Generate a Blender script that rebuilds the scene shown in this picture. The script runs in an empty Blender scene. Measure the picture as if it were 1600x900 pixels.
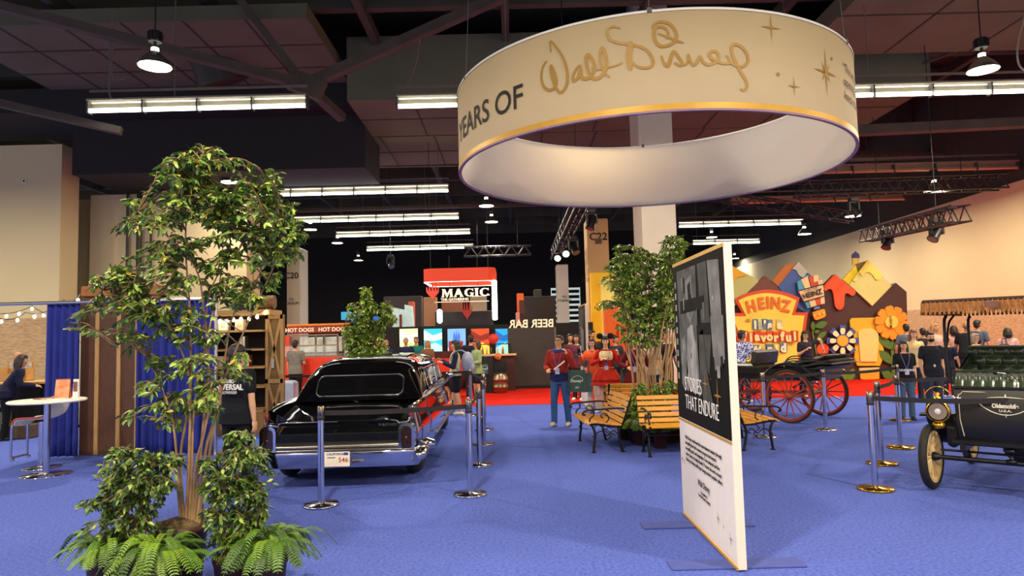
import bpy, math, random
import numpy as np
from mathutils import Vector, Matrix, Euler
random.seed(7)
PI = math.pi
S = bpy.context.scene
COL = S.collection
# ---------------------------------------------------------------- camera, world, exposure
FPX, PITCH, ROLL, HC = 1075.0, 0.0705, -0.0255, 1.67
_cp, _sp, _cr, _sr = math.cos(PITCH), math.sin(PITCH), math.cos(ROLL), math.sin(ROLL)
FW = Vector((0, _cp, _sp)); _u = Vector((0, -_sp, _cp)); _r = Vector((1, 0, 0))
RT = _cr*_r + _sr*_u; UP = -_sr*_r + _cr*_u
cd = bpy.data.cameras.new('camera'); cam = bpy.data.objects.new('camera', cd); COL.objects.link(cam)
cam.matrix_world = Matrix(((RT.x, UP.x, -FW.x, 0), (RT.y, UP.y, -FW.y, 0), (RT.z, UP.z, -FW.z, HC), (0, 0, 0, 1)))
cd.sensor_fit = 'HORIZONTAL'; cd.sensor_width = 36; cd.lens = 36*FPX/1600; cd.clip_end = 300; cd.clip_start = .05
S.camera = cam
W = bpy.data.worlds.new('hall_air'); S.world = W; W.use_nodes = True
W.node_tree.nodes['Background'].inputs[0].default_value = (1.0, .9, .78, 1)
W.node_tree.nodes['Background'].inputs[1].default_value = .80
S.view_settings.view_transform = 'Standard'; S.view_settings.look = 'None'
S.view_settings.exposure = 0.15; S.view_settings.gamma = 1; S.view_settings.use_curve_mapping = False
BAY_W, BAY_COL = 520.0, (1.0, .86, .66)      # each high-bay lamp's power and colour

def ray(px, py): return RT*((px-800)/FPX) + UP*((450-py)/FPX) + FW
def at(px, py, Y):
    d = ray(px, py); return Vector((0, 0, HC)) + d*(Y/d.y)
def gp(px, py, z=0.0):
    d = ray(px, py); return Vector((0, 0, HC)) + d*((z-HC)/d.z)

# ---------------------------------------------------------------- materials
def lin(h):
    h = h.lstrip('#'); o = []
    for i in (0, 2, 4):
        c = int(h[i:i+2], 16)/255; o.append(c/12.92 if c <= .04045 else ((c+.055)/1.055)**2.4)
    return (*o, 1)
_M = {}
def mat(h, r=.6, metal=0, var=.10, sc=9, bump=0, bsc=60, em=0, coat=0, trans=0, alpha=1, h2=None, stretch=None, spec=.5, thr=None):
    k = (h, r, metal, var, sc, bump, bsc, em, coat, trans, alpha, h2, stretch, spec, thr)
    if k in _M: return _M[k]
    m = bpy.data.materials.new('mat_'+h.lstrip('#')); m.use_nodes = True; nt = m.node_tree; N = nt.nodes; L = nt.links
    b = N['Principled BSDF']; c = lin(h)
    b.inputs['Roughness'].default_value = r; b.inputs['Metallic'].default_value = metal
    b.inputs['Coat Weight'].default_value = coat; b.inputs['Coat Roughness'].default_value = .03
    b.inputs['Transmission Weight'].default_value = trans; b.inputs['Alpha'].default_value = alpha
    b.inputs['Specular IOR Level'].default_value = spec
    tc = N.new('ShaderNodeTexCoord'); mp = N.new('ShaderNodeMapping'); L.new(tc.outputs['Object'], mp.inputs[0])
    if stretch: mp.inputs['Scale'].default_value = stretch
    nz = N.new('ShaderNodeTexNoise'); nz.inputs['Scale'].default_value = sc; nz.inputs['Detail'].default_value = 5
    L.new(mp.outputs[0], nz.inputs['Vector'])
    rp = N.new('ShaderNodeValToRGB'); rp.color_ramp.elements[0].position = .3; rp.color_ramp.elements[1].position = .7
    if thr: rp.color_ramp.elements[0].position = thr-.03; rp.color_ramp.elements[1].position = thr+.03
    if h2: c1, c2 = c, lin(h2)
    else:
        c1 = tuple(x*(1-var) for x in c[:3])+(1,); c2 = tuple(min(1, x*(1+var)) for x in c[:3])+(1,)
    rp.color_ramp.elements[0].color = c1; rp.color_ramp.elements[1].color = c2
    L.new(nz.outputs['Fac'], rp.inputs[0]); L.new(rp.outputs[0], b.inputs['Base Color'])
    if em:
        L.new(rp.outputs[0], b.inputs['Emission Color']); b.inputs['Emission Strength'].default_value = em
    if bump:
        n2 = N.new('ShaderNodeTexNoise'); n2.inputs['Scale'].default_value = bsc; n2.inputs['Detail'].default_value = 4
        L.new(mp.outputs[0], n2.inputs['Vector'])
        bp = N.new('ShaderNodeBump'); bp.inputs['Strength'].default_value = bump; bp.inputs['Distance'].default_value = .02
        L.new(n2.outputs['Fac'], bp.inputs['Height']); L.new(bp.outputs[0], b.inputs['Normal'])
    _M[k] = m; return m
CHROME = mat('#d9d9dc', .12, 1, .02); STEEL = mat('#c9c9cc', .28, 1, .03); BRASS = mat('#d9a93c', .18, 1, .05)
BLACK = mat('#0d0d0e', .45); BLKPLAST = mat('#17171a', .4); BLKCLOTH = mat('#121216', .85, bump=.2, spec=.2); IRON = mat('#14120f', .4, .3)
RUBBER = mat('#15140f', .75, bump=.3); WHITE = mat('#eae7e0', .6, var=.03)
GLASS = mat('#dfe8e6', .03, 0, 0, alpha=.18)

# ---------------------------------------------------------------- mesh builder
class MB:
    def __init__(s): s.v = []; s.f = []; s.m = []; s.s = []
    def add(s, V, F, m=0, sm=False, X=None):
        o = len(s.v)
        if X is not None: V = [X @ Vector(p) for p in V]
        s.v.extend([tuple(p) for p in V])
        for f in F: s.f.append(tuple(i+o for i in f)); s.m.append(m); s.s.append(sm)
        return s
    def box(s, c, d, m=0, R=None, ch=0):
        x, y, z = d[0]/2, d[1]/2, d[2]/2
        if ch:
            k = min(ch, x*.9, y*.9, z*.9); V = []
            for sz in (-1, 1):
                for lv in ((0, 1) if sz > 0 else (1, 0)):
                    e = k if lv else 0; zz = sz*(z if lv else z-k)
                    V += [(-x+e, -y+e, zz), (x-e, -y+e, zz), (x-e, y-e, zz), (-x+e, y-e, zz)]
            F = [(3, 2, 1, 0), (12, 13, 14, 15)]
            for r in range(3):
                for i in range(4): j = (i+1) % 4; F.append((r*4+i, r*4+j, r*4+4+j, r*4+4+i))
        else:
            V = [(-x, -y, -z), (x, -y, -z), (x, y, -z), (-x, y, -z), (-x, -y, z), (x, -y, z), (x, y, z), (-x, y, z)]
            F = [(3, 2, 1, 0), (4, 5, 6, 7), (0, 1, 5, 4), (1, 2, 6, 5), (2, 3, 7, 6), (3, 0, 4, 7)]
        X = Matrix.Translation(Vector(c))
        if R is not None: X = X @ (R.to_4x4() if hasattr(R, 'to_4x4') else Euler(R).to_matrix().to_4x4())
        return s.add(V, F, m, False, X)
    def bar(s, a, b, w, h, m=0, up=(0, 0, 1), ch=0):
        a, b = Vector(a), Vector(b); d = b-a; L = d.length; d.normalize(); u = Vector(up)
        x = d.cross(u)
        if x.length < 1e-4: x = d.cross(Vector((1, 0, 0)))
        x.normalize(); u = x.cross(d)
        R = Matrix((x, d, u)).transposed()
        return s.box((a+b)/2, (w, L, h), m, R, ch)
    def tube(s, P, r, n=8, m=0, sm=True, cap=True, closed=False):
        P = [Vector(p) for p in P]; k = len(P)
        rs = r if isinstance(r, (list, tuple)) else [r]*k
        V = []; pu = None
        for i, p in enumerate(P):
            a = P[i-1] if (i > 0 or closed) else P[i]; b = P[(i+1) % k] if (i < k-1 or closed) else P[i]
            d = (b-a)
            if d.length < 1e-9: d = Vector((0, 0, 1))
            d.normalize()
            if pu is None: u = d.orthogonal().normalized()
            else:
                u = pu-d*pu.dot(d)
                u = u.normalized() if u.length > 1e-5 else d.orthogonal().normalized()
            pu = u; w = d.cross(u)
            for j in range(n):
                t = 2*PI*j/n; V.append(p+(u*math.cos(t)+w*math.sin(t))*rs[i])
        F = []
        for i in range(k if closed else k-1):
            i2 = (i+1) % k
            for j in range(n): j2 = (j+1) % n; F.append((i*n+j, i*n+j2, i2*n+j2, i2*n+j))
        s.add(V, F, m, sm)
        if cap and not closed:
            s.add(V[:n], [tuple(range(n-1, -1, -1))], m); s.add(V[-n:], [tuple(range(n))], m)
        return s
    def lathe(s, prof, n=24, m=0, X=None, sm=True, a0=0, a1=2*PI):
        V = []; full = abs(a1-a0-2*PI) < 1e-6; c = n if full else n+1
        for r, z in prof:
            for j in range(c):
                t = a0+(a1-a0)*j/n; V.append((r*math.cos(t), r*math.sin(t), z))
        F = []
        for i in range(len(prof)-1):
            for j in range(n):
                j2 = (j+1) % c; F.append((i*c+j, i*c+j2, (i+1)*c+j2, (i+1)*c+j))
        return s.add(V, F, m, sm, X)
    def cyl(s, c, r, h, n=24, m=0, r2=None, X=None):
        r2 = r if r2 is None else r2
        T = Matrix.Translation(Vector(c)); T = X @ T if X is not None else T
        return s.lathe([(0, 0), (r, 0)], n, m, T, False).lathe([(r, 0), (r2, h)], n, m, T).lathe([(r2, h), (0, h)], n, m, T, False)
    def ell(s, c, r, m=0, n=14, k=9, X=None):
        if not hasattr(r, '__len__'): r = (r, r, r)
        V = [(0, 0, -1)]
        for i in range(1, k):
            a = -PI/2+PI*i/k
            for j in range(n): t = 2*PI*j/n; V.append((math.cos(a)*math.cos(t), math.cos(a)*math.sin(t), math.sin(a)))
        V.append((0, 0, 1)); F = []
        for j in range(n):
            F.append((0, 1+(j+1) % n, 1+j)); F.append((len(V)-1, 1+(k-2)*n+j, 1+(k-2)*n+(j+1) % n))
            for i in range(k-2): a = 1+i*n; F.append((a+j, a+(j+1) % n, a+n+(j+1) % n, a+n+j))
        T = Matrix.Translation(Vector(c)) @ Matrix.Diagonal((*r, 1)) if X is None else Matrix.Translation(Vector(c)) @ X.to_4x4() @ Matrix.Diagonal((*r, 1))
        return s.add(V, F, m, True, T)
    def poly(s, pts, d, m=0, X=None):
        """outline in the local XZ plane, extruded d along +Y (front face at y=0 looks to -Y)"""
        n = len(pts)
        A = sum(pts[i][0]*pts[(i+1) % n][1]-pts[(i+1) % n][0]*pts[i][1] for i in range(n))
        if A < 0: pts = pts[::-1]
        from mathutils.geometry import tessellate_polygon
        T = tessellate_polygon([[Vector((p[0], p[1], 0)) for p in pts]])
        V = [(p[0], 0, p[1]) for p in pts]+[(p[0], d, p[1]) for p in pts]; F = []
        for t in T:
            a = (Vector(pts[t[1]])-Vector(pts[t[0]])).to_3d().cross((Vector(pts[t[2]])-Vector(pts[t[0]])).to_3d()).z
            t = tuple(t) if a > 0 else tuple(t[::-1])
            F.append(t)
            if d: F.append(tuple(i+n for i in t[::-1]))
        if d:
            for i in range(n): j = (i+1) % n; F.append((j, i, i+n, j+n))
        return s.add(V, F, m, False, X)
    def grid(s, fn, nu, nv, m=0, sm=True, cu=False, cv=False):
        V = [fn(i/(nu if cu else nu), j/(nv)) for i in range(nu if cu else nu+1) for j in range(nv if cv else nv+1)]
        a = nu if cu else nu+1; b = nv if cv else nv+1; F = []
        for i in range(nu):
            for j in range(nv): i2 = (i+1) % a; j2 = (j+1) % b; F.append((i*b+j, i2*b+j, i2*b+j2, i*b+j2))
        return s.add(V, F, m, sm)
    def build(s, name, mats, parent=None, loc=None, rot=None):
        me = bpy.data.meshes.new(name); me.from_pydata(s.v, [], s.f)
        if not isinstance(mats, (list, tuple)): mats = [mats]
        for q in mats: me.materials.append(q)
        if s.f:
            me.polygons.foreach_set('material_index', s.m); me.polygons.foreach_set('use_smooth', s.s)
        me.update(); o = bpy.data.objects.new(name, me); COL.objects.link(o)
        if parent: o.parent = parent
        if loc is not None: o.location = loc
        if rot is not None: o.rotation_euler = rot
        return o
def tag(o, label, cat, group=None, kind=None):
    o['label'] = label; o['category'] = cat
    if group: o['group'] = group
    if kind: o['kind'] = kind
    return o
def thing(name, label, cat, loc=(0, 0, 0), rz=0, group=None):
    o = bpy.data.objects.new(name, None); COL.objects.link(o); o.location = loc; o.rotation_euler = (0, 0, rz)
    return tag(o, label, cat, group)
def struct(o): o['kind'] = 'structure'; return o
def kids(o): return [c for c in bpy.data.objects if c.parent == o]
def dup(o, loc=None, rz=None, label=None, parent=None):
    c = o.copy(); COL.objects.link(c)
    if parent: c.parent = parent
    for ch in list(o.children): dup(ch, parent=c)
    if loc is not None: c.location = loc
    if rz is not None: c.rotation_euler = (0, 0, rz)
    if label: c['label'] = label
    return c
def bevel(o, w=.006, seg=2):
    b = o.modifiers.new('bevel', 'BEVEL'); b.width = w; b.segments = seg; b.limit_method = 'ANGLE'; return o
_T = {}
def text_geo(t, size=1, off=0, ext=0, align='CENTER', res=3):
    k = (t, off, ext, align, size, res)
    if k in _T: return _T[k]
    cu = bpy.data.curves.new('lettering', 'FONT'); cu.body = t; cu.size = size; cu.offset = off; cu.extrude = ext
    cu.align_x = align; cu.align_y = 'CENTER'; cu.resolution_u = res
    o = bpy.data.objects.new('lettering', cu); COL.objects.link(o)
    dg = bpy.context.evaluated_depsgraph_get(); me = bpy.data.meshes.new_from_object(o.evaluated_get(dg))
    V = [tuple(v.co) for v in me.vertices]; F = [tuple(p.vertices) for p in me.polygons]
    bpy.data.objects.remove(o); bpy.data.curves.remove(cu); bpy.data.meshes.remove(me)
    _T[k] = (V, F); return V, F
XZ = Matrix.Rotation(PI/2, 4, 'X')              # text plane -> faces -Y
def put_text(mb, t, size, X, m=0, off=0, ext=.002, sx=1, align='CENTER', res=3):
    V, F = text_geo(t, size, off, ext, align, res)
    return mb.add(V, F, m, False, X @ Matrix.Diagonal((sx, 1, 1, 1)) if sx != 1 else X)
def cat(P, n):
    """Catmull-Rom through the points, n steps a span"""
    P = [np.array(p, float) for p in P]; out = []
    for i in range(len(P)-1):
        p0 = P[i-1] if i else 2*P[0]-P[1]; p1, p2 = P[i], P[i+1]; p3 = P[i+2] if i+2 < len(P) else 2*P[-1]-P[-2]
        for k in range(n):
            t = k/n; out.append(.5*(2*p1+(p2-p0)*t+(2*p0-5*p1+4*p2-p3)*t*t+(3*p1-p0-3*p2+p3)*t**3))
    out.append(P[-1]); return out
def ribbon(P, W):
    """a flat stroke outline: list of quads along 2D polyline P with half widths W"""
    n = len(P); V = []; F = []
    for i in range(n):
        a = np.array(P[max(i-1, 0)]); b = np.array(P[min(i+1, n-1)]); d = b-a; d = d/(np.linalg.norm(d)+1e-9)
        q = np.array((-d[1], d[0]))*W[i]; V += [tuple(P[i]+q), tuple(P[i]-q)]
    for i in range(n-1): F.append((2*i, 2*i+1, 2*i+3, 2*i+2))
    return V, F
def star(r, k=4, w=.16, a0=0, long=None):
    P = []
    for i in range(2*k):
        a = a0+PI*i/k; q = r*(long if (long and i % 4 == 0 and i % (k) == 0) else 1) if i % 2 == 0 else r*w
        P.append((q*math.sin(a), q*math.cos(a)))
    return P
# ================================================================ THE SETTING
CARPET = mat('#4c5db2', .95, sc=38, bump=.7, bsc=200, h2='#687bd8', spec=.1)
REDC = mat('#d8200f', .95, var=.12, sc=3, bump=.4, bsc=120, spec=.15)
PAINT = mat('#cfbf94', .85, var=.03, sc=.6)
BRICK = mat('#a5875f', .95, sc=5, bump=.9, bsc=7, h2='#c9ab80', stretch=(1, 1, 4))
DARK = mat('#37362a', .9, var=.15, sc=.5); DARK2 = mat('#454436', .85, var=.2, sc=.8); PANELB = mat('#5d5e4a', .9, var=.12, sc=.7)
struct(MB().box((0, 22, -.05), (80, 80, .1)).build('floor', CARPET))
o = MB().box((4.2, 24.6, .004), (28.2, 15.2, .012)).build('carpet', REDC); tag(o, 'red carpet laid across the back half of the hall behind the blue carpet', 'carpet')
# seam lines of the blue carpet lie in its surface
b = MB().box((-22, 24.5, 4.45), (12.3, 1, 8.9)); b.box((-19.4, 27.2, 3.75), (18.6, .6, 7.5), 0)
struct(b.box((-13.1, 26.4, 3.75), (6, .6, 7.5)).build('wall_left', PAINT))
b = MB()
b.box((-22, 23.98, 1.37), (12.3, .06, 2.74)); b.box((-13.1, 26.08, 1.37), (5.9, .06, 2.74))
struct(b.build('wall_left.001', BRICK))
struct(MB().box((18.75, 25, 3.42), (.5, 74, 6.84)).build('wall_right', PAINT))
struct(MB().box((18.46, 25, 1.21), (.08, 74, 2.42)).build('wall_right.001', BRICK))
struct(MB().box((18.9, 25, 9.6), (.6, 74, 5.5)).build('wall_right.002', DARK))
struct(MB().box((0, 61, 6), (80, .4, 12)).build('wall_back', mat('#151415', .9)))
b = MB().box((0, 25, 12.2), (80, 76, .3))
struct(b.build('ceiling', DARK))
b = MB()
for i in range(14): b.box((0, 6+i*4.2, 11.4), (60, .28, 1.1))
struct(b.build('ceiling.001', DARK2))
b = MB()
for i in range(13): b.box((-24+i*4, 27, 10.9), (.22, 60, .35))
struct(b.build('ceiling.002', DARK2))
# hung acoustic soffits: slabs with joint lines
SOF = []
def roof_z(x, y):
    return min([z for x0, x1, y0, y1, z in SOF if x0 <= x <= x1 and y0 <= y <= y1]+[12.05])
def soffit(x0, x1, y0, y1, z, h, nx, ny):
    b = MB().box(((x0+x1)/2, (y0+y1)/2, z+h/2), (x1-x0, y1-y0, h))
    for i in range(1, nx): b.box((x0+(x1-x0)*i/nx, (y0+y1)/2, z), (.06, y1-y0-.02, .03), 1)
    for i in range(1, ny): b.box(((x0+x1)/2, y0+(y1-y0)*i/ny, z), (x1-x0-.02, .06, .03), 1)
    SOF.append((x0, x1, y0, y1, z)); return struct(b.build('ceiling.003', [PANELB, DARK]))
soffit(-6.6, 13, 24.5, 28.6, 9.0, 1.2, 10, 2); soffit(-4.9, 13, 20.6, 24.4, 9.0, 2.0, 9, 2)
soffit(-15, -5.2, 17.5, 22.4, 10.15, .4, 6, 3); soffit(8.5, 18.4, 14.5, 19.5, 9.6, .5, 4, 2)
struct(MB().box((-9.9, 24.4, 8.6), (10, 2.6, 2.1)).box((-9.9, 23.6, 9.8), (22, 3, .8)).build('ceiling.004', mat('#1b1a1a', .8)))
# conduits on the left wall
for x, r in ((-14.6, .05), (-14.15, .1), (-13.7, .05)):
    struct(MB().tube([(x, 25.98, 0), (x, 25.98, 7.55)], r, 8).build('trim_1', mat('#241c18', .5)))
o = MB().box((0, 0, 0), (.12, .06, .12), 0, None, .01).ell((0, -.03, 0), (.04, .02, .04), 1).build('wall_sensor', [WHITE, BLACK], None, at(38, 283, 23.96))
tag(o, 'small white box sensor high on the beige wall', 'sensor')
# columns
def column(name, x0, x1, y0, y1, h, lab, c='#c8bfae'):
    b = MB().box(((x0+x1)/2, (y0+y1)/2, h/2), (x1-x0, y1-y0, h), 0, None, .03)
    return struct(b.build('trim_2', mat(c, .8, var=.04, sc=1)))
column('c', 3.86, 4.86, 20, 21.4, 12, ''); column('c', -10.5, -9.9, 32, 33.3, 6.1, '', '#b9b8a4'); column('c', 2.62, 3.3, 40, 41, 5.8, '', '#b9b2a2')
column('c', 3.02, 3.86, 27, 28.1, 6.25, '', '#cfae7c')
INK = mat('#26211c', .8)
def wall_text(name, t, size, pos, m, label, ccat='lettering', off=0, sx=1, rz=0, ext=.004):
    mb = MB(); 
    for i, line in enumerate(t.split('\n')): put_text(mb, line, size, Matrix.Translation((0, 0, -i*size*1.05)) @ XZ, 0, off, ext, sx)
    o = mb.build(name, m, None, pos, (0, 0, rz)); return tag(o, label, ccat)
wall_text('column_number', 'C22', .42, at(935, 370, 26.97), INK, 'black C22 painted on the tall tan column behind the trees', off=.006)
wall_text('column_number', 'C20', .40, at(455, 431, 31.97), INK, 'black C20 painted on the pale column left of the hot dog stand', off=.006)
o = MB().box((0, 0, 0), (.26, .02, .2)).box((0, -.01, .03), (.18, .01, .02), 1).box((0, -.01, -.03), (.18, .01, .02), 1).build('column_plate', [mat('#6b5138', .6), mat('#2a2019', .6)], None, at(935, 377, 26.97))
tag(o, 'small brown plate under the C22 marking', 'sign')
wall_text('column_notice', 'THE\nICONIC FILM', .2, at(932, 429, 26.97), INK, 'small black words above the yellow panel of the tan column')
wall_text('column_notice', 'TO\nSTADIUM', .17, at(455, 468, 31.97), INK, 'small dark words halfway down the pale C20 column')
wall_text('column_notice', 'TO\nSTADIUM', .2, at(882, 464, 39.97), INK, 'small dark words on the narrow pale column behind the bar hut')
# ---------------------------------------------------------------- ceiling lamps
GLOW = mat('#fff3dc', .4, var=0, em=14); TUBE = mat('#f2fff0', .4, var=0, em=7.0); LAMPG = mat('#cfc6b4', .15, .9)
def high_bay(p, label, lit=True, power=1.0, group='round high bay lamps under the ceiling'):
    t = thing('ceiling_lamp', label, 'ceiling lamp', p, 0, group)
    MB().lathe([(.33, 0), (.33, .03), (.24, .16), (.12, .28), (.11, .30)], 24).build('reflector', LAMPG, t)
    if lit: MB().lathe([(0, .025), (.30, .025), (.31, .01)], 24).build('diffuser', GLOW, t)
    if lit:
        MB().cyl((0, 0, .30), .075, .09, 14).build('glowing_neck', GLOW, t)
        l = bpy.data.lights.new('neck_light', 'POINT'); l.shadow_soft_size = .06; l.energy = 65*power; l.color = BAY_COL
        lo = bpy.data.objects.new('neck_light', l); COL.objects.link(lo); lo.parent = t; lo.location = (0, 0, .345)
    b = MB().cyl((0, 0, .52), .13, .22, 16); b.cyl((0, 0, .39), .03, .14, 12)
    for k in range(8): b.box((.13*math.cos(k*PI/4), .13*math.sin(k*PI/4), .63), (.04, .04, .18))
    b.build('ballast_housing', BLKPLAST, t)
    h = roof_z(p[0], p[1])-p[2]; MB().tube([(0, 0, .72), (0, 0, h)], .015, 6).build('stem', BLKPLAST, t)
    if lit:
        l = bpy.data.lights.new('lamp_light', 'AREA'); l.shape = 'DISK'; l.size = .56; l.energy = BAY_W*power; l.color = BAY_COL
        lo = bpy.data.objects.new('lamp_light', l); COL.objects.link(lo); lo.parent = t; lo.location = (0, 0, -.02)
    return t
for px, py, lab in ((242, 104, 'glowing round high bay lamp high at the upper left of the hall'), (1536, 110, 'glowing round high bay lamp at the upper right beside the drum sign'),
                    (1052, 262, None), (760, 322, 'glowing bell lamp just left under the white drum sign'), (360, 285, 'glowing high bay lamp seen behind the top of the left tree'),
                    (485, 359, 'small lamp disc glowing right of the left tree under the second tube row'), (527, 380, 'small bell lamp left of the third row of tubes'), (768, 347, 'small bell lamp below the one by the drum sign'),
                    (560, 407, 'small bell lamp under the fourth row of tubes'), (1112, 371, 'tiny far lamp between the salmon lights and the sign panel'), (1148, 404, 'tiny far lamp just above the pale mountain beside the panel'), (1333, 338, 'bell lamp hanging over the right spotlight truss'), (1257, 366, 'bell lamp left of the hanging wall truss'), (1460, 298, 'lamp hanging at the end of the long black truss')):
    p = gp(px, py, 6.5 if px in (1333, 1257, 1460) else 7.45)
    if lab is None: p = Vector((1.3, 15.3, 7.45)); lab = 'high bay lamp hidden above the white drum sign'
    high_bay(p, lab, power=.45 if px == 360 else .6 if px in (1333, 1257, 1460) else 1.0)
for p in ((-18.5, 16, 7.45), (-17.5, 7, 7.45), (16, 8, 7.45)): high_bay(p, 'unseen high bay lamp added to brighten the side walls', power=1.8)  # unseen lamps, put in because the side walls were too dim
for x in (-9, -1.5, 6, 13.5):
    for y in (-10, 1.5): high_bay((x, y, 7.45), 'unseen high bay lamp overhead, added for illumination', power=1.3)  # unseen rows added to carry the hall's illumination
high_bay((15.6, 16.5, 7.45), 'unseen high bay lamp added to light the right wall', power=1.0)  # added lamp kept out of view, throws light on the right wall
def tube_light(pa, pb, label, lit=True, n=4, front=True):
    a, b = gp(*pa, 7.3), gp(*pb, 7.3); y = (a.y+b.y)/2; L = b.x-a.x
    t = thing('fluorescent_light', label, 'ceiling light', ((a.x+b.x)/2, y, 7.3), 0, 'rows of long tube lights')
    m = MB().box((0, .08, .2), (L, .05, .16)); m.box((0, 0, .27), (L, .3, .04)); m.build('housing', mat('#8d7f6b', .5, .2), t)
    q = MB()
    for k in range(n):
        x0, x1 = -L/2+L*k/n+.03, -L/2+L*(k+1)/n-.03
        q.tube([(x0, -.03, .03), (x1, -.03, .03)], .055, 8); q.tube([(x0, .05, .25), (x1, .05, .25)], .012, 6)
    q.build('tubes', TUBE if lit else mat('#c98f6a', .5, var=.05), t)
    for k in range(n+1): MB().box((-L/2+L*k/n, 0, .12), (.04, .2, .32)).build('end_plate', mat('#4c463e', .5), t)
    r = MB()
    mx = (a.x+b.x)/2; C = [c for c in np.linspace(a.x+.4, b.x-.4, 9) if roof_z(c, y) < 12]
    C = [C[0], C[-1]] if len(C) > 1 else [-24+4*i for i in range(13) if a.x+.2 < -24+4*i < b.x-.2]
    for c in C: r.tube([(c-mx, 0, .28), (c-mx, 0, min(roof_z(c, y), 10.72)-7.3)], .015, 5)
    r.box((0, 0, .52), (L, .05, .05)); r.build('suspension', mat('#6a6055', .5), t)
tube_light((140, 176), (480, 167), 'long tube light below the high bay lamp at the upper left', n=4)
tube_light((622, 170), (1000, 158), 'tube light partly hidden by the left edge of the white drum sign', n=4)
tube_light((1180, 156), (1640, 143), 'bright tube light running out of the photo at the upper right', n=5)
tube_light((402, 305), (702, 301), 'tube light of the second row ending left of the drum sign', n=6)
tube_light((455, 346), (718, 343), 'tube light of the third row above the far bell lamps', n=6)
tube_light((525, 370), (735, 365), 'short tube light of the fourth row', n=4)
tube_light((572, 391), (740, 388), 'dim tube light furthest back in the middle', n=4)
tube_light((1270, 270), (1585, 265), 'unlit salmon coloured tube light right of the drum sign', lit=False, n=5)
tube_light((1142, 318), (1410, 313), 'unlit salmon coloured tube light under the black truss', lit=False, n=5)
tube_light((1060, 355), (1256, 350), 'lit tube light above the mountain backdrop', n=5)
tube_light((1080, 383), (1190, 378), 'short lit tube light beside the top of the sign panel', n=3)
# ---------------------------------------------------------------- roof steel
STEELB = mat('#4a4038', .75, var=.2, sc=2)
def girder(name, segs, label, w=.3):
    t = thing(name, label, 'roof truss', (0, 0, 0))
    for a, b_, ww in segs: MB().bar(a, b_, ww, ww*.8).build('chord', STEELB, t)
    return t
N0 = at(478, 133, 17)
t = girder('roof_truss', [(at(-40, 0, 15), N0, .26), (at(360, -20, 17), N0, .24), (N0, at(790, -8, 17.5), .3), (N0, at(535, 185, 18.2), .24), (at(-60, 148, 16), at(190, 205, 17), .22)], 'dark steel roof truss whose members meet above the left tube light')
MB().box(N0, (.9, .3, .5), 0, (0, .4, 0)).build('gusset_plate', STEELB, t)
t = girder('roof_truss', [(at(1190, 62, 20), at(1530, -12, 19), .3), (at(1340, 140, 21), at(1640, 20, 20), .12), (at(1330, 205, 21), at(1640, 190, 21), .35)], 'dark steel roof beams over the upper right lamp')
t = girder('roof_truss', [(at(400, 250, 27), at(720, 230, 27), .3), (at(420, 262, 29), at(1600, 240, 29), .2), (at(1100, 252, 30), at(1640, 238, 30), .35), (at(430, 330, 34), at(900, 318, 34), .2)], 'dark roof beams crossing behind the drum sign')
# big round duct at the upper left
P = [at(x, y, Y) for x, y, Y in ((40, -40, 19), (170, 10, 19.5), (280, 45, 20), (330, 80, 20.3), (350, 130, 20.6))]
o = MB().tube(cat(P, 6), .75, 20).build('air_duct', mat('#26231f', .6, var=.12, sc=2)); tag(o, 'big dark round air duct curving above the upper left lamp', 'duct')
o = MB().tube([at(540, 268, 33), at(400, 268, 33)], .7, 16).build('air_duct', mat('#23211f', .6)); tag(o, 'dark duct end behind the second tube row', 'duct')
for px, py, y0, Y in ((176, 20, 120, 16), (172, 62, 150, 16)):
    a = at(px, py, Y); b2 = at(px, y0, Y)
    tag(MB().tube(cat([a, (a+b2)/2, b2, at(px+18, y0+4, Y)], 5), .02, 6).build('power_cable', mat('#6b6357', .6)), 'thin grey power cable drooping to the left tube light' if py > 30 else 'thin grey cable hanging straight from the left truss', 'cable')
tag(MB().tube(cat([at(656, 62, 17), at(650, 100, 17), at(633, 140, 17), at(630, 158, 17)], 5), .02, 6).build('power_cable', mat('#6b6357', .6)), 'thin grey cable drooping to the tube light by the drum sign', 'cable')
tag(MB().tube(cat([at(1601, 25, 16), at(1590, 70, 16), at(1592, 100, 16), at(1604, 112, 16)], 5), .025, 6).build('power_cable', mat('#9a8d78', .6)), 'pale cable looping at the right edge beside the lamp', 'cable')
def box_truss(a, b, w, label, n):
    a, b = Vector(a), Vector(b); t = thing('lighting_truss', label, 'truss', (0, 0, 0)); d = (b-a).normalized()
    s_ = d.cross(Vector((0, 0, 1))).normalized()*w/2; u = Vector((0, 0, w/2)); m = MB(); l = MB()
    for i in (-1, 1):
        for j in (-1, 1): m.tube([a+s_*i+u*j, b+s_*i+u*j], w*.07, 6)
    for k in range(n):
        p, q = a+(b-a)*k/n, a+(b-a)*(k+1)/n; z = 1 if k % 2 else -1
        for i in (-1, 1): l.tube([p+s_*i+u*z, q+s_*i-u*z], w*.045, 5)
        for j in (-1, 1): l.tube([p+s_*z+u*j, q-s_*z+u*j], w*.045, 5)
    m.build('chords', BLKPLAST, t); l.build('lacing', BLKPLAST, t)
    c = MB()
    for k in (.2, .8): p = a+(b-a)*k; c.tube([p+u, p+u+Vector((0, 0, roof_z(p.x, p.y)-p.z-w/2))], .012, 4)
    c.build('hanging_cables', BLKPLAST, t); return t
box_truss(at(1352, 369, 25), at(1503, 333, 17.5), .42, 'black lighting truss hanging slantwise in front of the right wall', 22)
box_truss(at(1243, 296, 24), at(1568, 284, 24), .5, 'long black truss under the salmon tube light', 22)
box_truss(at(868, 398, 30), at(915, 300, 20), .4, 'black truss running back toward the C22 column', 24)
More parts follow.
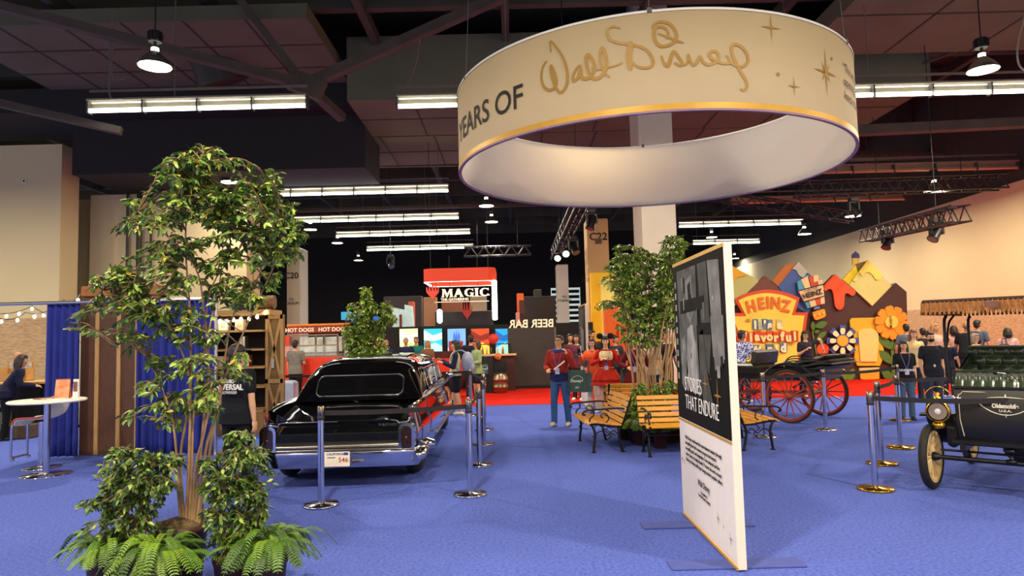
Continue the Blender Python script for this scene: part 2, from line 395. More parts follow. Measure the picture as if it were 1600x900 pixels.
box_truss(at(725, 394, 34), at(830, 391, 34), .45, 'thin far truss above the red square sign', 10)
box_truss(at(1080, 300, 27), at(1330, 340, 27), .4, 'black truss behind the unlit salmon lights', 18)
def spotlight(p, aim, label, lit=False, px_free=False):
    t = thing('spotlight', label, 'spotlight', p, 0, 'black stage spotlights on the trusses')
    MB().box((0, 0, 0), (.26, .26, .16), 0, None, .02).build('base', BLKPLAST, t)
    MB().box((-.16, 0, -.22), (.05, .16, .36)).box((.16, 0, -.22), (.05, .16, .36)).box((0, 0, -.07), (.36, .16, .05)).build('yoke', BLKPLAST, t)
    if px_free: MB().tube([(0, 0, .08), (0, 0, roof_z(p[0], p[1])-p[2])], .02, 6).build('stem', BLKPLAST, t)
    d = Vector(aim).normalized(); c = Vector((0, 0, -.34))
    MB().tube([c-d*.22, c-d*.16, c+d*.15, c+d*.26], [.09, .13, .13, .16], 14).build('head', BLKPLAST, t)
    MB().tube([c+d*.262, c+d*.268], .13, 14).build('lens', mat('#ffe9c0', .2, em=6) if lit else mat('#555a60', .1), t)
spotlight(at(1386, 362, 23.2), (-.5, -.3, -1), 'black moving spotlight under the left end of the wall truss')
spotlight(at(1462, 345, 19.6), (-.7, -.2, -.9), 'black moving spotlight under the right end of the wall truss')
spotlight(at(1333, 312, 24), (.5, -.2, -.8), 'black spotlight below the long truss by the salmon lights')
spotlight(at(872, 388, 29), (-.2, -1, -.5), 'lower black spotlight with bright lens left of the C22 column', True)
spotlight(at(884, 380, 27), (-.1, -1, -.5), 'middle black spotlight left of the C22 column', True)
spotlight(at(896, 372, 25), (.3, -.5, -.9), 'upper dark spotlight beside the C22 column')
spotlight(at(924, 330, 22), (-.3, -.2, -1), 'black spotlight touching the top of the C22 column')
spotlight(at(610, 400, 33), (.3, -.6, -.8), 'small far spotlight over the back tree', px_free=True)
# ================================================================ THE DRUM SIGN
RC, RR, RZ, RH = Vector((2.25, 10.98, 0)), 3.05, 4.28, 1.22
FABRIC = mat('#d2bf99', .8, var=.02, sc=2); GOLD = mat('#a07a30', .5, .15, var=.08, sc=30); GOLDB = mat('#c99a36', .45, .25, var=.06)
LINER = mat('#f4f2ef', .8, var=.02, sc=.4); 
def translucent(m, f):
    nt = m.node_tree; b = nt.nodes['Principled BSDF']; t = nt.nodes.new('ShaderNodeBsdfTranslucent'); x = nt.nodes.new('ShaderNodeMixShader'); x.inputs[0].default_value = f
    src = b.inputs['Base Color'].links[0].from_socket; nt.links.new(src, t.inputs[0]); nt.links.new(b.outputs[0], x.inputs[1]); nt.links.new(t.outputs[0], x.inputs[2])
    nt.links.new(x.outputs[0], [n for n in nt.nodes if n.type == 'OUTPUT_MATERIAL'][0].inputs[0])
translucent(FABRIC, .3); translucent(LINER, .45)
MAUVE = mat('#9a7f96', .6)
t = thing('hanging_sign', 'huge white drum sign with gold script hanging over the trees', 'sign', (RC.x, RC.y, RZ))
MB().lathe([(RR, .0), (RR, RH), (RR-.03, RH)], 160).build('outer_banner', FABRIC, t)
MB().lathe([(RR-.035, RH), (RR-.035, 0)], 160).build('inner_lining', LINER, t)
MB().lathe([(RR+.006, .0), (RR+.006, .085)], 160).build('gold_band', GOLDB, t)
MB().lathe([(RR+.008, -.012), (RR+.008, .012), (RR-.04, .012), (RR-.04, -.012), (RR+.008, -.012)], 160).build('lower_rim', MAUVE, t)
MB().lathe([(RR+.01, RH-.01), (RR+.01, RH+.02), (RR-.04, RH+.02), (RR-.04, RH-.01)], 160).build('upper_rim', WHITE, t)
for k in range(6):
    a = k*PI/3+.35; p = Vector((RR*math.cos(a)*.995, RR*math.sin(a)*.995, RH+.02))
    q = MB().tube([p, (p.x*.9, p.y*.9, 6.9)], .005, 5); q.box(p, (.06, .06, .06)); q.build('hanging_cable', mat('#55504a', .6), t)
def on_drum(px, py):                # where the sight line meets the drum's near face: (angle, height)
    d = ray(px, py); ox, oy = -RC.x, -RC.y; A = d.x**2+d.y**2; B = 2*(ox*d.x+oy*d.y); Cc = ox*ox+oy*oy-(RR+.01)**2
    k = (-B-math.sqrt(max(0, B*B-4*A*Cc)))/(2*A); p = Vector((0, 0, HC))+d*k
    return math.atan2(p.x-RC.x, -(p.y-RC.y)), p.z-RZ
def drum(a, z, e=.012): r = RR+e; return (r*math.sin(a), -r*math.cos(a), z)
STROKES = [  # the gold script, stroke by stroke: points, half width
 ([(132, 395), (127, 285), (190, 350), (250, 440), (288, 550), (300, 650), (285, 740), (238, 800), (200, 780), (170, 725), (142, 630), (130, 535), (150, 560), (178, 640), (186, 715), (150, 768), (100, 772), (55, 728), (36, 650), (45, 570), (66, 515), (92, 482)], 12, 4),
 ([(437, 585), (428, 530), (390, 560), (352, 640), (366, 684), (408, 645), (432, 570), (440, 640), (480, 662), (530, 640), (575, 560), (550, 475), (512, 420), (487, 450), (492, 520), (515, 600), (550, 652), (600, 660), (655, 618), (688, 540), (682, 430), (650, 352), (630, 400), (632, 500), (662, 590), (725, 648)], 14, 4),
 ([(540, 555), (610, 570), (700, 548), (780, 530), (832, 508), (848, 492)], 7, 4),
 ([(832, 156), (770, 136), (712, 155), (700, 212), (742, 276), (820, 300), (900, 312), (990, 328), (1060, 352), (1118, 395), (1152, 455), (1160, 510), (1128, 545), (1060, 552), (1000, 535), (955, 500), (920, 455)], 11, 4),
 ([(940, 285), (930, 350), (918, 430), (925, 500), (935, 575)], 21, 4),
 ([(270, 262), (286, 205), (245, 148), (172, 142), (142, 205), (160, 290), (212, 334), (290, 324), (355, 282), (368, 220), (330, 140), (260, 96), (190, 92), (135, 122), (130, 160)], 12, 5), ([(180, 205), (300, 250), (380, 283), (440, 303)], 9, 5),
 ([(215, 432), (240, 500), (280, 535), (302, 480), (336, 388), (392, 450), (426, 508), (400, 530), (348, 500)], 12, 5), ([(400, 530), (470, 512), (484, 420), (502, 470), (532, 522), (570, 500), (600, 438), (642, 500), (690, 520), (760, 495), (795, 440), (768, 390), (730, 385), (696, 415), (722, 460), (780, 490), (850, 510), (905, 500), (890, 450), (860, 428)], 11, 5),
 ([(905, 500), (960, 530), (1030, 540), (1084, 490), (1078, 420), (1030, 350), (962, 315), (926, 335), (926, 400), (960, 490), (1010, 590), (1060, 670), (1078, 730), (1050, 780), (1008, 765)], 12, 5)]
m = MB()
for P, w, kind in STROKES:
    ox = 840 if kind == 4 else 1000
    C = cat(P, 5); n = len(C)
    A = [on_drum(ox+c[0]/6.43, 20+c[1]/6.43) for c in C]; A = [(a*RR, z) for a, z in A]
    ww = [w/6.43*.0100*(.45+.55*min(1, 4*min(i, n-1-i)/n+.15)) for i in range(n)]
    V, F = ribbon([np.array(a) for a in A], ww); m.add([drum(v[0]/RR, v[1]) for v in V], F)
m.build('script_lettering', GOLD, t)
def drum_text(s, size, pxy, off=0, align='LEFT', dz=0, ext=0):
    a, z = on_drum(*pxy); V, F = text_geo(s, size, off, ext, align, 4)
    return [drum(a+v[0]/RR, z+v[1]+dz) for v in V], F
MB().add(*drum_text('20 YEARS OF', .44, (818, 150), .004, 'RIGHT')).build('dark_lettering', INK, t)
for s_, z_ in (('“The way we', .19), ('opening new', 0), ('keep moving', -.19)):
    MB().add(*drum_text(s_, .17, (1318, 126), 0, 'LEFT', z_)).build('small_lettering', INK, t)
m = MB()
for px, py, r, k in ((1205, 43, .19, 4), (1291, 113, .33, 8), (1241, 135, .14, 4)):
    a, z = on_drum(px, py)
    for P in ([star(r, 4, .1)] if k == 4 else [star(r, 4, .1), star(r*.55, 4, .16, PI/4)]):
        q = MB().poly([(p[0]*.8, p[1]) for p in P], 0); MB().add([drum(a+v[0]/RR, z+v[2]) for v in q.v], q.f).build('gold_star', GOLD, t)
for px, py in ((1216, 116), (1300, 91)):
    a, z = on_drum(px, py); q = MB().poly([(.025*math.cos(k), .025*math.sin(k)) for k in np.linspace(0, 6.28, 12)[:-1]], 0); MB().add([drum(a+v[0]/RR, z+v[2]) for v in q.v], q.f).build('gold_dot', GOLD, t)
# ================================================================ PRINTED PANELS
PRINTW = mat('#e9e1dc', .6, var=.02); PRINTB = mat('#0f0d0b', .7, var=.05, spec=.12); EDGE = mat('#efd9c4', .7, var=.02)
FEET = mat('#46539f', .95, bump=.5, bsc=150)
def grey(v): return mat('#%02x%02x%02x' % (v, v, max(0, v-3)), .7, var=.35, sc=6, spec=.12)
def sign_panel(label, x, y0, y1, h, near=True):
    """stands along Y; print on the -X face"""
    L = y1-y0; t = thing('sign_panel', label, 'sign', (x, y0, 0)); T = .06
    MB().box((T/2, L/2, h/2+.012), (T, L, h), 0, None, .004).build('board', EDGE, t)
    MB().box((-.002, L/2, .34*h), (.004, L-.01, .63*h)).build('white_print', PRINTW, t)
    zb = .385*h
    MB().box((-.003, L/2, zb+(h-zb)/2), (.006, L-.01, h-zb-.03)).build('photo_print', PRINTB, t)
    for c_, d_ in (((-.004, L/2, zb), (.008, L, .018)), ((-.003, L/2, h), (.01, L, .03)), ((-.003, L/2, .02), (.01, L, .02))): MB().box(c_, d_).build('gold_trim', GOLDB, t)
    f = MB()
    def prism(pts, m, e=.0075):     # pts: (along from far-left edge u 0..1, height fraction)
        q = MB().poly([(a*L, b*h) for a, b in pts], .001); f.add([(-e-v[1], L-v[0], v[2]) for v in q.v], [g[::-1] for g in q.f], m)
    sp = [(.02, .52, .98, .09, 5)]
    for i in range(9): prism([(.035, .93-.045*i), (.07, .93-.045*i), (.07, .905-.045*i), (.035, .905-.045*i)], 3)
    if near:
        random.seed(5)
        prism([(.1, .97), (.52, .97), (.50, .70), (.40, .62), (.22, .66), (.12, .60)], 0)
        prism([(.55, .97), (.72, .97), (.75, .70), (.70, .58), (.62, .62), (.58, .80)], 1)
        prism([(.74, .97), (.93, .96), (.95, .63), (.80, .60)], 2)
        prism([(.76, .78), (.97, .78), (.97, .64), (.78, .645)], 4, .009)
        prism([(.3, .92), (.42, .94), (.45, .80), (.37, .76), (.29, .80)], 4, .009); prism([(.34, .905), (.40, .915), (.40, .86), (.35, .85)], 5, .0105)
        prism([(.16, .85), (.66, .855), (.66, .81), (.16, .80)], 5, .010); prism([(.5, .76), (.76, .76), (.76, .72), (.5, .72)], 5, .0105)
        prism([(.30, .74), (.40, .76), (.48, .66), (.5, .56), (.42, .50), (.30, .52), (.24, .56)], 3, .009); prism([(.15, .70), (.24, .72), (.28, .58), (.2, .5), (.13, .53)], 2, .009)
        prism([(.54, .72), (.62, .74), (.66, .60), (.76, .47), (.6, .46), (.52, .56)], 1, .0105); prism([(.47, .70), (.50, .70), (.52, .50), (.49, .50)], 4, .011)
        for i in range(14): a = random.uniform(.1, .95); z = random.uniform(.48, .95); w = random.uniform(.015, .05); hh = random.uniform(.01, .06); prism([(a, z), (a+w, z+.004), (a+w*.9, z-hh), (a, z-hh)], random.choice((0, 3, 5, 5)), .0112)
    else:
        prism([(.1, .97), (.9, .97), (.6, .7), (.2, .6)], 1); prism([(.3, .8), (.8, .75), (.7, .55), (.35, .55)], 2, .009)
    f.build('photo_shapes', [grey(88), grey(72), grey(118), grey(150), grey(120), grey(22)], t)
    X = Matrix(((0, 0, -1, 0), (-1, 0, 0, 0), (0, 1, 0, 0), (0, 0, 0, 1)))     # text plane -> faces -X, reading toward -Y
    def tx(s, u, v, size, off=0, align='LEFT', sx=1): return Matrix.Translation((-.0125, L-u*L, v*h)) @ X, s, size, off, align, sx
    m = MB()
    for s, u, v, sz, sx in (('STORIES', .195, .53, .18, .82), ('THAT ENDURE', .195, .462, .18, .82)):
        a = tx(s, u, v, sz, -.002, 'LEFT', sx); put_text(m, a[1], a[2], a[0], 0, a[3], .001, sx, 'LEFT')
    m2 = m
    if near: m.build('title_lettering', mat('#f3efe8', .6), t)
    else:
        m = MB()
        m = MB(); [put_text(m, s, .2, tx(s, .15, v, .2)[0], 0, .004, .001, .62, 'LEFT') for s, v in (('BEST', .56), ('FRIENDS', .49))]
        m.build('title_lettering', mat('#f3efe8', .6), t)
    m = MB()
    for i, s in enumerate(('Walt Disney transformed the entertainment industry through', 'storytelling that both reassures progress that beyond', 'storytelling parks and imagination. From animated and live', 'action classics to family-friendly TV shows, his work created', 'Disney and always will forget change modern popular culture.')):
        put_text(m, s, .042, tx(s, .15, .325-i*.021, .042)[0], 0, .0004, .0008, 1.02, 'LEFT', 2)
    for s, u, v, sz in (('Walt Disney', .5, .185, .075), ('Co-Founder of', .5, .155, .034), ('The Walt Disney Company', .5, .14, .034)): put_text(m, s, sz, tx(s, u, v, sz)[0], 0, 0, .0008, .9, 'CENTER', 2)
    m.build('small_print', INK, t)
    m = MB()
    for u, v, r in ((.62, .55, .10), (.83, .52, .13), (.06, .23, .05), (.12, .225, .02), (.74, .115, .05), (.83, .105, .02), (.93, .085, .05), (.55, .53, .015), (.72, .57, .012)):
        q = MB().poly(star(r, 4, .12), .001); m.add([(-.0125-p[1], L-u*L-p[0]*.8, v*h+p[2]) for p in q.v], [g[::-1] for g in q.f])
    m.build('sparkles', GOLD, t)
    for yy in (.16, L-.34):
        q = MB().box((.03, yy, .006), (.95, .2, .012), 0, None, .004); q.build('foot_plate', FEET, t)
sign_panel('tall sign panel reading stories that endure, nearest at right', 1.52, 4.90, 6.44, 2.29)
sign_panel('far sign panel standing right of the man in the red jacket', 1.64, 15.6, 17.1, 2.36, False)
# ================================================================ STANCHIONS
def stanchion(p, label, base='steel', group='chrome belt posts'):
    t = thing('stanchion', label, 'stanchion', (p[0], p[1], 0), 0, group)
    MB().lathe([(0, .0), (.178, 0), (.178, .016), (.172, .024), (.05, .032), (.036, .04), (0, .04)], 36).build('base', CHROME if base == 'steel' else BRASS, t)
    MB().cyl((0, 0, .03), .033, .85, 20).build('post', CHROME, t)
    MB().lathe([(.036, .865), (.037, .87), (.037, .90), (.034, .905)], 20).build('collar', BLKPLAST, t)
    MB().lathe([(.034, .90), (.036, .905), (.036, .995), (.03, 1.005), (0, 1.006)], 20).build('head', mat('#8b7f78', .2, 1), t)
    return t
ST = dict(a=(-2.0, 7.15), b=(-.5, 7.47), c=(-.48, 9.15), d=(-.50, 10.86), e=(-.56, 12.57), f=(-5.05, 15.0), g=(-.95, 14.9),
          r1=(3.70, 7.24), r2=(4.47, 8.56), r3=(5.31, 9.64), r4=(5.12, 11.5), r5=(6.87, 12.43))
for k, lab, bs in (('a', 'chrome belt post directly behind the black car, left of the licence plate', 'steel'), ('b', 'chrome belt post in front of the row right of the black car', 'steel'),
                   ('c', 'second chrome belt post of the row right of the black car', 'steel'), ('d', 'third chrome belt post of the row right of the black car', 'steel'), ('e', 'furthest chrome belt post right of the black car', 'steel'),
                   ('f', 'dark belt post beyond the left tail fin by the hot dog stand', 'steel'),
                   ('r1', 'chrome belt post with golden base, nearest of the right group', 'brass'), ('r2', 'chrome belt post just behind the nearest right one', 'brass'), ('r3', 'chrome belt post beside the front fender of the old car', 'brass'),
                   ('r4', 'chrome belt post in front of the red carriage wheel', 'steel'), ('r5', 'far belt post between the two women at right and the flower backdrop', 'brass')):
    stanchion(ST[k], lab, bs)
BELT = mat('#1a1618', .8)
def belt(a, b, label, sag=.02, z=.935):
    a, b = Vector((*a, z)), Vector((*b, z)); d = (b-a); n = 14; q = MB(); V = []
    u = d.normalized(); s_ = Vector((-u.y, u.x, 0))*.0012; a = a+u*.037; b = b-u*.037; d = b-a
    for i in range(n+1):
        t = i/n; c = a+d*t-Vector((0, 0, sag*4*t*(1-t)))
        V += [c+s_-Vector((0, 0, .025)), c+s_+Vector((0, 0, .025)), c-s_+Vector((0, 0, .025)), c-s_-Vector((0, 0, .025))]
    F = [(i*4+j, i*4+(j+1) % 4, i*4+4+(j+1) % 4, i*4+4+j) for i in range(n) for j in range(4)]
    q.add(V, F); tag(q.build('barrier_belt', BELT), label, 'belt', 'black barrier belts')
belt(ST['a'], ST['b'], 'black belt across the trunk of the black car', .015)
belt(ST['b'], ST['c'], 'black belt between the first two posts right of the car'); belt(ST['c'], ST['d'], 'black belt between the second and third posts right of the car'); belt(ST['d'], ST['e'], 'black belt to the furthest post right of the car')
belt(ST['e'], ST['g'], 'black belt crossing in front of the woman with the backpack', .03)
belt(ST['f'], (-5.7, 11.6), 'black belt running left in front of the bookcase', .03); belt(ST['g'], ST['f'], 'black belt hidden behind the black car')
stanchion(ST['g'], 'belt post beyond the front of the black car'); stanchion((-5.7, 11.6), 'belt post hidden behind the man in black')
belt(ST['r1'], (5.1, 6.6), 'black belt passing in front of the old car', .02); stanchion((5.1, 6.6), 'belt post outside the photo at right')
belt(ST['r1'], ST['r2'], 'black belt between the two nearest right posts'); belt(ST['r2'], ST['r3'], 'black belt from the second right post to the old car'); belt(ST['r3'], ST['r5'], 'black belt toward the far right post')
belt(ST['r4'], ST['r5'], 'black belt in front of the flower backdrop', .03); belt(ST['r3'], (6.9, 10.2), 'black belt at the knees of the masked woman', .03); stanchion((6.9, 10.2), 'belt post hidden behind the old car')
belt(ST['r4'], (3.9, 10.9), 'black belt hidden behind the tall sign panel'); stanchion((3.9, 10.9), 'belt post hidden behind the tall sign panel')
# ================================================================ BENCHES
SLAT = mat('#d99a2b', .45, h2='#c27f1c', sc=5, stretch=(1, 9, 9), coat=.2)
def bench_frame(s):
    m = MB()
    m.tube(cat([(0, .21, 0), (0, .18, .12), (0, .16, .28), (0, .22, .42), (0, .30, .60), (0, .345, .78)], 5), .019, 8)     # back leg and stile
    m.tube(cat([(0, -.21, 0), (0, -.20, .10), (0, -.18, .26), (0, -.22, .38), (0, -.27, .41)], 5), .019, 8)                 # front leg
    m.tube(cat([(0, -.29, .40), (0, -.15, .395), (0, .05, .365), (0, .2, .36)], 5), .016, 8)                               # seat rail
    m.tube(cat([(0, .27, .60), (0, .12, .615), (0, -.1, .605), (0, -.27, .60), (0, -.335, .575), (0, -.345, .54), (0, -.31, .535)], 5), .015, 8)
    m.tube(cat([(0, -.24, .40), (0, -.25, .47), (0, -.19, .53), (0, -.20, .60)], 5), .012, 8)
    m.tube(cat([(0, -.05, .39), (0, .02, .46), (0, .0, .53), (0, -.06, .55), (0, -.09, .51), (0, -.06, .48)], 5), .009, 6)
    m.tube(cat([(0, -.22, .22), (0, -.1, .30), (0, 0, .24), (0, .08, .30), (0, .17, .24)], 5), .009, 6)
    m.tube(cat([(0, .02, .36), (0, -.03, .30), (0, .03, .26), (0, .05, .22), (0, 0, .19)], 5), .008, 6)
    for yy in (.21, -.21): m.box((0, yy, .008), (.05, .06, .016), 0, None, .004)
    m.box((0, -.28, .405), (.035, .05, .02))
    return m
def bench(label, loc, rz):
    t = thing('bench', label, 'bench', (*loc, 0), rz, 'wooden slat benches around the planted trees'); L = 1.22
    for s in (-1, 1):
        fm = bench_frame(s); o = fm.build('cast_iron_side', IRON, t); o.location = (s*(L/2-.05), 0, 0)
    for k, (y, z, a) in enumerate(((-.265, .415, .5), (-.19, .43, .1), (-.10, .42, -.12), (-.01, .405, -.12), (.08, .39, -.1), (.155, .385, 0))):
        MB().box((0, 0, 0), (L, .078, .022), 0, None, .004).build('seat_slat', SLAT, t, (0, y, z), (a, 0, 0))
    for k in range(5):
        z = .44+k*.077; y = .215+(z-.42)*.36
        MB().box((0, 0, 0), (L, .02, .062), 0, None, .004).build('back_slat', SLAT, t, (0, y-.02, z), (-.36, 0, 0))
    MB().tube([(-L/2+.05, .1, .24), (L/2-.05, .1, .24)], .008, 6).build('cross_rod', IRON, t)
bench('bench at left end of the tree group, turned toward the black car', (1.26, 10.45), -PI/2+.08)
bench('yellow bench facing the viewer in front of the trees', (2.36, 9.65), .02)
bench('bench behind the shrubs, seen from its front over the left bench', (2.25, 12.75), PI*1.0)
bench('bench mostly hidden behind the tall sign panel', (3.35, 10.3), PI/2+.05)
# ================================================================ PLANTS
LEAF = [mat('#3d5c22', .38, var=.25, sc=14), mat('#5d7c2a', .38, var=.25, sc=14), mat('#8fa544', .4, var=.2, sc=14), mat('#a9962c', .45, var=.2, sc=14), mat('#2a431d', .4, var=.25, sc=14)]
LEAFB = [mat('#527328', .4, var=.25, sc=10), mat('#739435', .4, var=.25, sc=10), mat('#a3bb50', .42, var=.2, sc=10), mat('#8f9a3a', .45, var=.2, sc=10), mat('#395726', .4, var=.2, sc=10)]
FERN = [mat('#4c7016', .5, var=.2, sc=20), mat('#688a1a', .5, var=.2, sc=20), mat('#365614', .5, var=.2, sc=20)]
BARK = mat('#b8946a', .8, h2='#8a6b4b', sc=18, bump=.4, stretch=(1, 1, .2)); TWIG = mat('#7a6242', .8)
def leaf(mb, p, d, L, w, m, rnd):
    """a folded pointed leaf: base p, direction d"""
    d = d.normalized(); s = d.cross(Vector((0, 0, 1)))
    if s.length < .05: s = Vector((1, 0, 0))
    s.normalize(); n = s.cross(d); ro = rnd.uniform(-.9, .9); s, n = s*math.cos(ro)+n*math.sin(ro), n*math.cos(ro)-s*math.sin(ro)
    a = p+d*L*.38+n*L*.05; q = p+d*L*.72+n*L*.0; t = p+d*L-n*L*.10
    V = [p, a+s*w*.5, q+s*w*.34-n*L*.02, t, q-s*w*.34-n*L*.02, a-s*w*.5, a-n*w*.14, q-n*w*.1]
    mb.add(V, [(0, 6, 1), (6, 7, 2, 1), (7, 3, 2), (0, 5, 6), (6, 5, 4, 7), (7, 4, 3)], m, False)
def sprig(fo, tw, a, b, n, L, rnd, pal, w=.42, droop=.55, r=.004):
    """a twig from a to b with leaves along its outer part"""
    a, b = Vector(a), Vector(b); mid = (a+b)/2+Vector((rnd.uniform(-.03, .03), rnd.uniform(-.03, .03), .03+.06*(b-a).length))
    C = [Vector(c) for c in cat([a, mid, b], 4)]; tw.tube(C, [r*1.3]*4+[r]*(len(C)-4), 4, 0, cap=False); ax = (b-a).normalized()
    for i in range(n):
        u = .3+.7*(i+rnd.random())/n; k = min(int(u*8), 7); p = C[k].lerp(C[k+1], u*8-k)
        d = ax*.7+Vector((rnd.gauss(0, .7), rnd.gauss(0, .7), rnd.gauss(0, .35)-droop))
        leaf(fo, p, d, L*rnd.uniform(.65, 1.15), L*w*rnd.uniform(.8, 1.1), pal(rnd), rnd)
def pal_tree(rnd):
    x = rnd.random(); return 0 if x < .34 else 1 if x < .72 else 2 if x < .93 else 3 if x < .975 else 4
def pal_dark(rnd):
    x = rnd.random(); return 0 if x < .40 else 1 if x < .70 else 2 if x < .84 else 4
def leafy(parent, stems, blobs, Y, dy, L, den, seed, mats, pal, name='foliage', droop=.55, sr=.016, tw_r=.004, reach=None):
    """stems: polylines of (px, py) from the ground up; blobs: crown clumps (px, py, rx, ry) at depth Y +- dy"""
    rnd = random.Random(seed); fo, tw, nodes = MB(), MB(), []; org = parent.location; sc = Y/FPX
    for P in stems:
        yo = rnd.uniform(-dy, dy)*.35
        Q = [at(x, y, Y+yo*min(1, i/2)) for i, (x, y) in enumerate(P)]; C = [Vector(c) for c in cat(Q, 4)]
        n = len(C); st = MB(); st.tube([c-org for c in C], [sr*(1-.72*i/n) for i in range(n)], 8); st.build('trunk', BARK, parent); nodes += C[n//3:]
    for px, py, rx, ry in blobs:
        cnt = max(3, int(den*rx*ry/60))
        for _ in range(cnt):
            a = rnd.uniform(0, 2*PI); q = math.sqrt(rnd.random()); x, y = px+rx*q*math.cos(a), py+ry*q*math.sin(a)
            b = at(x, y, Y+rnd.gauss(0, dy*.5))
            nd = min(nodes, key=lambda c: (c-b).length*(1 if c.z < b.z+.05 else 2.2))
            s = b-nd; l = s.length; st = b-s*min(1, .34/max(l, .01)) if (_ % 4 and l > .34) else nd
            sprig(fo, tw, st-org, b-org, 9 if l < .6 else 11, L, rnd, pal, droop=droop, r=tw_r)
    tw.build('twigs', TWIG, parent); f = fo.build(name, mats, parent); return f
def pot(parent, loc, r, h, m, soil=None):
    b = MB().lathe([(0, 0), (r*.74, 0), (r*.95, h*.86), (r, h*.86), (r*1.02, h), (r*.92, h), (r*.88, h*.9), (0, h*.9)], 32); b.build('pot', m, parent, loc)
    if soil:
        rnd = random.Random(3); q = MB()
        q.grid(lambda u, v: (r*.92*v*math.cos(2*PI*u), r*.92*v*math.sin(2*PI*u), h*.92+.07*(1-v*v)*(r/.19)+.016*math.sin(31*u*PI*2+9*v*7)*math.sin(23*v+u*40)), 64, 14); q.build('moss_mulch', soil, parent, loc)
POTB = mat('#4a2a24', .5); MOSS = mat('#7f6a44', .95, h2='#4c432c', sc=40, bump=1.0, bsc=45)
# ---- the big tree at left
YT = 4.9; base = gp(283, 905); base = at(281, 800, YT)
t = thing('potted_tree', 'tall leafy potted tree with thin bare trunks in the left foreground', 'plant', (base.x, YT, 0))
pot(t, (.0, 0, 0), .19, .43, POTB, MOSS)
STEMS = [[(283, 817), (277, 745), (275, 700), (268, 650), (250, 600), (232, 560)], [(296, 817), (300, 720), (302, 650), (316, 570), (330, 500), (345, 430), (350, 340)], [(308, 817), (320, 710), (336, 650), (345, 600), (352, 555), (362, 500), (385, 455), (405, 430), (430, 350)],
         [(291, 817), (296, 700), (298, 600), (298, 500), (293, 440), (290, 360), (300, 280), (318, 240)], [(288, 817), (282, 720), (290, 660), (296, 590), (270, 520), (230, 480), (160, 455)], [(303, 817), (312, 720), (320, 640), (326, 560), (318, 480), (306, 420), (262, 370), (215, 330)], [(312, 817), (330, 690), (340, 640), (352, 590), (380, 520), (410, 455), (445, 380)], [(300, 817), (306, 730), (318, 680), (330, 610), (322, 540), (330, 450), (380, 380)]]
CROWN = [(320, 246, 42, 14), (262, 250, 16, 12), (290, 270, 45, 22), (340, 252, 25, 12), (395, 276, 35, 16), (425, 266, 14, 8), (265, 290, 28, 22), (208, 312, 18, 12), (225, 332, 14, 14), (245, 352, 12, 12), (190, 357, 18, 12), (212, 352, 16, 12), (275, 330, 34, 24), (305, 310, 42, 28), (350, 322, 42, 34), (395, 315, 42, 30), (438, 325, 26, 16), (455, 345, 20, 12), (468, 372, 18, 10), (425, 362, 45, 26), (425, 397, 40, 22), (380, 345, 38, 28), (345, 360, 28, 18), (320, 380, 30, 10), (305, 393, 18, 8), (260, 390, 22, 10), (224, 402, 22, 12), (245, 418, 34, 13), (185, 420, 24, 12), (152, 438, 18, 12), (206, 440, 42, 16), (265, 445, 34, 14), (320, 420, 28, 13), (352, 402, 22, 13), (380, 402, 18, 15), (360, 450, 38, 16), (420, 438, 22, 14), (405, 468, 28, 8), (470, 402, 10, 10), (475, 365, 8, 6),
         (168, 478, 38, 14), (230, 478, 42, 18), (121, 498, 18, 10), (108, 510, 8, 8), (199, 513, 34, 16), (261, 500, 40, 22), (292, 522, 30, 18), (370, 475, 30, 8), (193, 540, 10, 8), (252, 568, 28, 12), (277, 585, 28, 11), (301, 562, 20, 11), (370, 566, 16, 14), (380, 592, 12, 10), (230, 615, 20, 14), (268, 637, 40, 12), (300, 630, 34, 18), (318, 600, 14, 20), (193, 655, 9, 9), (265, 660, 28, 8), (333, 647, 12, 14), (326, 530, 14, 14), (345, 470, 30, 14)]
leafy(t, STEMS, CROWN, YT, .42, .070, 2.1, 11, LEAF, pal_tree, sr=.0115)
# ---- shrubs around its foot
def shrub(label, blobs, Y, dy, seed, potpx=None, L=.058, den=3.2, pal=pal_dark, mats=LEAF, pr=.13, ph=.27):
    bx = sum(b[0] for b in blobs)/len(blobs) if potpx is None else potpx; g = at(bx, 700, Y)
    t = thing('shrub', label, 'plant', (g.x, Y, 0)); pot(t, (0, 0, 0), pr, ph, POTB, MOSS)
    rim = Vector((g.x, Y, ph)); st = []
    top = min(b[1] for b in blobs)
    rnd = random.Random(seed); zr = None
    base_py = 450-(FPX*((rim-Vector((0, 0, HC))).dot(UP))/((rim-Vector((0, 0, HC))).dot(FW))); base_px = 800+FPX*((rim-Vector((0, 0, HC))).dot(RT))/((rim-Vector((0, 0, HC))).dot(FW))
    for k in range(7):
        b = rnd.choice(blobs); st.append([(base_px+rnd.uniform(-8, 8), base_py), ((base_px+b[0])/2+rnd.uniform(-6, 6), (base_py+b[1])/2), (b[0], b[1])])
    leafy(t, st, blobs, Y, dy, L, den, seed, mats, pal, sr=.008, tw_r=.003); return t
shrub('broad dark leafy shrub left of the pot of the foreground tree', [(205, 716, 46, 14), (176, 738, 26, 14), (230, 735, 46, 18), (262, 722, 28, 14), (200, 765, 50, 22), (245, 765, 36, 20), (170, 790, 22, 14), (200, 800, 44, 24), (160, 845, 14, 8), (215, 835, 44, 22), (130, 795, 12, 8), (128, 830, 14, 6), (200, 868, 40, 16), (175, 704, 16, 6)], 4.75, .22, 21, 212)
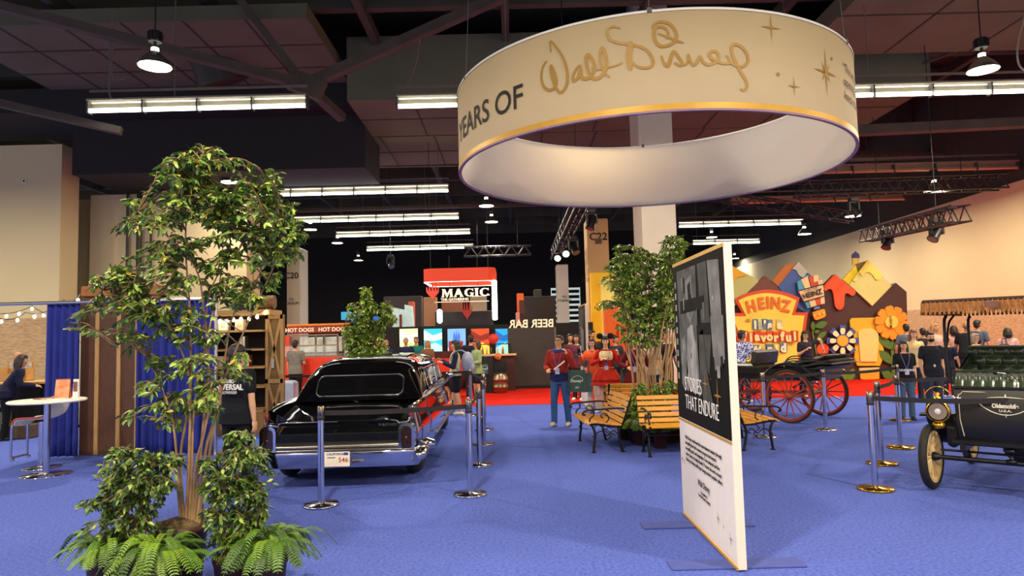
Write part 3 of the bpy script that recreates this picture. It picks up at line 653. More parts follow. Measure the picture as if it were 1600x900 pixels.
shrub('leafy shrub right of the trunks with long light green shoots', [(360, 722, 40, 18), (395, 712, 24, 14), (330, 735, 18, 16), (365, 690, 16, 10), (425, 730, 14, 10), (350, 765, 40, 24), (390, 768, 32, 26), (345, 805, 34, 24), (390, 812, 28, 22), (360, 845, 38, 20), (408, 790, 14, 18), (375, 684, 12, 10)], 4.68, .22, 22, 365, L=.056, den=3.4)
# ---- ferns
def frond(mb, p, az, L, rise, rnd, m):
    n = 30; d = Vector((math.cos(az), math.sin(az), 0)); C = []
    for i in range(n+1):
        u = i/n; C.append(p+d*L*(u*.93)+Vector((0, 0, L*(rise*u-1.02*rise*u*u*(.78+.2*u)))))
    for i in range(2, n):
        u = i/n; w = L*.115*math.sin(PI*min(1, .12+.88*(1-u)**.75))**.8*(.35+.65*min(1, u*5)); ax = (C[i+1]-C[i]).normalized() if i < n else ax
        s = ax.cross(Vector((0, 0, 1))).normalized(); step = L/n*.42
        for g in (-1, 1):
            tip = C[i]+s*g*w+ax*w*.28-Vector((0, 0, w*.22)); q = C[i]+s*g*w*.55+ax*w*.12
            mb.add([C[i]-ax*step*.8, q-ax*step, tip, q+ax*step, C[i]+ax*step*.8], [(0, 1, 2, 3, 4)] if g < 0 else [(4, 3, 2, 1, 0)], m)
    mb.tube(C[::3], .0022, 4, 2, cap=False)
def fern(label, loc, R, H, n, seed, pots=True):
    t = thing('fern', label, 'plant', (*loc, 0), 0, 'bright green ferns'); rnd = random.Random(seed); h = .27
    if pots: pot(t, (0, 0, 0), .12, h, POTB, MOSS)
    mb = MB()
    for k in range(n):
        az = k*2.39996+rnd.uniform(-.3, .3); u = rnd.random(); L = R*rnd.uniform(.7, 1.08)
        frond(mb, Vector((rnd.uniform(-.05, .05), rnd.uniform(-.05, .05), h)), az, L*(.72+.28*u), .4+H*(1-u*.8)*rnd.uniform(.7, 1.1), rnd, rnd.choice((0, 0, 1, 1, 2)))
    mb.build('fronds', FERN, t); return t
g = at(248, 875, 4.5); fern('bright fern in front of the tree pot, lowest in the photo', (g.x, 4.5), .40, 2.2, 84, 31)
g = at(420, 850, 4.62); fern('bright fern at right foot of the foreground shrubs', (g.x, 4.62), .43, 2.2, 90, 32)
g = at(165, 862, 4.72); fern('fern at left foot of the foreground shrubs', (g.x, 4.72), .40, 1.6, 60, 33)
g = at(405, 800, 4.85); fern('fern peeping between the right shrub and the fern at its foot', (g.x, 4.85), .33, 2.0, 26, 36)
# ---- the planted trees inside the benches
YB = 11.0
TB = [('left one of the slender trees inside the benches', [(967, 389, 9, 8), (971, 404, 16, 10), (998, 395, 13, 10), (962, 418, 18, 11), (989, 427, 26, 16), (955, 442, 17, 8), (978, 449, 24, 14), (940, 478, 14, 7), (973, 467, 18, 11), (993, 475, 24, 14), (971, 493, 13, 8), (993, 511, 22, 10), (968, 514, 8, 6), (1008, 410, 16, 12), (985, 530, 18, 8)], 996, 41, 11.0),
      ('middle one of the slender trees inside the benches', [(1011, 404, 20, 13), (1029, 427, 26, 16), (1011, 453, 30, 18), (1038, 460, 18, 22), (1024, 485, 28, 18), (1024, 511, 24, 14), (1035, 412, 18, 12), (1010, 490, 22, 16), (1015, 535, 22, 9)], 1018, 42, 11.25),
      ('right one of the slender trees inside the benches, behind the sign panel', [(1051, 380, 20, 14), (1066, 386, 14, 11), (1045, 400, 20, 12), (1056, 420, 24, 16), (1050, 450, 22, 20), (1060, 480, 22, 20), (1075, 440, 16, 24), (1045, 500, 20, 14)], 1044, 43, 10.8)]
for lab, blobs, bx, sd, Y in TB:
    g = at(bx, 640, Y); t = thing('potted_tree', lab, 'plant', (g.x, Y, 0)); pot(t, (0, 0, 0), .24, .38, POTB, MOSS); rnd = random.Random(sd); st = []
    for k in range(7):
        b = blobs[(k*3) % len(blobs)]; x0 = bx+rnd.uniform(-15, 15); st.append([(x0, 636), (x0+rnd.uniform(-8, 8), 585), ((x0*1.4+b[0]*.6)/2+rnd.uniform(-6, 6), 535), (b[0]*.7+x0*.3, (535+b[1])/2), (b[0], b[1])])
    leafy(t, st, blobs, Y, .4, .085, 8.5, sd, LEAFB, pal_tree, sr=.019, tw_r=.004)
for lab, blobs, bx, sd, Y in (('leafy shrub at left between the bench trees and the left bench', [(998, 618, 16, 14), (985, 632, 12, 12), (1012, 630, 18, 14), (1000, 606, 10, 8), (998, 650, 18, 12)], 1000, 51, 10.75), ('leafy shrub in the middle behind the facing yellow bench', [(1030, 612, 16, 14), (1045, 625, 16, 14), (1028, 635, 16, 10), (1050, 605, 12, 10)], 1035, 52, 10.7), ('leafy shrub hidden behind the tall sign panel and the bench', [(1075, 615, 20, 16), (1090, 632, 20, 12)], 1080, 53, 10.8)):
    shrub(lab, blobs, Y, .25, sd, bx, .075, 9, pal_dark, LEAFB, .2, .34)
for i, (lab, x, y, R) in enumerate((('fern between the left bench and the facing bench', 1.86, 10.5, .52), ('fern under the facing yellow bench at its left', 2.1, 10.15, .42), ('fern under the middle of the facing yellow bench', 2.55, 10.2, .42), ('fern behind the left bench', 1.72, 11.05, .4), ('fern hidden behind the tall sign panel', 2.7, 10.75, .4))):
    fern(lab, (x, y), R, 2.0, 64, 60+i)
# ---- the tree behind the black car
Y = 16.5; g = at(575, 600, Y); t = thing('potted_tree', 'small leafy tree standing beyond the roof of the black car', 'plant', (g.x, Y, 0)); pot(t, (0, 0, 0), .26, .4, POTB, MOSS)
leafy(t, [[(578, 616), (576, 560), (570, 500), (572, 450)], [(584, 616), (590, 560), (600, 515), (604, 480)], [(570, 616), (560, 570), (545, 530), (540, 500)], [(580, 616), (580, 540), (582, 480), (578, 455)], [(575, 616), (565, 560), (562, 520), (560, 480)]],
      [(570, 462, 9, 14), (576, 484, 16, 14), (604, 484, 9, 12), (604, 500, 14, 9), (560, 495, 14, 12), (578, 510, 24, 13), (545, 520, 12, 12), (548, 540, 14, 10), (573, 530, 26, 12), (590, 545, 18, 8), (560, 552, 18, 8), (612, 497, 8, 6), (545, 478, 6, 5)], Y, .4, .10, 22, 71, LEAFB, pal_tree, sr=.018)
shrub('low bushy plant around the tree beyond the car roof', [(575, 548, 30, 8), (555, 556, 20, 8), (598, 556, 20, 8)], 16.2, .3, 72, 575, .09, 16, pal_dark, LEAFB, .3, .5)
# ================================================================ VEHICLES
GLOSS = mat('#060607', .05, 0, 0, coat=1, spec=.8); DGLASS = mat('#0a0c0d', .02, 0, 0, coat=1, spec=.9); REDL = mat('#2c1613', .15, coat=.6, var=.2, sc=40)
def wheel(parent, loc, r, w, tyre, rimc, spokes, hubc, rimw=.03, name='wheel', ry=0, spk=.011, hub=.05):
    """axle along local X; wheel > tyre, rim, hub, each spoke"""
    R = Matrix.Rotation(PI/2, 4, 'Y')
    t = bpy.data.objects.new(name, None); COL.objects.link(t); t.parent = parent; t.location = loc; t.rotation_euler = (0, 0, ry)
    pr = [(r-w*.5-.0+w*.5*math.cos(a)-(.0), w*.5*math.sin(a)) for a in np.linspace(0, 2*PI, 13)]
    MB().lathe([(r-w*.5+w*.5*math.cos(a), w*.55*math.sin(a)) for a in np.linspace(0, 2*PI, 13)], 48, 0, R).build('tyre', tyre, t)
    ri = r-w*.9
    MB().lathe([(ri, -w*.45), (ri, w*.45), (ri-rimw, w*.45), (ri-rimw, -w*.45), (ri, -w*.45)], 48, 0, R, False).build('rim', rimc, t)
    if spokes:
        for k in range(spokes):
            a = 2*PI*k/spokes; d = Vector((0, math.cos(a), math.sin(a)))
            MB().tube([d*hub*.8, d*(ri-rimw*.6)], [spk*1.15, spk*.8], 7).build('spoke', rimc, t)
    MB().tube([(-w*.9, 0, 0), (-w*.5, 0, 0), (w*.5, 0, 0), (w*.9, 0, 0), (w*1.25, 0, 0)], [hub*.7, hub, hub, hub*.7, hub*.45], 16).build('hub', hubc, t)
    return t
# ---------------------------------------------------------------- the black limousine
LX, LY = -2.03, 7.93
car = thing('limousine', 'long glossy black vintage limousine seen from behind', 'car', (LX, LY, 0), .022)
ST_ = [(.10, .86, .885, .735, .40), (.30, .89, .90, .755, .33), (.7, .92, .915, .80, .27), (1.3, .945, .925, .86, .25), (2.2, .96, .93, .90, .24), (3.6, .96, .93, .92, .24), (4.8, .95, .91, .90, .24), (5.5, .93, .87, .87, .27), (5.95, .88, .80, .80, .32), (6.05, .84, .74, .74, .36)]
def half(s):
    y, xw, zc, zd, zb = s
    side = cat([(xw-.16, zb), (xw-.06, zb+.01), (xw-.005, zb+.12), (xw+.004, .52), (xw-.012, .64), (xw-.035, .76), (xw-.045, zc)], 4)
    top = cat([(xw-.045, zc), (xw-.075, zc+.006), (xw-.12, zc-.03), (xw-.17, zd+.015), (xw-.3, zd), (xw*.45, zd+.012), (0, zd+.018)], 4)
    return [np.array((p[0], y, p[1])) for p in side]+[np.array((p[0], y, p[1])) for p in top[1:]]
secs = [half(s) for s in ST_]; k = len(secs[0]); cols = []
for i in range(k): cols.append(cat([s[i] for s in secs], 5))
b = MB(); ny = len(cols[0])
for sx in (1, -1):
    V = [(c[j][0]*sx, c[j][1], c[j][2]) for j in range(ny) for c in cols]
    F = [(j*k+i, j*k+i+1, (j+1)*k+i+1, (j+1)*k+i) for j in range(ny-1) for i in range(k-1)]
    b.add(V, F if sx < 0 else [f[::-1] for f in F], 0, True)
    e = V[:k]+[(0, .10, .40)]; b.add(e, [(i, i+1, k) if sx > 0 else (i+1, i, k) for i in range(k-1)], 0)
    e = V[-k:]+[(0, 6.05, .36)]; b.add(e, [(i, i+1, k) if sx < 0 else (i+1, i, k) for i in range(k-1)], 0)
b.build('body', GLOSS, car)
MB().box((0, 3.1, .27), (1.5, 5.3, .1)).build('underbody', BLACK, car)
Q = 5.0; ZR = [(1.2, .885), (1.30, 1.02), (1.42, 1.16), (1.56, 1.28), (1.76, 1.38), (2.15, 1.432), (3.2, 1.45), (3.9, 1.44), (4.3, 1.40), (4.65, 1.22), (5.1, .90)]
_zr = cat(ZR, 8); _zy = [p[0] for p in _zr]; _zz = [p[1] for p in _zr]
def zr(y): return float(np.interp(y, _zy, _zz))
Z0 = .86
def cab_x(y, z, w=.845):
    f = (z-Z0)/max(1e-4, zr(y)-Z0)
    return w*(1-.14*(z-Z0)/.6)*max(0, 1-f**Q)**(1/Q) if f < 1 else 0
def cabin(u, v):
    y = 1.2+3.9*u; a = PI*v; c, s_ = math.cos(a), math.sin(a); q = 2/Q
    z = Z0+(zr(y)-Z0)*abs(s_)**q; x = .845*(1-.14*(z-Z0)/.6)*math.copysign(abs(c)**q, c); return (x, y, z)
MB().grid(lambda u, v: cabin(u**1.15, v), 60, 48).build('roof', GLOSS, car)
def rear_y(x, z):
    lo, hi = 1.2, 2.6
    for _ in range(28):
        m = (lo+hi)/2
        if z < zr(m) and cab_x(m, z) > abs(x): hi = m
        else: lo = m
    return hi
def rrect(w, h, r, n=6):
    P = []
    for cx, cy, a in ((w/2-r, h/2-r, 0), (-w/2+r, h/2-r, PI/2), (-w/2+r, -h/2+r, PI), (w/2-r, -h/2+r, 1.5*PI)):
        P += [(cx+r*math.cos(a+PI/2*i/n), cy+r*math.sin(a+PI/2*i/n)) for i in range(n+1)]
    return P
RW = rrect(1.13, .25, .075); wz = 1.075
m = MB(); V = [(0, rear_y(0, wz)-.012, wz)]
for f in np.linspace(.125, 1, 8): V += [(p[0]*f, rear_y(p[0]*f, wz+p[1]*f)-.012, wz+p[1]*f) for p in RW]
n = len(RW); F = [(0, 1+(j+1) % n, 1+j) for j in range(n)]
for i in range(7): F += [(1+i*n+j, 1+i*n+(j+1) % n, 1+(i+1)*n+(j+1) % n, 1+(i+1)*n+j) for j in range(n)]
m.add(V, F, 0, True); m.build('rear_window', DGLASS, car)
MB().tube([Vector((p[0]*1.01, rear_y(p[0], wz+p[1])-.014, wz+p[1]*1.03)) for p in RW], .010, 8, closed=True).build('window_trim', CHROME, car)
for sx in (-1, 1):
    for y0, y1 in ((1.98, 2.55), (2.66, 3.40), (3.50, 4.22)):
        P = [(c[0]+(y0+y1)/2, c[1]+1.10) for c in rrect(y1-y0, .30, .06, 4)]; n = len(P); cc = ((y0+y1)/2, 1.10)
        V = [(sx*(cab_x(cc[0], cc[1])+.01), *cc)]
        for f in (.5, 1): V += [(sx*(cab_x(cc[0]+(p[0]-cc[0])*f, cc[1]+(p[1]-cc[1])*f)+.01), cc[0]+(p[0]-cc[0])*f, cc[1]+(p[1]-cc[1])*f) for p in P]
        F = [(0, 1+j, 1+(j+1) % n) for j in range(n)]+[(1+j, 1+n+j, 1+n+(j+1) % n, 1+(j+1) % n) for j in range(n)]
        if sx < 0: F = [f[::-1] for f in F]
        MB().add(V, F, 0, True).build('side_window', DGLASS, car)
        MB().tube([Vector((sx*(cab_x(*p)+.012), *p)) for p in P], .009, 6, closed=True).build('window_trim', CHROME, car)
    MB().tube([(sx*.842, y, .905) for y in np.linspace(1.5, 4.9, 12)], .010, 6).build('belt_trim', CHROME, car)
    MB().tube([(sx*(.965), y, .36) for y in np.linspace(1.7, 4.7, 12)], .018, 6).build('sill_trim', CHROME, car)
    for y in (2.35, 3.25):
        MB().tube(cat([(sx*.93, y, .80), (sx*.965, y+.03, .80), (sx*.965, y+.15, .80), (sx*.93, y+.18, .80)], 4), .011, 6).build('door_handle', CHROME, car)
    q = MB(); q.tube([(sx*.90, 4.45, .90), (sx*.95, 4.45, .98)], .012, 8); q.ell((sx*.97, 4.45, 1.02), (.075, .05, .055)); q.build('side_mirror', CHROME, car)
    # tail lamp pod
    B = rrect(.15, .30, .065)
    pod = MB().poly([(p[0]*1.22, p[1]*1.1) for p in B], .16, 0, Matrix.Translation((sx*.785, -.02, .555))).build('tail_lamp', CHROME, car)
    MB().poly([(p[0]*.80, p[1]*.88) for p in B], .02, 0, Matrix.Translation((sx*.785, -.028, .555))).build('lens', REDL, pod)
    g = MB()
    for i in range(9): g.box((sx*.785, -.03, .45+i*.026), (.11, .004, .006))
    g.build('lens_grid', BLKPLAST, pod)
    MB().lathe([(0, 0), (.016, 0), (.012, .012), (0, .014)], 12, 0, Matrix.Translation((sx*.785, -.03, .56)) @ Matrix.Rotation(PI/2, 4, 'X')).build('lens_emblem', mat('#6b2a1c', .35), pod)
    MB().tube(cat([(sx*.70, .02, .715), (sx*.74, -.01, .73), (sx*.80, -.01, .74), (sx*.83, .06, .80), (sx*.83, .2, .88)], 5), [.012]*20+[.008], 8).build('fin_trim', CHROME, car)
    MB().ell((sx*.83, .085, .81), (.028, .03, .06)).build('fin_lamp', mat('#7d1a14', .15, coat=.8), car)
    MB().tube(cat([(sx*.52, .16, .752), (sx*.60, .10, .747), (sx*.67, .06, .74), (sx*.70, .05, .70)], 5), .010, 8).build('trunk_trim', CHROME, car)
for yy, lab in ((.86, 0), (5.0, 0)):
    for sx in (-1, 1): wheel(car, (sx*.775, yy, .345), .345, .2, RUBBER, CHROME, 0, CHROME, .12, hub=.11)
def loftx(mb, prof, xs, m=0):
    """profile (y, z) swept along x; xs: (x, y shift, z scale about zc)"""
    zc = sum(p[1] for p in prof)/len(prof); n = len(prof)
    V = [(x, p[0]+dy, zc+dz+(p[1]-zc)*s_) for x, dy, s_, dz in xs for p in prof]
    mb.add(V, [(i*n+j, i*n+(j+1) % n, (i+1)*n+(j+1) % n, (i+1)*n+j) for i in range(len(xs)-1) for j in range(n)], m, True)
PB = cat([(.06, .235), (-.03, .242), (-.046, .27), (-.056, .34), (-.06, .40), (-.05, .428), (.0, .437), (.06, .44)], 4)
m = MB(); loftx(m, [tuple(p) for p in PB], [(-.94, .42, .55, .02), (-.935, .2, .8, .01), (-.91, .06, 1, 0), (-.84, .012, 1, 0), (-.5, -.006, 1, 0), (0, -.012, 1, 0), (.5, -.006, 1, 0), (.84, .012, 1, 0), (.91, .06, 1, 0), (.935, .2, .8, .01), (.94, .42, .55, .02)])
m.build('rear_bumper', mat('#c9cad2', .10, 1, .01), car)
for sx in (-1, 1): MB().tube([(sx*.88, -.02, .345), (sx*.93, .02, .36), (sx*.965, .2, .40), (sx*.965, .45, .42)], [.055, .075, .06, .03], 12).build('bumper_tip', BRASS if 0 else CHROME, car)
MB().box((0, .06, .525), (1.42, .07, .19)).build('tail_panel', BLACK, car)
for i in range(6): MB().box((0, .022, .535+i*.0145), (1.40, .012, .006)).build('grille_bar', mat('#2c2c30', .25, 1), car)
MB().tube([(-.70, .02, .475), (.70, .02, .475)], .024, 12).build('chrome_strip', mat('#e8e0c8', .18, 1, .02), car)
MB().box((0, .03, .437), (1.44, .05, .012)).build('bumper_edge', CHROME, car)
MB().box((0, .048, .618), (1.40, .03, .008)).build('grille_trim', CHROME, car)
m = MB(); m.grid(lambda u, v: (-.72+1.44*u, .10-.075*v**.7, .750-.135*v), 4, 10); m.build('trunk_lip', GLOSS, car)
MB().tube([(-.64, .095, .742), (.64, .095, .742)], .005, 6).build('trunk_seam', mat('#3a3a3e', .2, 1), car)
MB().lathe([(0, .01), (.012, .01), (.014, 0)], 12, 0, Matrix.Translation((-.02, .05, .645)) @ Matrix.Rotation(PI/2, 4, 'X')).build('trunk_lock', CHROME, car)
m = MB()
for i, c in enumerate('FLEETWOOD'): put_text(m, c, .036, Matrix.Translation((.47+i*.024, .046, .700)) @ XZ, 0, .0015, .003)
m.build('badge_lettering', CHROME, car)
MB().tube(cat([(-.80, .10, .74), (-.7, .04, .748), (-.4, .02, .752), (.0, .02, .752)], 4), .006, 6).build('trunk_highlight_trim', CHROME, car)
pl = MB().box((0, 0, 0), (.31, .012, .165), 0, None, .004).build('licence_plate', mat('#e6ddc6', .5, var=.03), car, (.0, -.085, .345))
m = MB(); put_text(m, 'CALIFORNIA', .036, Matrix.Translation((0, -.0065, .058)) @ XZ, 0, .001, .001); m.build('plate_heading', mat('#2a3a7c', .5), pl)
m = MB(); put_text(m, '546', .075, Matrix.Translation((.085, -.0065, -.01)) @ XZ, 0, .001, .001); m.build('plate_number', mat('#a03a30', .5), pl)
m = MB().box((-.05, -.007, .02), (.09, .002, .012)).build('plate_line', mat('#6b6a80', .5), pl)
MB().box((.115, -.007, .06), (.05, .002, .03)).build('plate_sticker', mat('#2b3f8f', .5), pl)
MB().box((0, 6.08, .55), (1.3, .06, .3)).build('front_grille', CHROME, car); MB().box((0, 6.15, .36), (1.85, .14, .16), 0, None, .04).build('front_bumper', CHROME, car)
for sx in (-1, 1): MB().lathe([(0, .03), (.07, .02), (.09, 0)], 20, 0, Matrix.Translation((sx*.68, 6.09, .62)) @ Matrix.Rotation(-PI/2, 4, 'X')).build('headlamp', GLASS, car)
# ---------------------------------------------------------------- the black carriage with red wheels
RW_ = mat('#7e2d18', .4, h2='#a1411f', sc=20, coat=.3); BUGGY = mat('#0f0d0c', .3, coat=.4); LEATH = mat('#1d1a17', .38, h2='#34302a', sc=9, bump=.5, bsc=7)
f_ = Vector((-.66, .75, 0)).normalized(); rzc = math.atan2(f_.x, -f_.y)
cg = thing('carriage', 'old black horse carriage with spoked red wheels and folded hood', 'carriage', (5.42, 12.88, 0), rzc)
for sx in (-1, 1):
    wheel(cg, (sx*.68, 0, .475), .475, .045, mat('#2a1712', .6), RW_, 14, RW_, .035, spk=.013, hub=.06)
    wheel(cg, (sx*.66, -1.45, .40), .40, .045, mat('#2a1712', .6), RW_, 12, RW_, .032, ry=0, spk=.012, hub=.055)
for y, r in ((0, .475), (-1.45, .40)):
    MB().tube([(-.68, y, r), (.68, y, r)], .025, 10).build('axle', RW_, cg)
    for g in (0, 1): MB().tube(cat([(-.5, y, r+.05+g*.10), (-.25, y, r+.02+g*.17), (.25, y, r+.02+g*.17), (.5, y, r+.05+g*.10)], 6), .018, 6).build('leaf_spring', BUGGY, cg)
MB().tube([(0, .0, .5), (0, -1.45, .46)], .03, 8).build('reach_pole', RW_, cg)
m = MB().box((0, -.62, .80), (.86, 2.15, .10), 0, None, .02); m.build('floor_pan', BUGGY, cg)
m = MB(); P = [(-1.75, .84), (-1.70, 1.02), (-1.2, .98), (-.5, .94), (.2, .98), (.48, 1.0), (.48, .84)]
for sx in (-1, 1): m.poly([(p[0], p[1]) for p in P], .03, 0, Matrix.Translation((sx*.44+.015, 0, 0)) @ Matrix.Rotation(PI/2, 4, 'Z'))
m.box((0, .47, .92), (.88, .03, .17)).box((0, -1.73, .93), (.88, .03, .18)); m.build('side_panels', BUGGY, cg)
for y in (-1.05, .02):
    MB().box((0, y, .97), (.84, .46, .13), 0, None, .04).build('seat_cushion', LEATH, cg)
MB().box((0, -.80, 1.15), (.84, .10, .30), 0, (-.2, 0, 0), .04).build('seat_back', LEATH, cg)
m = MB()
for i, (y0, y1, z, th, wx) in enumerate(((-.10, .66, .985, .05, 1.02), (-.16, .74, 1.055, .055, 1.10), (-.20, .70, 1.125, .05, 1.08), (-.05, .64, 1.19, .05, 1.04))):
    def fn(u, v, y0=y0, y1=y1, z=z, th=th, wx=wx, i=i):
        a = 2*PI*v; c, s_ = math.cos(a), math.sin(a); y = y0+(y1-y0)*u; e = min(1, u*5+.25, (1-u)*7+.2)
        return (wx/2*math.copysign(abs(c)**.4, c)*(1+.03*math.sin(9*u+i*2)), y, z+.02*math.sin(u*8+i*1.7)-.05*(1-u)*i+(th*.72*math.copysign(abs(s_)**.7, s_))*e*(1+.25*math.sin(u*17+v*9+i)))
    m.grid(fn, 26, 28, 0, True, cv=True)
    for u in (0, 1): V = [fn(u, k/28) for k in range(28)]; m.add(V, [tuple(range(28)) if u else tuple(range(27, -1, -1))])
m.build('folded_hood', LEATH, cg)
for sx in (-1, 1):
    for k in range(4): MB().tube(cat([(sx*.5, -.35+k*.05, 1.0), (sx*.52, 0, 1.06+k*.04), (sx*.5, .40, 1.02+k*.05)], 5), .012, 6).build('hood_bow', BUGGY, cg)
    MB().tube(cat([(sx*.62, -.62, .72), (sx*.64, -.3, 1.0), (sx*.64, .1, 1.06), (sx*.62, .52, .82)], 6), .02, 6).build('mud_guard', BUGGY, cg)
    MB().lathe([(0, 0), (.04, 0), (.05, .04), (.05, .12), (.02, .16), (0, .17)], 10).build('side_lamp', BRASS, cg, (sx*.5, -1.45, .95))
MB().box((0, -1.86, 1.02), (.86, .03, .42), 0, (.3, 0, 0), .01).build('dash_board', LEATH, cg)
MB().tube([(0.1, -1.5, .42), (-.2, -2.2, .06)], .022, 8).build('shaft', RW_, cg)
# ---------------------------------------------------------------- the antique motor car at the right edge
fo = Vector((-.70, -.715, 0)).normalized(); rza = math.atan2(fo.x, -fo.y)
ac = thing('antique_car', 'antique black motor car with green tufted seats under a fringed canopy', 'car', (4.76, 6.75, 0), rza)
CREAM = mat('#d7b878', .5, var=.08); DKG = mat('#0a0a0d', .4, coat=.15, spec=.35); GREEN = mat('#2a3528', .28, h2='#3b4a35', sc=14, coat=.35)
for sx in (-1, 1):
    wheel(ac, (sx*.665, 0, .33), .33, .075, RUBBER, CREAM, 12, DKG, .03, ry=-.03, spk=.012, hub=.045)
    wheel(ac, (sx*.665, 1.75, .33), .33, .075, RUBBER, CREAM, 12, DKG, .03, spk=.012, hub=.045)
for y in (0, 1.75): MB().tube([(-.66, y, .33), (.66, y, .33)], .024, 10).build('axle', DKG, ac)
MB().tube([(-.60, .10, .39), (.60, .10, .39)], .012, 8).build('tie_rod', DKG, ac)
for sx in (-1, 1):
    MB().bar((sx*.36, -.1, .46), (sx*.36, 2.0, .46), .05, .07).build('chassis_rail', DKG, ac)
    MB().tube(cat([(sx*.36, .0, .36), (sx*.36, .0, .46), (sx*.37, .04, .52)], 4), .022, 8).build('spring_hanger', DKG, ac)
MB().box((0, 1.0, .50), (.92, 2.1, .05), 0, None, .01).build('floor_board', DKG, ac)
m = MB().ell((.05, .35, .42), (.16, .16, .13)); m.build('engine_sump', BLACK, ac); MB().box((.25, .3, .44), (.12, .2, .16), 0, None, .03).build('gear_housing', BLACK, ac)
m = MB(); m.lathe([(0, 0), (.05, 0), (.05, .03), (.02, .03), (.02, .10), (.045, .10), (.045, .13), (0, .13)], 10); m.build('grease_cup', DKG, ac, (.02, -.005, .33))
# the dash: curved panel bowed forward at the foot
m = MB(); m.grid(lambda u, v: ((-.44+.88*u)*(1-.07*(1-v)), -.02+.16*(v-.35)**2+.02*(2*u-1)**2, .51+.53*v), 12, 10); m.grid(lambda u, v: ((.44-.88*u)*(1-.07*(1-v)), .02+.16*(v-.35)**2+.02*(2*u-1)**2, .51+.53*v), 12, 10)
m.bar((-.44, .06, 1.042), (.44, .06, 1.042), .06, .02); m.build('dash_panel', DKG, ac)
def dp(x, z, e=.006): v = (z-.51)/.53; return Vector((x, -.02+.16*(v-.35)**2+.02*(x/.44)**2-e, z))
PIN = mat('#d9d3b8', .4, .3)
m = MB(); C = [(-.36, .56), (-.385, .72), (-.395, .965), (-.37, .98), (-.36, 1.0), (.36, 1.0), (.37, .98), (.395, .965), (.385, .72), (.36, .56)]
m.tube([dp(*p) for p in C], .0045, 5); m.build('pinstripe', PIN, ac)
m = MB()
m.tube([dp(x, .945-.10*x*x*4+.012) for x in np.linspace(-.15, .15, 9)], [.002, .005, .006, .006, .006, .006, .006, .005, .002], 5)
m.tube([dp(x, .80+x*x*2.1-.01) for x in np.linspace(-.24, .24, 17)], [.003]+[.006]*15+[.003], 5)
m.tube([dp(0, .765), dp(0, .80)], [.002, .013], 6); m.tube([dp(0, .99), dp(0, .955)], [.002, .013], 6)
for s_ in (-1, 1): m.tube([dp(s_*.24, .91), dp(s_*.275, .92), dp(s_*.25, .90)], [.009, .002, .004], 5)
m.build('scroll_emblem', PIN, ac)
m = MB(); put_text(m, 'Oldsmobile', .056, Matrix.Translation((0, -.03, .875)) @ XZ, 0, .003, .003, .82); put_text(m, 'U.S.A.', .032, Matrix.Translation((0, -.032, .83)) @ XZ, 0, .001, .003, 1.3); m.build('gold_lettering', PIN, ac)
# seats
def tufts(u, v, w, h, x0, y0, z0, lean):
    a, b_ = u*7, v*3; d = .045*abs(math.cos(PI*(a+.5*(int(b_) % 2))))**.6*abs(math.sin(PI*b_))**.5 if 0 < v < 1 else 0
    return (x0-w/2+w*u, y0+lean*v-d, z0+h*v)
MB().box((0, .62, .94), (.96, .56, .10), 0, None, .03).build('seat_box', DKG, ac)
m = MB(); m.grid(lambda u, v: (-.5+1.0*u, .34+.10*math.sin(v*PI*.5)-.02*abs(math.sin(u*PI*11)), .98+.20*v), 88, 8); m.grid(lambda u, v: (.5-1.0*u, .50+.04*v, .98+.20*v), 8, 4); m.bar((-.5, .47, 1.185), (.5, .47, 1.185), .12, .025, 0, (0, 0, 1), .01)
m.build('front_seat', GREEN, ac)
MB().box((0, .62, 1.01), (.94, .5, .10), 0, None, .04).build('front_cushion', GREEN, ac)
m = MB(); m.grid(lambda u, v: tufts(u, v, 1.06, .32, 0, 1.30, 1.10, .05), 84, 36); m.grid(lambda u, v: (.53-1.06*u, 1.38+.05*v, 1.10+.32*v), 8, 4); m.bar((-.53, 1.36, 1.42), (.53, 1.36, 1.42), .10, .02, 0)
m.build('tufted_seat_back', GREEN, ac)
MB().box((0, 1.22, 1.0), (1.0, .45, .2), 0, None, .05).build('rear_cushion', GREEN, ac); MB().box((0, 1.45, .75), (1.0, .95, .42), 0, None, .03).build('rear_body', DKG, ac)
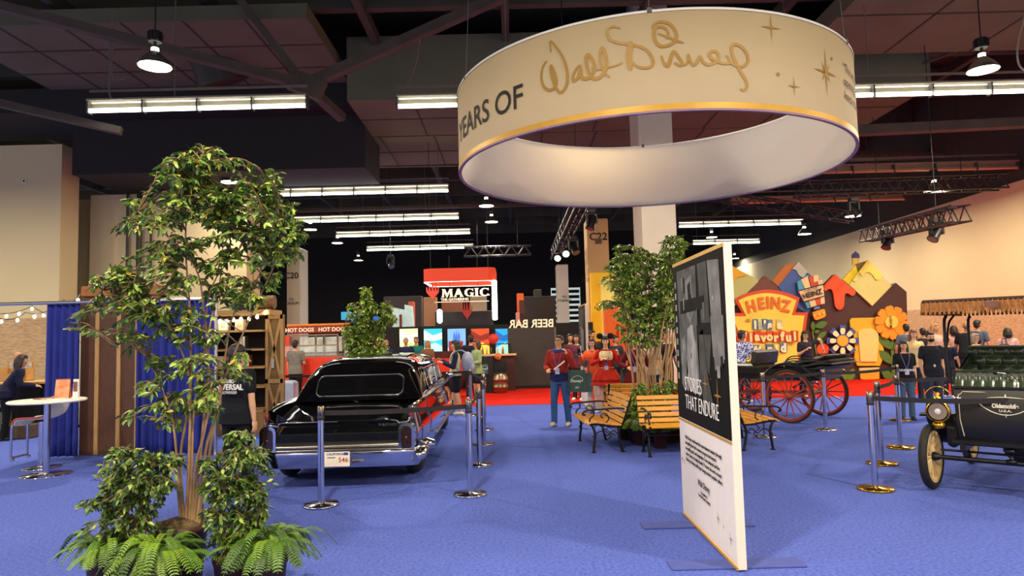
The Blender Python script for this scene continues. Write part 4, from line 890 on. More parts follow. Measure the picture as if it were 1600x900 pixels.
for sx in (-1, 1):
    m = MB(); m.grid(lambda u, v: (sx*(.52+.025*math.sin(v*PI)), .60+.75*u, 1.02+(.14+.2*u)*v), 10, 6); m.grid(lambda u, v: (sx*.50, 1.35-.75*u, 1.02+(.34-.2*u)*v), 10, 6); m.build('seat_arm', GREEN, ac)
    # fender: a swept blade over the wheel
    C = [Vector((sx*.63, -.05, .75)), Vector((sx*.63, .05, .765)), Vector((sx*.62, .15, .74)), Vector((sx*.64, .28, .66)), Vector((sx*.6, .42, .44)), Vector((sx*.55, .6, .42))]
    C = [Vector(c) for c in cat(C, 6)]; V = []
    for c in C: V += [c+Vector((-.11, 0, -.008)), c+Vector((.11, 0, -.008)), c+Vector((.11, 0, .008)), c+Vector((-.11, 0, .008))]
    MB().add(V, [(i*4+j, i*4+(j+1) % 4, i*4+4+(j+1) % 4, i*4+4+j) for i in range(len(C)-1) for j in range(4)]).build('fender', DKG, ac)
    MB().box((sx*.50, .40, .58), (.09, .5, .34), 0, None, .03).build('valance', DKG, ac)
    R_ = Matrix.Rotation(PI/2, 4, 'X')
    lp = MB().lathe([(0, -.13), (.05, -.13), (.085, -.07), (.10, -.01), (.112, .0), (.112, .03), (.095, .035)], 24, 0, R_).build('brass_lamp', BRASS, ac, (sx*.56, -.06, .80))
    MB().lathe([(0, .035), (.05, .034), (.084, .033)], 24, 0, R_).build('lens', mat('#8e8783', .05, .6), lp)
    MB().lathe([(0, .05), (.022, .048), (.03, .036)], 12, 0, R_).build('burner', mat('#e9e4e0', .2), lp)
    MB().lathe([(0, .11), (.05, .10), (.035, .14), (.02, .16), (.03, .18), (0, .2)], 14).build('chimney', BRASS, lp)
    MB().lathe([(0, -.11), (.06, -.11), (.065, -.15), (.05, -.17), (0, -.17)], 14).build('fuel_pot', BRASS, lp)
    MB().tube([(.13*math.cos(a), .02, .09+.16*math.sin(a)) for a in np.linspace(0, PI, 14)], .006, 6).build('handle', BRASS, lp)
    MB().tube([(sx*.45, .02, .62), (sx*.54, .0, .64)], .015, 6).build('lamp_bracket', DKG, ac)
    for y in (.42, 1.55):
        MB().tube(cat([(sx*.54, y, 1.05), (sx*.56, y, 1.4), (sx*.56, y, 1.70), (sx*.53, y-.05, 1.77)], 5), .016, 8).build('canopy_post', DKG, ac)
    MB().tube(cat([(sx*.56, .46, 1.45), (sx*.56, .6, 1.68), (sx*.56, .85, 1.775)], 5), .012, 8).build('canopy_brace', DKG, ac)
FRNG = mat('#b77a40', .9, h2='#74471f', sc=60, stretch=(1, 1, .15), bump=.6, bsc=90)
MB().box((0, .95, 1.925), (1.36, 1.75, .035), 0, None, .012).build('canopy_top', mat('#3b251b', .7), ac)
m = MB()
for z, h, e in ((1.885, .07, .0), (1.82, .07, .012)):
    for i in range(150):
        u = i/149*2*(1.36+1.75); 
        if u < 1.36: x, y = -.68+u, .075
        elif u < 3.11: x, y = .68, .075+u-1.36
        elif u < 4.47: x, y = .68-(u-3.11), 1.825
        else: x, y = -.68, 1.825-(u-4.47)
        m.tube([(x, y, z+h*.5), (x*(1+e), .95+(y-.95)*(1+e), z-h*.5)], [.006, .015], 5)
m.box((0, .068, 1.86), (1.37, .006, .10)); m.box((-.687, .95, 1.86), (.006, 1.75, .10)); m.box((.687, .95, 1.86), (.006, 1.75, .10)); m.build('fringe', FRNG, ac); kk = [c for c in ac.children if c.name.startswith('fringe')][0]; kk['kind'] = 'stuff'
MB().bar((0, .075, 1.89), (0.001, .075, 1.83), 1.36, .012).build('braid', mat('#6b4630', .9, bump=.5), ac)
m = MB(); m.tube(cat([(.05, .2, .95), (.08, .22, 1.08), (.0, .3, 1.16), (-.12, .42, 1.17)], 5), .010, 8, 0); m.tube([(-.12, .42, 1.17), (-.20, .48, 1.165)], .016, 8, 1); m.build('tiller', [mat('#d8d8d8', .2, 1), BLACK], ac)
# ================================================================ PEOPLE
def fuse(mb, vox, smooth=2, cutz=None):
    """one continuous skin over overlapping closed shapes"""
    me = bpy.data.meshes.new('fused'); me.from_pydata(mb.v, [], mb.f); o = bpy.data.objects.new('fused', me); COL.objects.link(o)
    r = o.modifiers.new('r', 'REMESH'); r.mode = 'VOXEL'; r.voxel_size = vox
    if smooth: s = o.modifiers.new('s', 'SMOOTH'); s.factor = .5; s.iterations = smooth
    dg = bpy.context.evaluated_depsgraph_get(); res = bpy.data.meshes.new_from_object(o.evaluated_get(dg))
    bpy.data.objects.remove(o); bpy.data.meshes.remove(me); return res
def link_mesh(name, me, m, parent):
    me.materials.clear(); me.materials.append(m); me.polygons.foreach_set('use_smooth', [True]*len(me.polygons))
    o = bpy.data.objects.new(name, me); COL.objects.link(o); o.parent = parent; return o
def limb(mb, P, R, n=10):
    """tapered chain with round ends"""
    P = [Vector(p) for p in P]; a = (P[0]-P[1]).normalized(); b = (P[-1]-P[-2]).normalized()
    Q = [P[0]+a*R[0]*.9, P[0]+a*R[0]*.6]+P+[P[-1]+b*R[-1]*.6, P[-1]+b*R[-1]*.9]; S_ = [R[0]*.35, R[0]*.78]+list(R)+[R[-1]*.78, R[-1]*.35]
    mb.tube(Q, S_, n)
def rings(mb, L, n=20, X=None):
    V = []; 
    for (z, rx, ry, cy) in L:
        for j in range(n):
            t = 2*PI*j/n; c, s = math.cos(t), math.sin(t)
            V.append(Vector((rx*math.copysign(abs(c)**.85, c), cy+ry*math.copysign(abs(s)**.85, s), z)))
    if X is not None: V = [X(v) for v in V]
    k = len(L); F = [(i*n+j, i*n+(j+1) % n, (i+1)*n+(j+1) % n, (i+1)*n+j) for i in range(k-1) for j in range(n)]
    F += [tuple(range(n-1, -1, -1)), tuple(range((k-1)*n, k*n))]; mb.add(V, F)
DENIM, NAVY = '#2f4a72', '#141a33'
def person(label, loc, rz, H=1.72, sex='m', skin='#c4906a', hair='#15110e', style='short', top='tee', tc='#202226', tc2=None, legs='pants', lc=DENIM, shoe='#d8d2c6', fat=1.0,
           armR=((-.25, -.05, -1), (-.05, -.35, -1)), armL=((.25, -.05, -1), (.05, -.35, -1)), lean=0, yaw=0, nod=0, vox=.0095, step=.0, group=None, extras=(), spread=.09, name='person', mask=None, glasses=False, mouthc='#8a3f36'):
    """stands at loc facing local -Y; arms: (upper, fore) directions; sub-meshes are hair, clothes, shoes"""
    k = H/1.75; t = thing(name, label, 'person', (loc[0], loc[1], loc[2] if len(loc) > 2 else 0), rz, group)
    f = sex == 'f'; sh = .158 if f else .178; hp = .175*fat if f else .165*fat; wa = (.125 if f else .142)*fat; ch = (.142 if f else .158)*(fat*.6+.4)
    cl, sl = math.cos(lean), math.sin(lean)
    def X(v):                                   # lean the upper body forward about the hips
        v = Vector(v); z = v.z-.95
        if z > 0: w = min(1, z/.25); y2 = v.y-sl*z*w; z2 = z*(1-(1-cl)*w)+(-v.y)*(-sl)*w*0; v = Vector((v.x, y2-v.y*0, .95+z2))
        return v*k
    m = MB()
    TORSO = [(.83, hp*.78, .095, 0), (.90, hp, .118*fat**.5, .005), (.98, hp*.96, .112*fat, .0), (1.08, wa, .095*fat, -.005), (1.20, (wa+ch)/2, .102*fat, -.005), (1.31, ch+.012, .112, -.008), (1.39, ch+.01, .098, .0), (1.445, .11, .072, .008), (1.48, .06, .056, .012)]
    rings(m, TORSO, X=X)
    limb(m, [X((0, .014, 1.44)), X((0, .0, 1.56))], [.054*k, .050*k])
    # head
    HR = Matrix.Translation(X((0, .008, 1.53))) @ Matrix.Rotation(yaw, 4, 'Z') @ Matrix.Rotation(nod, 4, 'X')
    hd = MB(); hd.ell((0, 0, .125), (.073, .092, .098), 0, 20, 14); hd.ell((0, -.022, .068), (.055, .066, .066), 0, 18, 10); hd.ell((0, -.052, .022), (.03, .032, .024), 0, 12, 8)
    hd.ell((0, -.093, .082), (.013, .019, .012), 0, 10, 8); limb(hd, [(0, -.086, .118), (0, -.097, .088)], [.009, .011], 8)
    for s in (-1, 1): hd.ell((s*.075, .008, .098), (.011, .021, .031), 0, 10, 8); hd.ell((s*.037, -.066, .078), (.024, .022, .026), 0, 10, 8)
    hd.ell((0, -.083, .128), (.05, .014, .013), 0, 12, 6); hd.ell((0, -.082, .048), (.024, .013, .011), 0, 10, 6)
    m.add([HR @ (Vector(v)*k) for v in hd.v], hd.f)
    # arms and hands
    J = {}
    for s, (u, w) in ((-1, armR), (1, armL)):
        S0 = Vector((s*sh, .006, 1.405)); u = Vector(u).normalized(); w = Vector(w).normalized()
        S0 = X(S0)/k; E = S0+u*.285; Wr = E+w*.245; J[s] = (S0, E, Wr, u, w)
        limb(m, [S0*k, (S0+u*.10)*k, (S0+u*.2)*k, E*k], [.052*k*fat**.4, .049*k*fat**.4, .042*k, .037*k])
        limb(m, [E*k, (E+w*.08)*k, (E+w*.17)*k, Wr*k], [.037*k, .038*k, .030*k, .024*k])
        side = Vector((0, -1, 0)) if abs(w.y) < .75 else Vector((-s*.9, 0, .45))
        side = (side-w*side.dot(w)).normalized(); nrm = w.cross(side)*(-s if 1 else 1); nrm.normalize()      # palm normal points inward
        if nrm.dot(Vector((-s, 0, 0))) < 0: nrm = -nrm
        c = Wr+w*.048; Rm = Matrix((side, nrm, w)).transposed()
        m.ell(c*k, (.040*k, .016*k, .052*k), 0, 12, 8, Rm)
        fr = max(.0085, vox*.95)
        for i, (o_, L) in enumerate(((.030, .070), (.010, .080), (-.010, .075), (-.029, .058))):
            a = Wr+w*.088+side*o_; d1 = (w+nrm*.35+side*o_*3).normalized(); d2 = (w+nrm*1.3).normalized(); bq = a+d1*L*.52; limb(m, [a*k, bq*k, (bq+d2*L*.48)*k], [fr*1.06*k, fr*k, fr*.86*k], 8)
        a = Wr+w*.03+side*.030; b_ = a+(w*.6+side*.75+nrm*.25).normalized()*.036; limb(m, [a*k, b_*k, (b_+(w*.95+side*.2+nrm*.4).normalized()*.032)*k], [fr*1.35*k, fr*1.15*k, fr*.95*k], 8)
    # legs
    LG = {}
    for s in (-1, 1):
        hpj = Vector((s*.088*fat**.5, 0, .90)); kn = Vector((s*spread, -.012+s*step*.45, .49)); an = Vector((s*(spread+.012), .03+s*step, .085)); LG[s] = (hpj, kn, an)
        limb(m, [hpj*k, (hpj*.6+kn*.4)*k, kn*k], [.088*k*fat**.6, .076*k*fat**.5, .055*k]); limb(m, [kn*k, (kn*.65+an*.35+Vector((0, .012, 0)))*k, (kn*.25+an*.75)*k, an*k], [.054*k, .056*k, .038*k, .033*k])
        limb(m, [(an+Vector((0, .02, -.045)))*k, (an+Vector((s*.012, -.13, -.055)))*k], [.033*k, .028*k])
    b = link_mesh('body', fuse(m, vox), mat(skin, .55, var=.04, sc=6), t)
    # clothes
    cm = lambda h: mat(h, .85, var=.10, sc=14, bump=.25, bsc=30, spec=.2)
    def cloth(nm, mb, h, e=0): return link_mesh(nm, fuse(mb, vox*1.15, 2), h if not isinstance(h, str) else cm(h), t)
    e = {'tee': .014, 'long': .016, 'jacket': .026, 'dress': .012, 'vest': .016, 'blouse': .02, 'tank': .01}[top]
    hem = {'tee': .84, 'long': .84, 'jacket': .86, 'dress': 1.0, 'vest': .92, 'blouse': .80, 'tank': .86}[top]
    c = MB(); T = [(z, rx+e, ry+e, cy) for z, rx, ry, cy in TORSO if z > hem+.03 and z < 1.46]
    T = [(hem, T[0][1]+.004, T[0][2]+.004, T[0][3])]+T+[(1.465, .085+e, .066+e, .01)]
    rings(c, T, X=X)
    slv = {'tee': .62, 'long': 2, 'jacket': 2, 'dress': 2, 'vest': 2, 'blouse': 1.5, 'tank': 0}[top]
    sl_m = c if top != 'vest' else MB()
    for s in (-1, 1):
        S0, E, Wr, u, w = J[s]
        if slv: 
            q = min(slv, 1); EE = S0+(E-S0)*q; r1 = .054+e; r2 = (.048 if slv < 1 else .042)+e*1.1; limb(sl_m, [S0*k, ((S0+EE)/2)*k, EE*k], [r1*k*fat**.3, (r1+r2)/2*k, r2*k])
        if slv > 1: WW = E+(Wr-E)*(.96 if slv == 2 else .5); limb(sl_m, [E*k, ((E+WW)/2)*k, WW*k], [(.041+e)*k, (.037+e)*k, (.030+e*.9)*k])
    cloth({'jacket': 'jacket', 'dress': 'dress', 'vest': 'waistcoat'}.get(top, 'shirt'), c, tc)
    if top == 'vest': cloth('shirt_sleeves', sl_m, tc2 or '#e8e4dc')
    if legs in ('pants', 'shorts'):
        c = MB(); rings(c, [(.80, hp*.8, .10, 0), (.88, hp+.008, .125*fat**.5, .004), (.96, hp+.004, .12*fat, 0), (1.02, hp*.93+.004, .108*fat, 0)], X=X)
        for s in (-1, 1):
            h_, kn, an = LG[s]
            if legs == 'pants': limb(c, [h_*k, (h_*.5+kn*.5)*k, kn*k, (kn*.5+an*.5)*k, (an+Vector((0, 0, -.01)))*k], [.10*k*fat**.6, .088*k*fat**.4, .070*k, .064*k, .062*k], 12)
            else: limb(c, [h_*k, (h_*.6+kn*.4)*k, (h_*.25+kn*.75)*k], [.105*k*fat**.6, .10*k, .096*k], 12)
        cloth('trousers' if legs == 'pants' else 'shorts', c, lc)
    elif legs in ('skirt', 'tiers'):
        mb = MB(); n = 48; TI = [(1.06, .0, .62)] if legs == 'skirt' else [(1.06, .0, .80), (.92, .02, .70)]
        for z0, ex, z1 in TI:
            def fn(u, v, z0=z0, ex=ex, z1=z1):
                a = 2*PI*u; r = (wa+.014+ex+(hp*1.55-wa)*v**.8)+.016*v*math.sin(a*11); return Vector((r*math.cos(a), r*.78*math.sin(a), z0+(z1-z0)*v))*k
            mb.grid(lambda u, v: fn(u, v), n*2, 8, 0, True, cu=True)
        o = mb.build('skirt', cm(lc), t); so = o.modifiers.new('s', 'SOLIDIFY'); so.thickness = .008
    for s in (-1, 1):
        an = LG[s][2]; q = MB(); p = (an+Vector((0, 0, -.085)))*k; q.tube([p+Vector((0, .065, .012))*k, p+Vector((0, .05, .03))*k, p+Vector((0, 0, .045))*k, p+Vector((s*.008, -.08, .036))*k, p+Vector((s*.012, -.15, .026))*k, p+Vector((s*.012, -.175, .018))*k], [.018*k, .034*k, .043*k, .042*k, .037*k, .016*k], 12)
        q = [q]; me = q[0]; me.v = [(a, b2, max(c2, .004)) for a, b2, c2 in me.v]; link = me.build('shoe', mat(shoe, .6, var=.1), t)
    # hair, face
    hc = mat(hair, .5, var=.25, sc=60, bump=.3, bsc=120); h = MB()
    if style != 'bald':
        if style == 'cap':
            h.ell((0, .004, .15), (.083, .100, .085), 0, 18, 12); h.ell((0, -.10, .150), (.06, .065, .012), 0, 14, 6)
            h2 = MB(); h2.ell((0, .022, .12), (.079, .085, .09), 0, 18, 12); link_mesh('hair', fuse_head(h2, HR, k, vox), mat('#1c1512', .6), t)
        else:
            h.ell((0, .018, .138), (.083, .098, .095), 0, 18, 12); h.ell((0, -.045, .185), (.066, .055, .036), 0, 14, 8)
            h.ell((0, .05, .09), (.072, .06, .08), 0, 14, 10)
            if style in ('long', 'bob'):
                zl = -.17 if style == 'long' else -.02
                for s in (-1, 1): limb(h, [(s*.066, .0, .15), (s*.078, .01, .08), (s*.080, .022, .0), (s*.072, .028, zl)], [.026, .028, .030, .018])
                limb(h, [(0, .07, .12), (0, .085, .03), (0, .085, zl)], [.065, .066, .040]); limb(h, [(-.045, .065, .08), (-.05, .075, zl)], [.045, .036]); limb(h, [(.045, .065, .08), (.05, .075, zl)], [.045, .036])
            if style == 'bangs' or style == 'long' and f: h.ell((0, -.070, .165), (.062, .032, .032), 0, 14, 8)
            if style == 'bun': h.ell((0, .07, .215), (.045, .045, .042), 0, 12, 8)
        link_mesh('cap' if style == 'cap' else 'hair', fuse_head(h, HR, k, vox), hc, t)
    else:
        h.ell((0, .052, .085), (.076, .052, .05), 0, 16, 8); link_mesh('hair', fuse_head(h, HR, k, vox), hc, t)
    def face(nm, fn, c, r=.4):
        q = MB(); fn(q); q.v = [tuple(HR @ (Vector(v)*k)) for v in q.v]; return q.build(nm, mat(c, r), t)
    for s in (-1, 1):
        face('eye', lambda q: q.ell((s*.030, -.0835, .108), (.0125, .008, .0065), 0, 10, 6), '#2a1d18', .2)
        face('eyebrow', lambda q: q.ell((s*.031, -.0885, .129), (.017, .007, .0035), 0, 10, 6), hair)
    face('mouth', lambda q: q.ell((0, -.0915, .047), (.020, .006, .0055), 0, 10, 6), mouthc)
    if mask: face('face_mask', lambda q: q.ell((0, -.055, .055), (.062, .052, .046), 0, 16, 10), mask, .8)
    if glasses:
        def gl(q):
            for s in (-1, 1): q.tube([(s*.031+.022*math.cos(a), -.098, .106+.017*math.sin(a)) for a in np.linspace(0, 2*PI, 13)[:-1]], .0025, 5, closed=True); q.tube([(s*.053, -.095, .11), (s*.078, .0, .11)], .0025, 5)
            q.tube([(-.01, -.1, .11), (.01, -.1, .11)], .0025, 5)
        face('glasses', gl, '#3a2c22')
    for ex in extras:
        if ex == 'lanyard':
            q = MB(); yf = -(.118+e)
            for s in (-1, 1): q.tube([X((s*.07, .0, 1.49)), X((s*.085, -.085-e, 1.42)), X((s*.05, yf-.012, 1.28)), X((0, yf-.014, 1.12))], .006*k, 5)
            q.build('lanyard', mat('#6b62a8', .7), t); q = MB().box(X((0, yf-.016, 1.06)), (.085*k, .006, .12*k), 0, None, .002); q.build('badge', mat('#cfc6e0', .5, h2='#8d86b5', sc=30), t)
        elif isinstance(ex, tuple) and ex[0] == 'print':         # lettering or patch on the back (+) or chest (-)
            _, s_, z, size, body, colr = ex; q = MB(); yb = (.125*fat+e) if s_ > 0 else -(.128*fat+e); R_ = XZ if s_ < 0 else Matrix.Rotation(PI, 4, 'Z') @ XZ
            put_text(q, body, size, Matrix.Translation(X((0, yb, z))) @ R_, 0, .002, .004); q.build('shirt_lettering', mat(colr, .7), t)
        elif isinstance(ex, tuple) and ex[0] == 'patch':
            _, nm, z, w, hh, colr, yo = ex; q = MB(); q.ell(X((0, -(yo), z)), (w*k, .02, hh*k), 0, 16, 10); q.build(nm, cm(colr), t)
        elif isinstance(ex, tuple) and ex[0] == 'panel':
            _, nm, z0, z1, ha, colr = ex; q = MB(); zs, rxs, rys, cys = zip(*TORSO)
            def pf(u, v):
                a = -PI/2+ha*(2*u-1); z = z0+(z1-z0)*v; rx, ry, cy = (float(np.interp(z, zs, w_)) for w_ in (rxs, rys, cys)); c, s_ = math.cos(a), math.sin(a)
                return X(((rx+e+.009)*math.copysign(abs(c)**.85, c), cy+(ry+e+.009)*math.copysign(abs(s_)**.85, s_), z))
            q.grid(pf, 16, 8); q.build(nm, cm(colr), t).modifiers.new('s', 'SOLIDIFY').thickness = .004
        elif ex == 'puffs':
            for s in (-1, 1): q = MB(); q.ell((s*.115, .02, .225), (.072, .03, .068), 0, 16, 10); q.v = [tuple(HR @ (Vector(v)*k)) for v in q.v]; q.build('headband_puff', mat('#0c0b0c', .95, bump=.8, bsc=200), t)
            q = MB(); q.tube([(.085*math.cos(a), .015, .135+.10*math.sin(a)) for a in np.linspace(.2, PI-.2, 14)], .007, 6); q.v = [tuple(HR @ (Vector(v)*k)) for v in q.v]; q.build('headband', BLACK, t)
        elif ex == 'tiara':
            q = MB(); q.tube([(.05*math.cos(a), -.045-.03*math.sin(a), .225) for a in np.linspace(.1, PI-.1, 10)], .006, 6)
            for i in range(5): x = -.04+.02*i; q.tube([(x, -.07, .225), (x*1.1, -.07, .262+.02*(2-abs(i-2)))], [.008, .003], 6)
            q.v = [tuple(HR @ (Vector(v)*k)) for v in q.v]; q.build('tiara', mat('#8fb4dc', .2, .5), t)
        elif ex == 'hood':
            q = MB(); q.tube([X((.105*math.cos(a), .012+.095*math.sin(a), 1.455+.02*math.sin(a))) for a in np.linspace(0, 2*PI, 20)[:-1]], .040*k, 8, closed=True); q.build('collar', cm(tc2 or tc), t)
        elif ex == 'phone':
            S0, E, Wr, u, w = J[-1]; q = MB().box((Wr+w*.12+Vector((.01, -.03, .02)))*k, (.075, .009, .15), 0, (.2, 0, .1), .003)
            o = q.build('phone', BLACK, None, t.location, t.rotation_euler); tag(o, 'phone held up by '+label.split(',')[0][:60], 'phone')
        elif ex == 'belt_ribbon':
            q = MB(); q.tube([X(((wa+e+.006)*math.cos(a), (.097*fat+e+.004)*math.sin(a)-.005, 1.075)) for a in np.linspace(0, 2*PI, 24)[:-1]], .008*k, 6, closed=True); q.tube([X((0, -.12, 1.075)), X((0, -.16, .9)), X((0.005, -.17, .80))], .008*k, 6); q.build('waist_cord', mat('#d9b36a', .6), t)
    return t
def fuse_head(h, HR, k, vox):
    q = MB(); q.add([HR @ (Vector(v)*k) for v in h.v], h.f); return fuse(q, min(vox, .009), 2)
def tote(label, loc, rz, c='#20463d', w=.34, h=.40, strap=.28, mark=True):
    t = thing('tote_bag', label, 'bag', loc, rz); q = MB()
    V = lambda u, v, s: (w*(u-.5)*(1-.06*v), s*.055*math.sin(PI*u)**.5*(1-.6*v), h*v-h)
    q.grid(lambda u, v: V(u, v, -1), 12, 8); q.grid(lambda u, v: V(1-u, v, 1), 12, 8); q.build('bag_body', mat(c, .5, h2='#163530', sc=5), t)
    for s in (-1, 1): MB().tube(cat([(-w*.22, s*.02, 0), (-w*.15, s*.02, strap*.8), (0, s*.02, strap), (w*.15, s*.02, strap*.8), (w*.22, s*.02, 0)], 4), .008, 5).build('strap', mat(c, .6), t)
    if mark:
        q = MB(); P = cat([(-.11, -.01), (-.06, .05), (.02, .075), (.09, .045), (.115, 0)], 5); a, F = ribbon([np.array(p) for p in P], [.003]*len(P)); q.add([(p[0], -.058, p[1]-h*.45) for p in a], F)
        put_text(q, 'Disney+', .07, Matrix.Translation((0, -.059, -h*.5)) @ XZ, 0, .001, .001); put_text(q, 'D23', .035, Matrix.Translation((0, -.052, -h*.80)) @ XZ, 0, .001, .001); q.build('white_mark', mat('#dfe6e2', .6), t)
    return t
def fx(px, py, Y): p = at(px, py, Y); return (p.x, p.y)
DN = ((-.12, .0, -1), (-.02, -.15, -1)); DNL = ((.12, .0, -1), (.02, -.15, -1))
UPR = ((-.35, -.35, -.85), (.25, -.65, .75)); UPL = ((.35, -.35, -.85), (-.25, -.65, .75)); HOLDR = ((-.2, -.1, -1), (.3, -.95, -.1)); HOLDL = ((.2, -.1, -1), (-.3, -.95, -.1))
# ---- in the middle
g = gp(877, 665); person('person in a red and navy jacket and jeans looking up, far sign panel beside them', (g.x, g.y), -.35, 1.67, top='jacket', tc='#8e2722', tc2='#2a3a78', armR=((-.3, -.05, -.95), (.35, -.9, -.15)), armL=((.42, -.3, -.85), (-.35, -.35, .88)), nod=-.2, yaw=-.35, step=.05, spread=.12, vox=.008, legs='pants', lc='#31527f', shoe='#cbbd9b', extras=('lanyard', 'hood', ('panel', 'shirt_hem', .862, 1.03, 1.35, '#1b2350')), skin='#c58e66', glasses=True)
tote('dark green tote bag on the arm of the person in the red and navy jacket', (g.x+.30, g.y-.18, 1.03), -.1)
o = MB().box((g.x-.03, g.y-.40, 1.13), (.022, .022, .26), 0, (.3, .9, 0), .004).build('rolled_leaflet', WHITE); tag(o, 'white rolled leaflet in the hand of the person in the red jacket', 'leaflet')
p = fx(948, 600, 13.9); person('person in a red and cream ruffled dress with black puffs and tiara', p, -.1, 1.63, 'f', '#d3a17c', '#120e0d', 'long', 'dress', '#b3261b', legs='tiers', lc='#bf2f20', shoe='#d6c7b0', fat=1.12, armR=((-.5, -.2, -.85), (.75, -.6, .35)), armL=((.45, -.15, -.9), (-.1, -.6, .8)), vox=.008, extras=('lanyard', 'puffs', 'tiara', 'belt_ribbon', ('panel', 'cream_bodice', 1.24, 1.435, .85, '#e7cf9f')))
tote('dark green tote bag right of the person in the red ruffled dress', (p[0]+.42, 13.7, .98), .1, w=.36, h=.42)
p = fx(927, 600, 15.0); person('person in orange behind the one in the ruffled dress, holding a phone', p, -.6, 1.58, 'f', '#cf9a77', '#3a1f15', 'bob', 'long', '#d2542a', legs='pants', lc='#cdb89a', shoe='#e3ddd2', armR=UPR, armL=DNL, extras=('phone',), yaw=.2)
tote('teal tote bag low beside the far sign panel', (p[0]-.16, 14.82, .85), .2, '#1f4e55', .26, .40, mark=False)
p = fx(994, 600, 13.4); person('person in a dark maroon dress half hidden by the slender trees', p, -.25, 1.62, 'f', '#c18d6c', '#17110f', 'long', 'dress', '#5c1421', legs='skirt', lc='#641625', fat=1.08, armR=((-.5, -.2, -.85), (.55, -.7, -.2)), armL=((.35, .1, -.9), (-.2, -.5, .8)), extras=('lanyard', 'belt_ribbon'))
for px, py, Y, H, lab, kw in ((927, 600, 18.2, 1.78, 'tall person with short dark hair behind the woman in orange', dict(tc='#2a2326', yaw=.9)), (903, 600, 17.8, 1.68, 'person with dark hair directly left behind the far sign panel', dict(tc='#5b2a3a', sex='f', style='bob')), (893, 600, 18.6, 1.70, 'person in brown behind the raised hand of the one in red jacket', dict(tc='#4a2b2d', sex='f', style='bob', hair='#2a1612')), (965, 600, 18.5, 1.62, 'person in dark clothes between the ruffled and the maroon dress', dict(tc='#27303a', style='bun', sex='f')), (1018, 600, 14.6, 1.64, 'person in pale clothes seen through the slender tree trunks', dict(tc='#b9a58c', sex='f', style='long', hair='#3b2417')), (1042, 600, 15.2, 1.70, 'person in black seen between the trees and the tall panel', dict(tc='#1b1b1f'))):
    kw.setdefault('sex', 'm'); kw.setdefault('skin', '#b98763'); person(lab, fx(px, py, Y), ((px % 7)-3)*.15, H, vox=.012, legs='pants', lc='#22262f', **{k: v for k, v in kw.items()})
# ---- beside the black car
g = gp(713, 648); person('person with a backpack and black shorts walking left past the black car', (g.x, g.y), -PI/2+.1, 1.62, 'f', '#c9966f', '#14100f', 'long', 'vest', '#cdbf98', tc2='#20263f', legs='shorts', lc='#14161c', shoe='#d9cfae', fat=1.15, armR=((-.1, -.35, -.9), (.0, -.8, .5)), armL=((.1, -.2, -1), (0, -.8, .35)), step=.08, vox=.008)
t = thing('backpack', 'pale grey blue backpack on the back of the walking person in black shorts', 'bag', (g.x+.22, g.y-.02, .88), 0)
q = MB(); q.ell((.05, 0, .25), (.14, .16, .24), 0, 18, 12); q.ell((.09, 0, .15), (.12, .14, .14), 0, 16, 10); link_mesh('pack', fuse(q, .012), mat('#8b92ab', .8, var=.1, bump=.3, bsc=20), t)
for s in (-1, 1): MB().tube(cat([(.02, s*.10, .46), (-.10, s*.115, .52), (-.26, s*.115, .44), (-.30, s*.12, .28), (-.12, s*.13, .08)], 5), .014, 6).build('strap', mat('#7d86a3', .8), t)
g = gp(746, 628); person('person in a pale green cardigan with glasses behind the backpack', (g.x, g.y), -1.0, 1.60, 'f', '#c38d68', '#4a2a1a', 'bob', 'blouse', '#8da06d', legs='shorts', lc='#1c2030', shoe='#e0dbd0', fat=1.1, armR=HOLDR, armL=HOLDL, glasses=True, yaw=-.2)
tote('teal shoulder bag beside the person in the green cardigan', (g.x+.17, g.y+.02, .98), .2, '#1f5a55', .26, .26, .2)
person('person in a dark hoodie with back turned before the lit posters', fx(737, 600, 19.0), PI+.2, 1.74, hair='#1a1311', top='jacket', tc='#1c1d2b', lc='#22242b', armR=HOLDR, armL=HOLDL)
for px, Y, H, rz, lab, kw in ((635, 21.5, 1.72, .1, 'white haired person in a navy polo before the pale green poster', dict(hair='#b9aaa0', tc='#232a4e', fat=1.2)), (651, 21.9, 1.74, -.2, 'person in a teal shirt beside the one in the navy polo', dict(hair='#6b5848', tc='#1f7d77', fat=1.15)), (669, 21.2, 1.62, -.2, 'blond person in brown before the blue poster', dict(sex='f', style='long', hair='#b98a55', tc='#7a5a42', armR=HOLDR, armL=HOLDL)),
                            (604, 19.5, 1.66, PI, 'person in a blue jersey with number seen over the car roof', dict(hair='#a5734a', tc='#1c2b4e', extras=(('print', 1, 1.22, .26, '97', '#8fc0e8'),))), (592, 20.2, 1.72, .3, 'person in grey right of the small back tree', dict(tc='#5a5347', hair='#6b4b38')), (598, 21.0, 1.78, 2.8, 'dark haired person further back by the small back tree', dict(tc='#3a3532'))):
    person(lab, fx(px, 600, Y), rz, H, vox=.012, lc='#23252c', **kw)
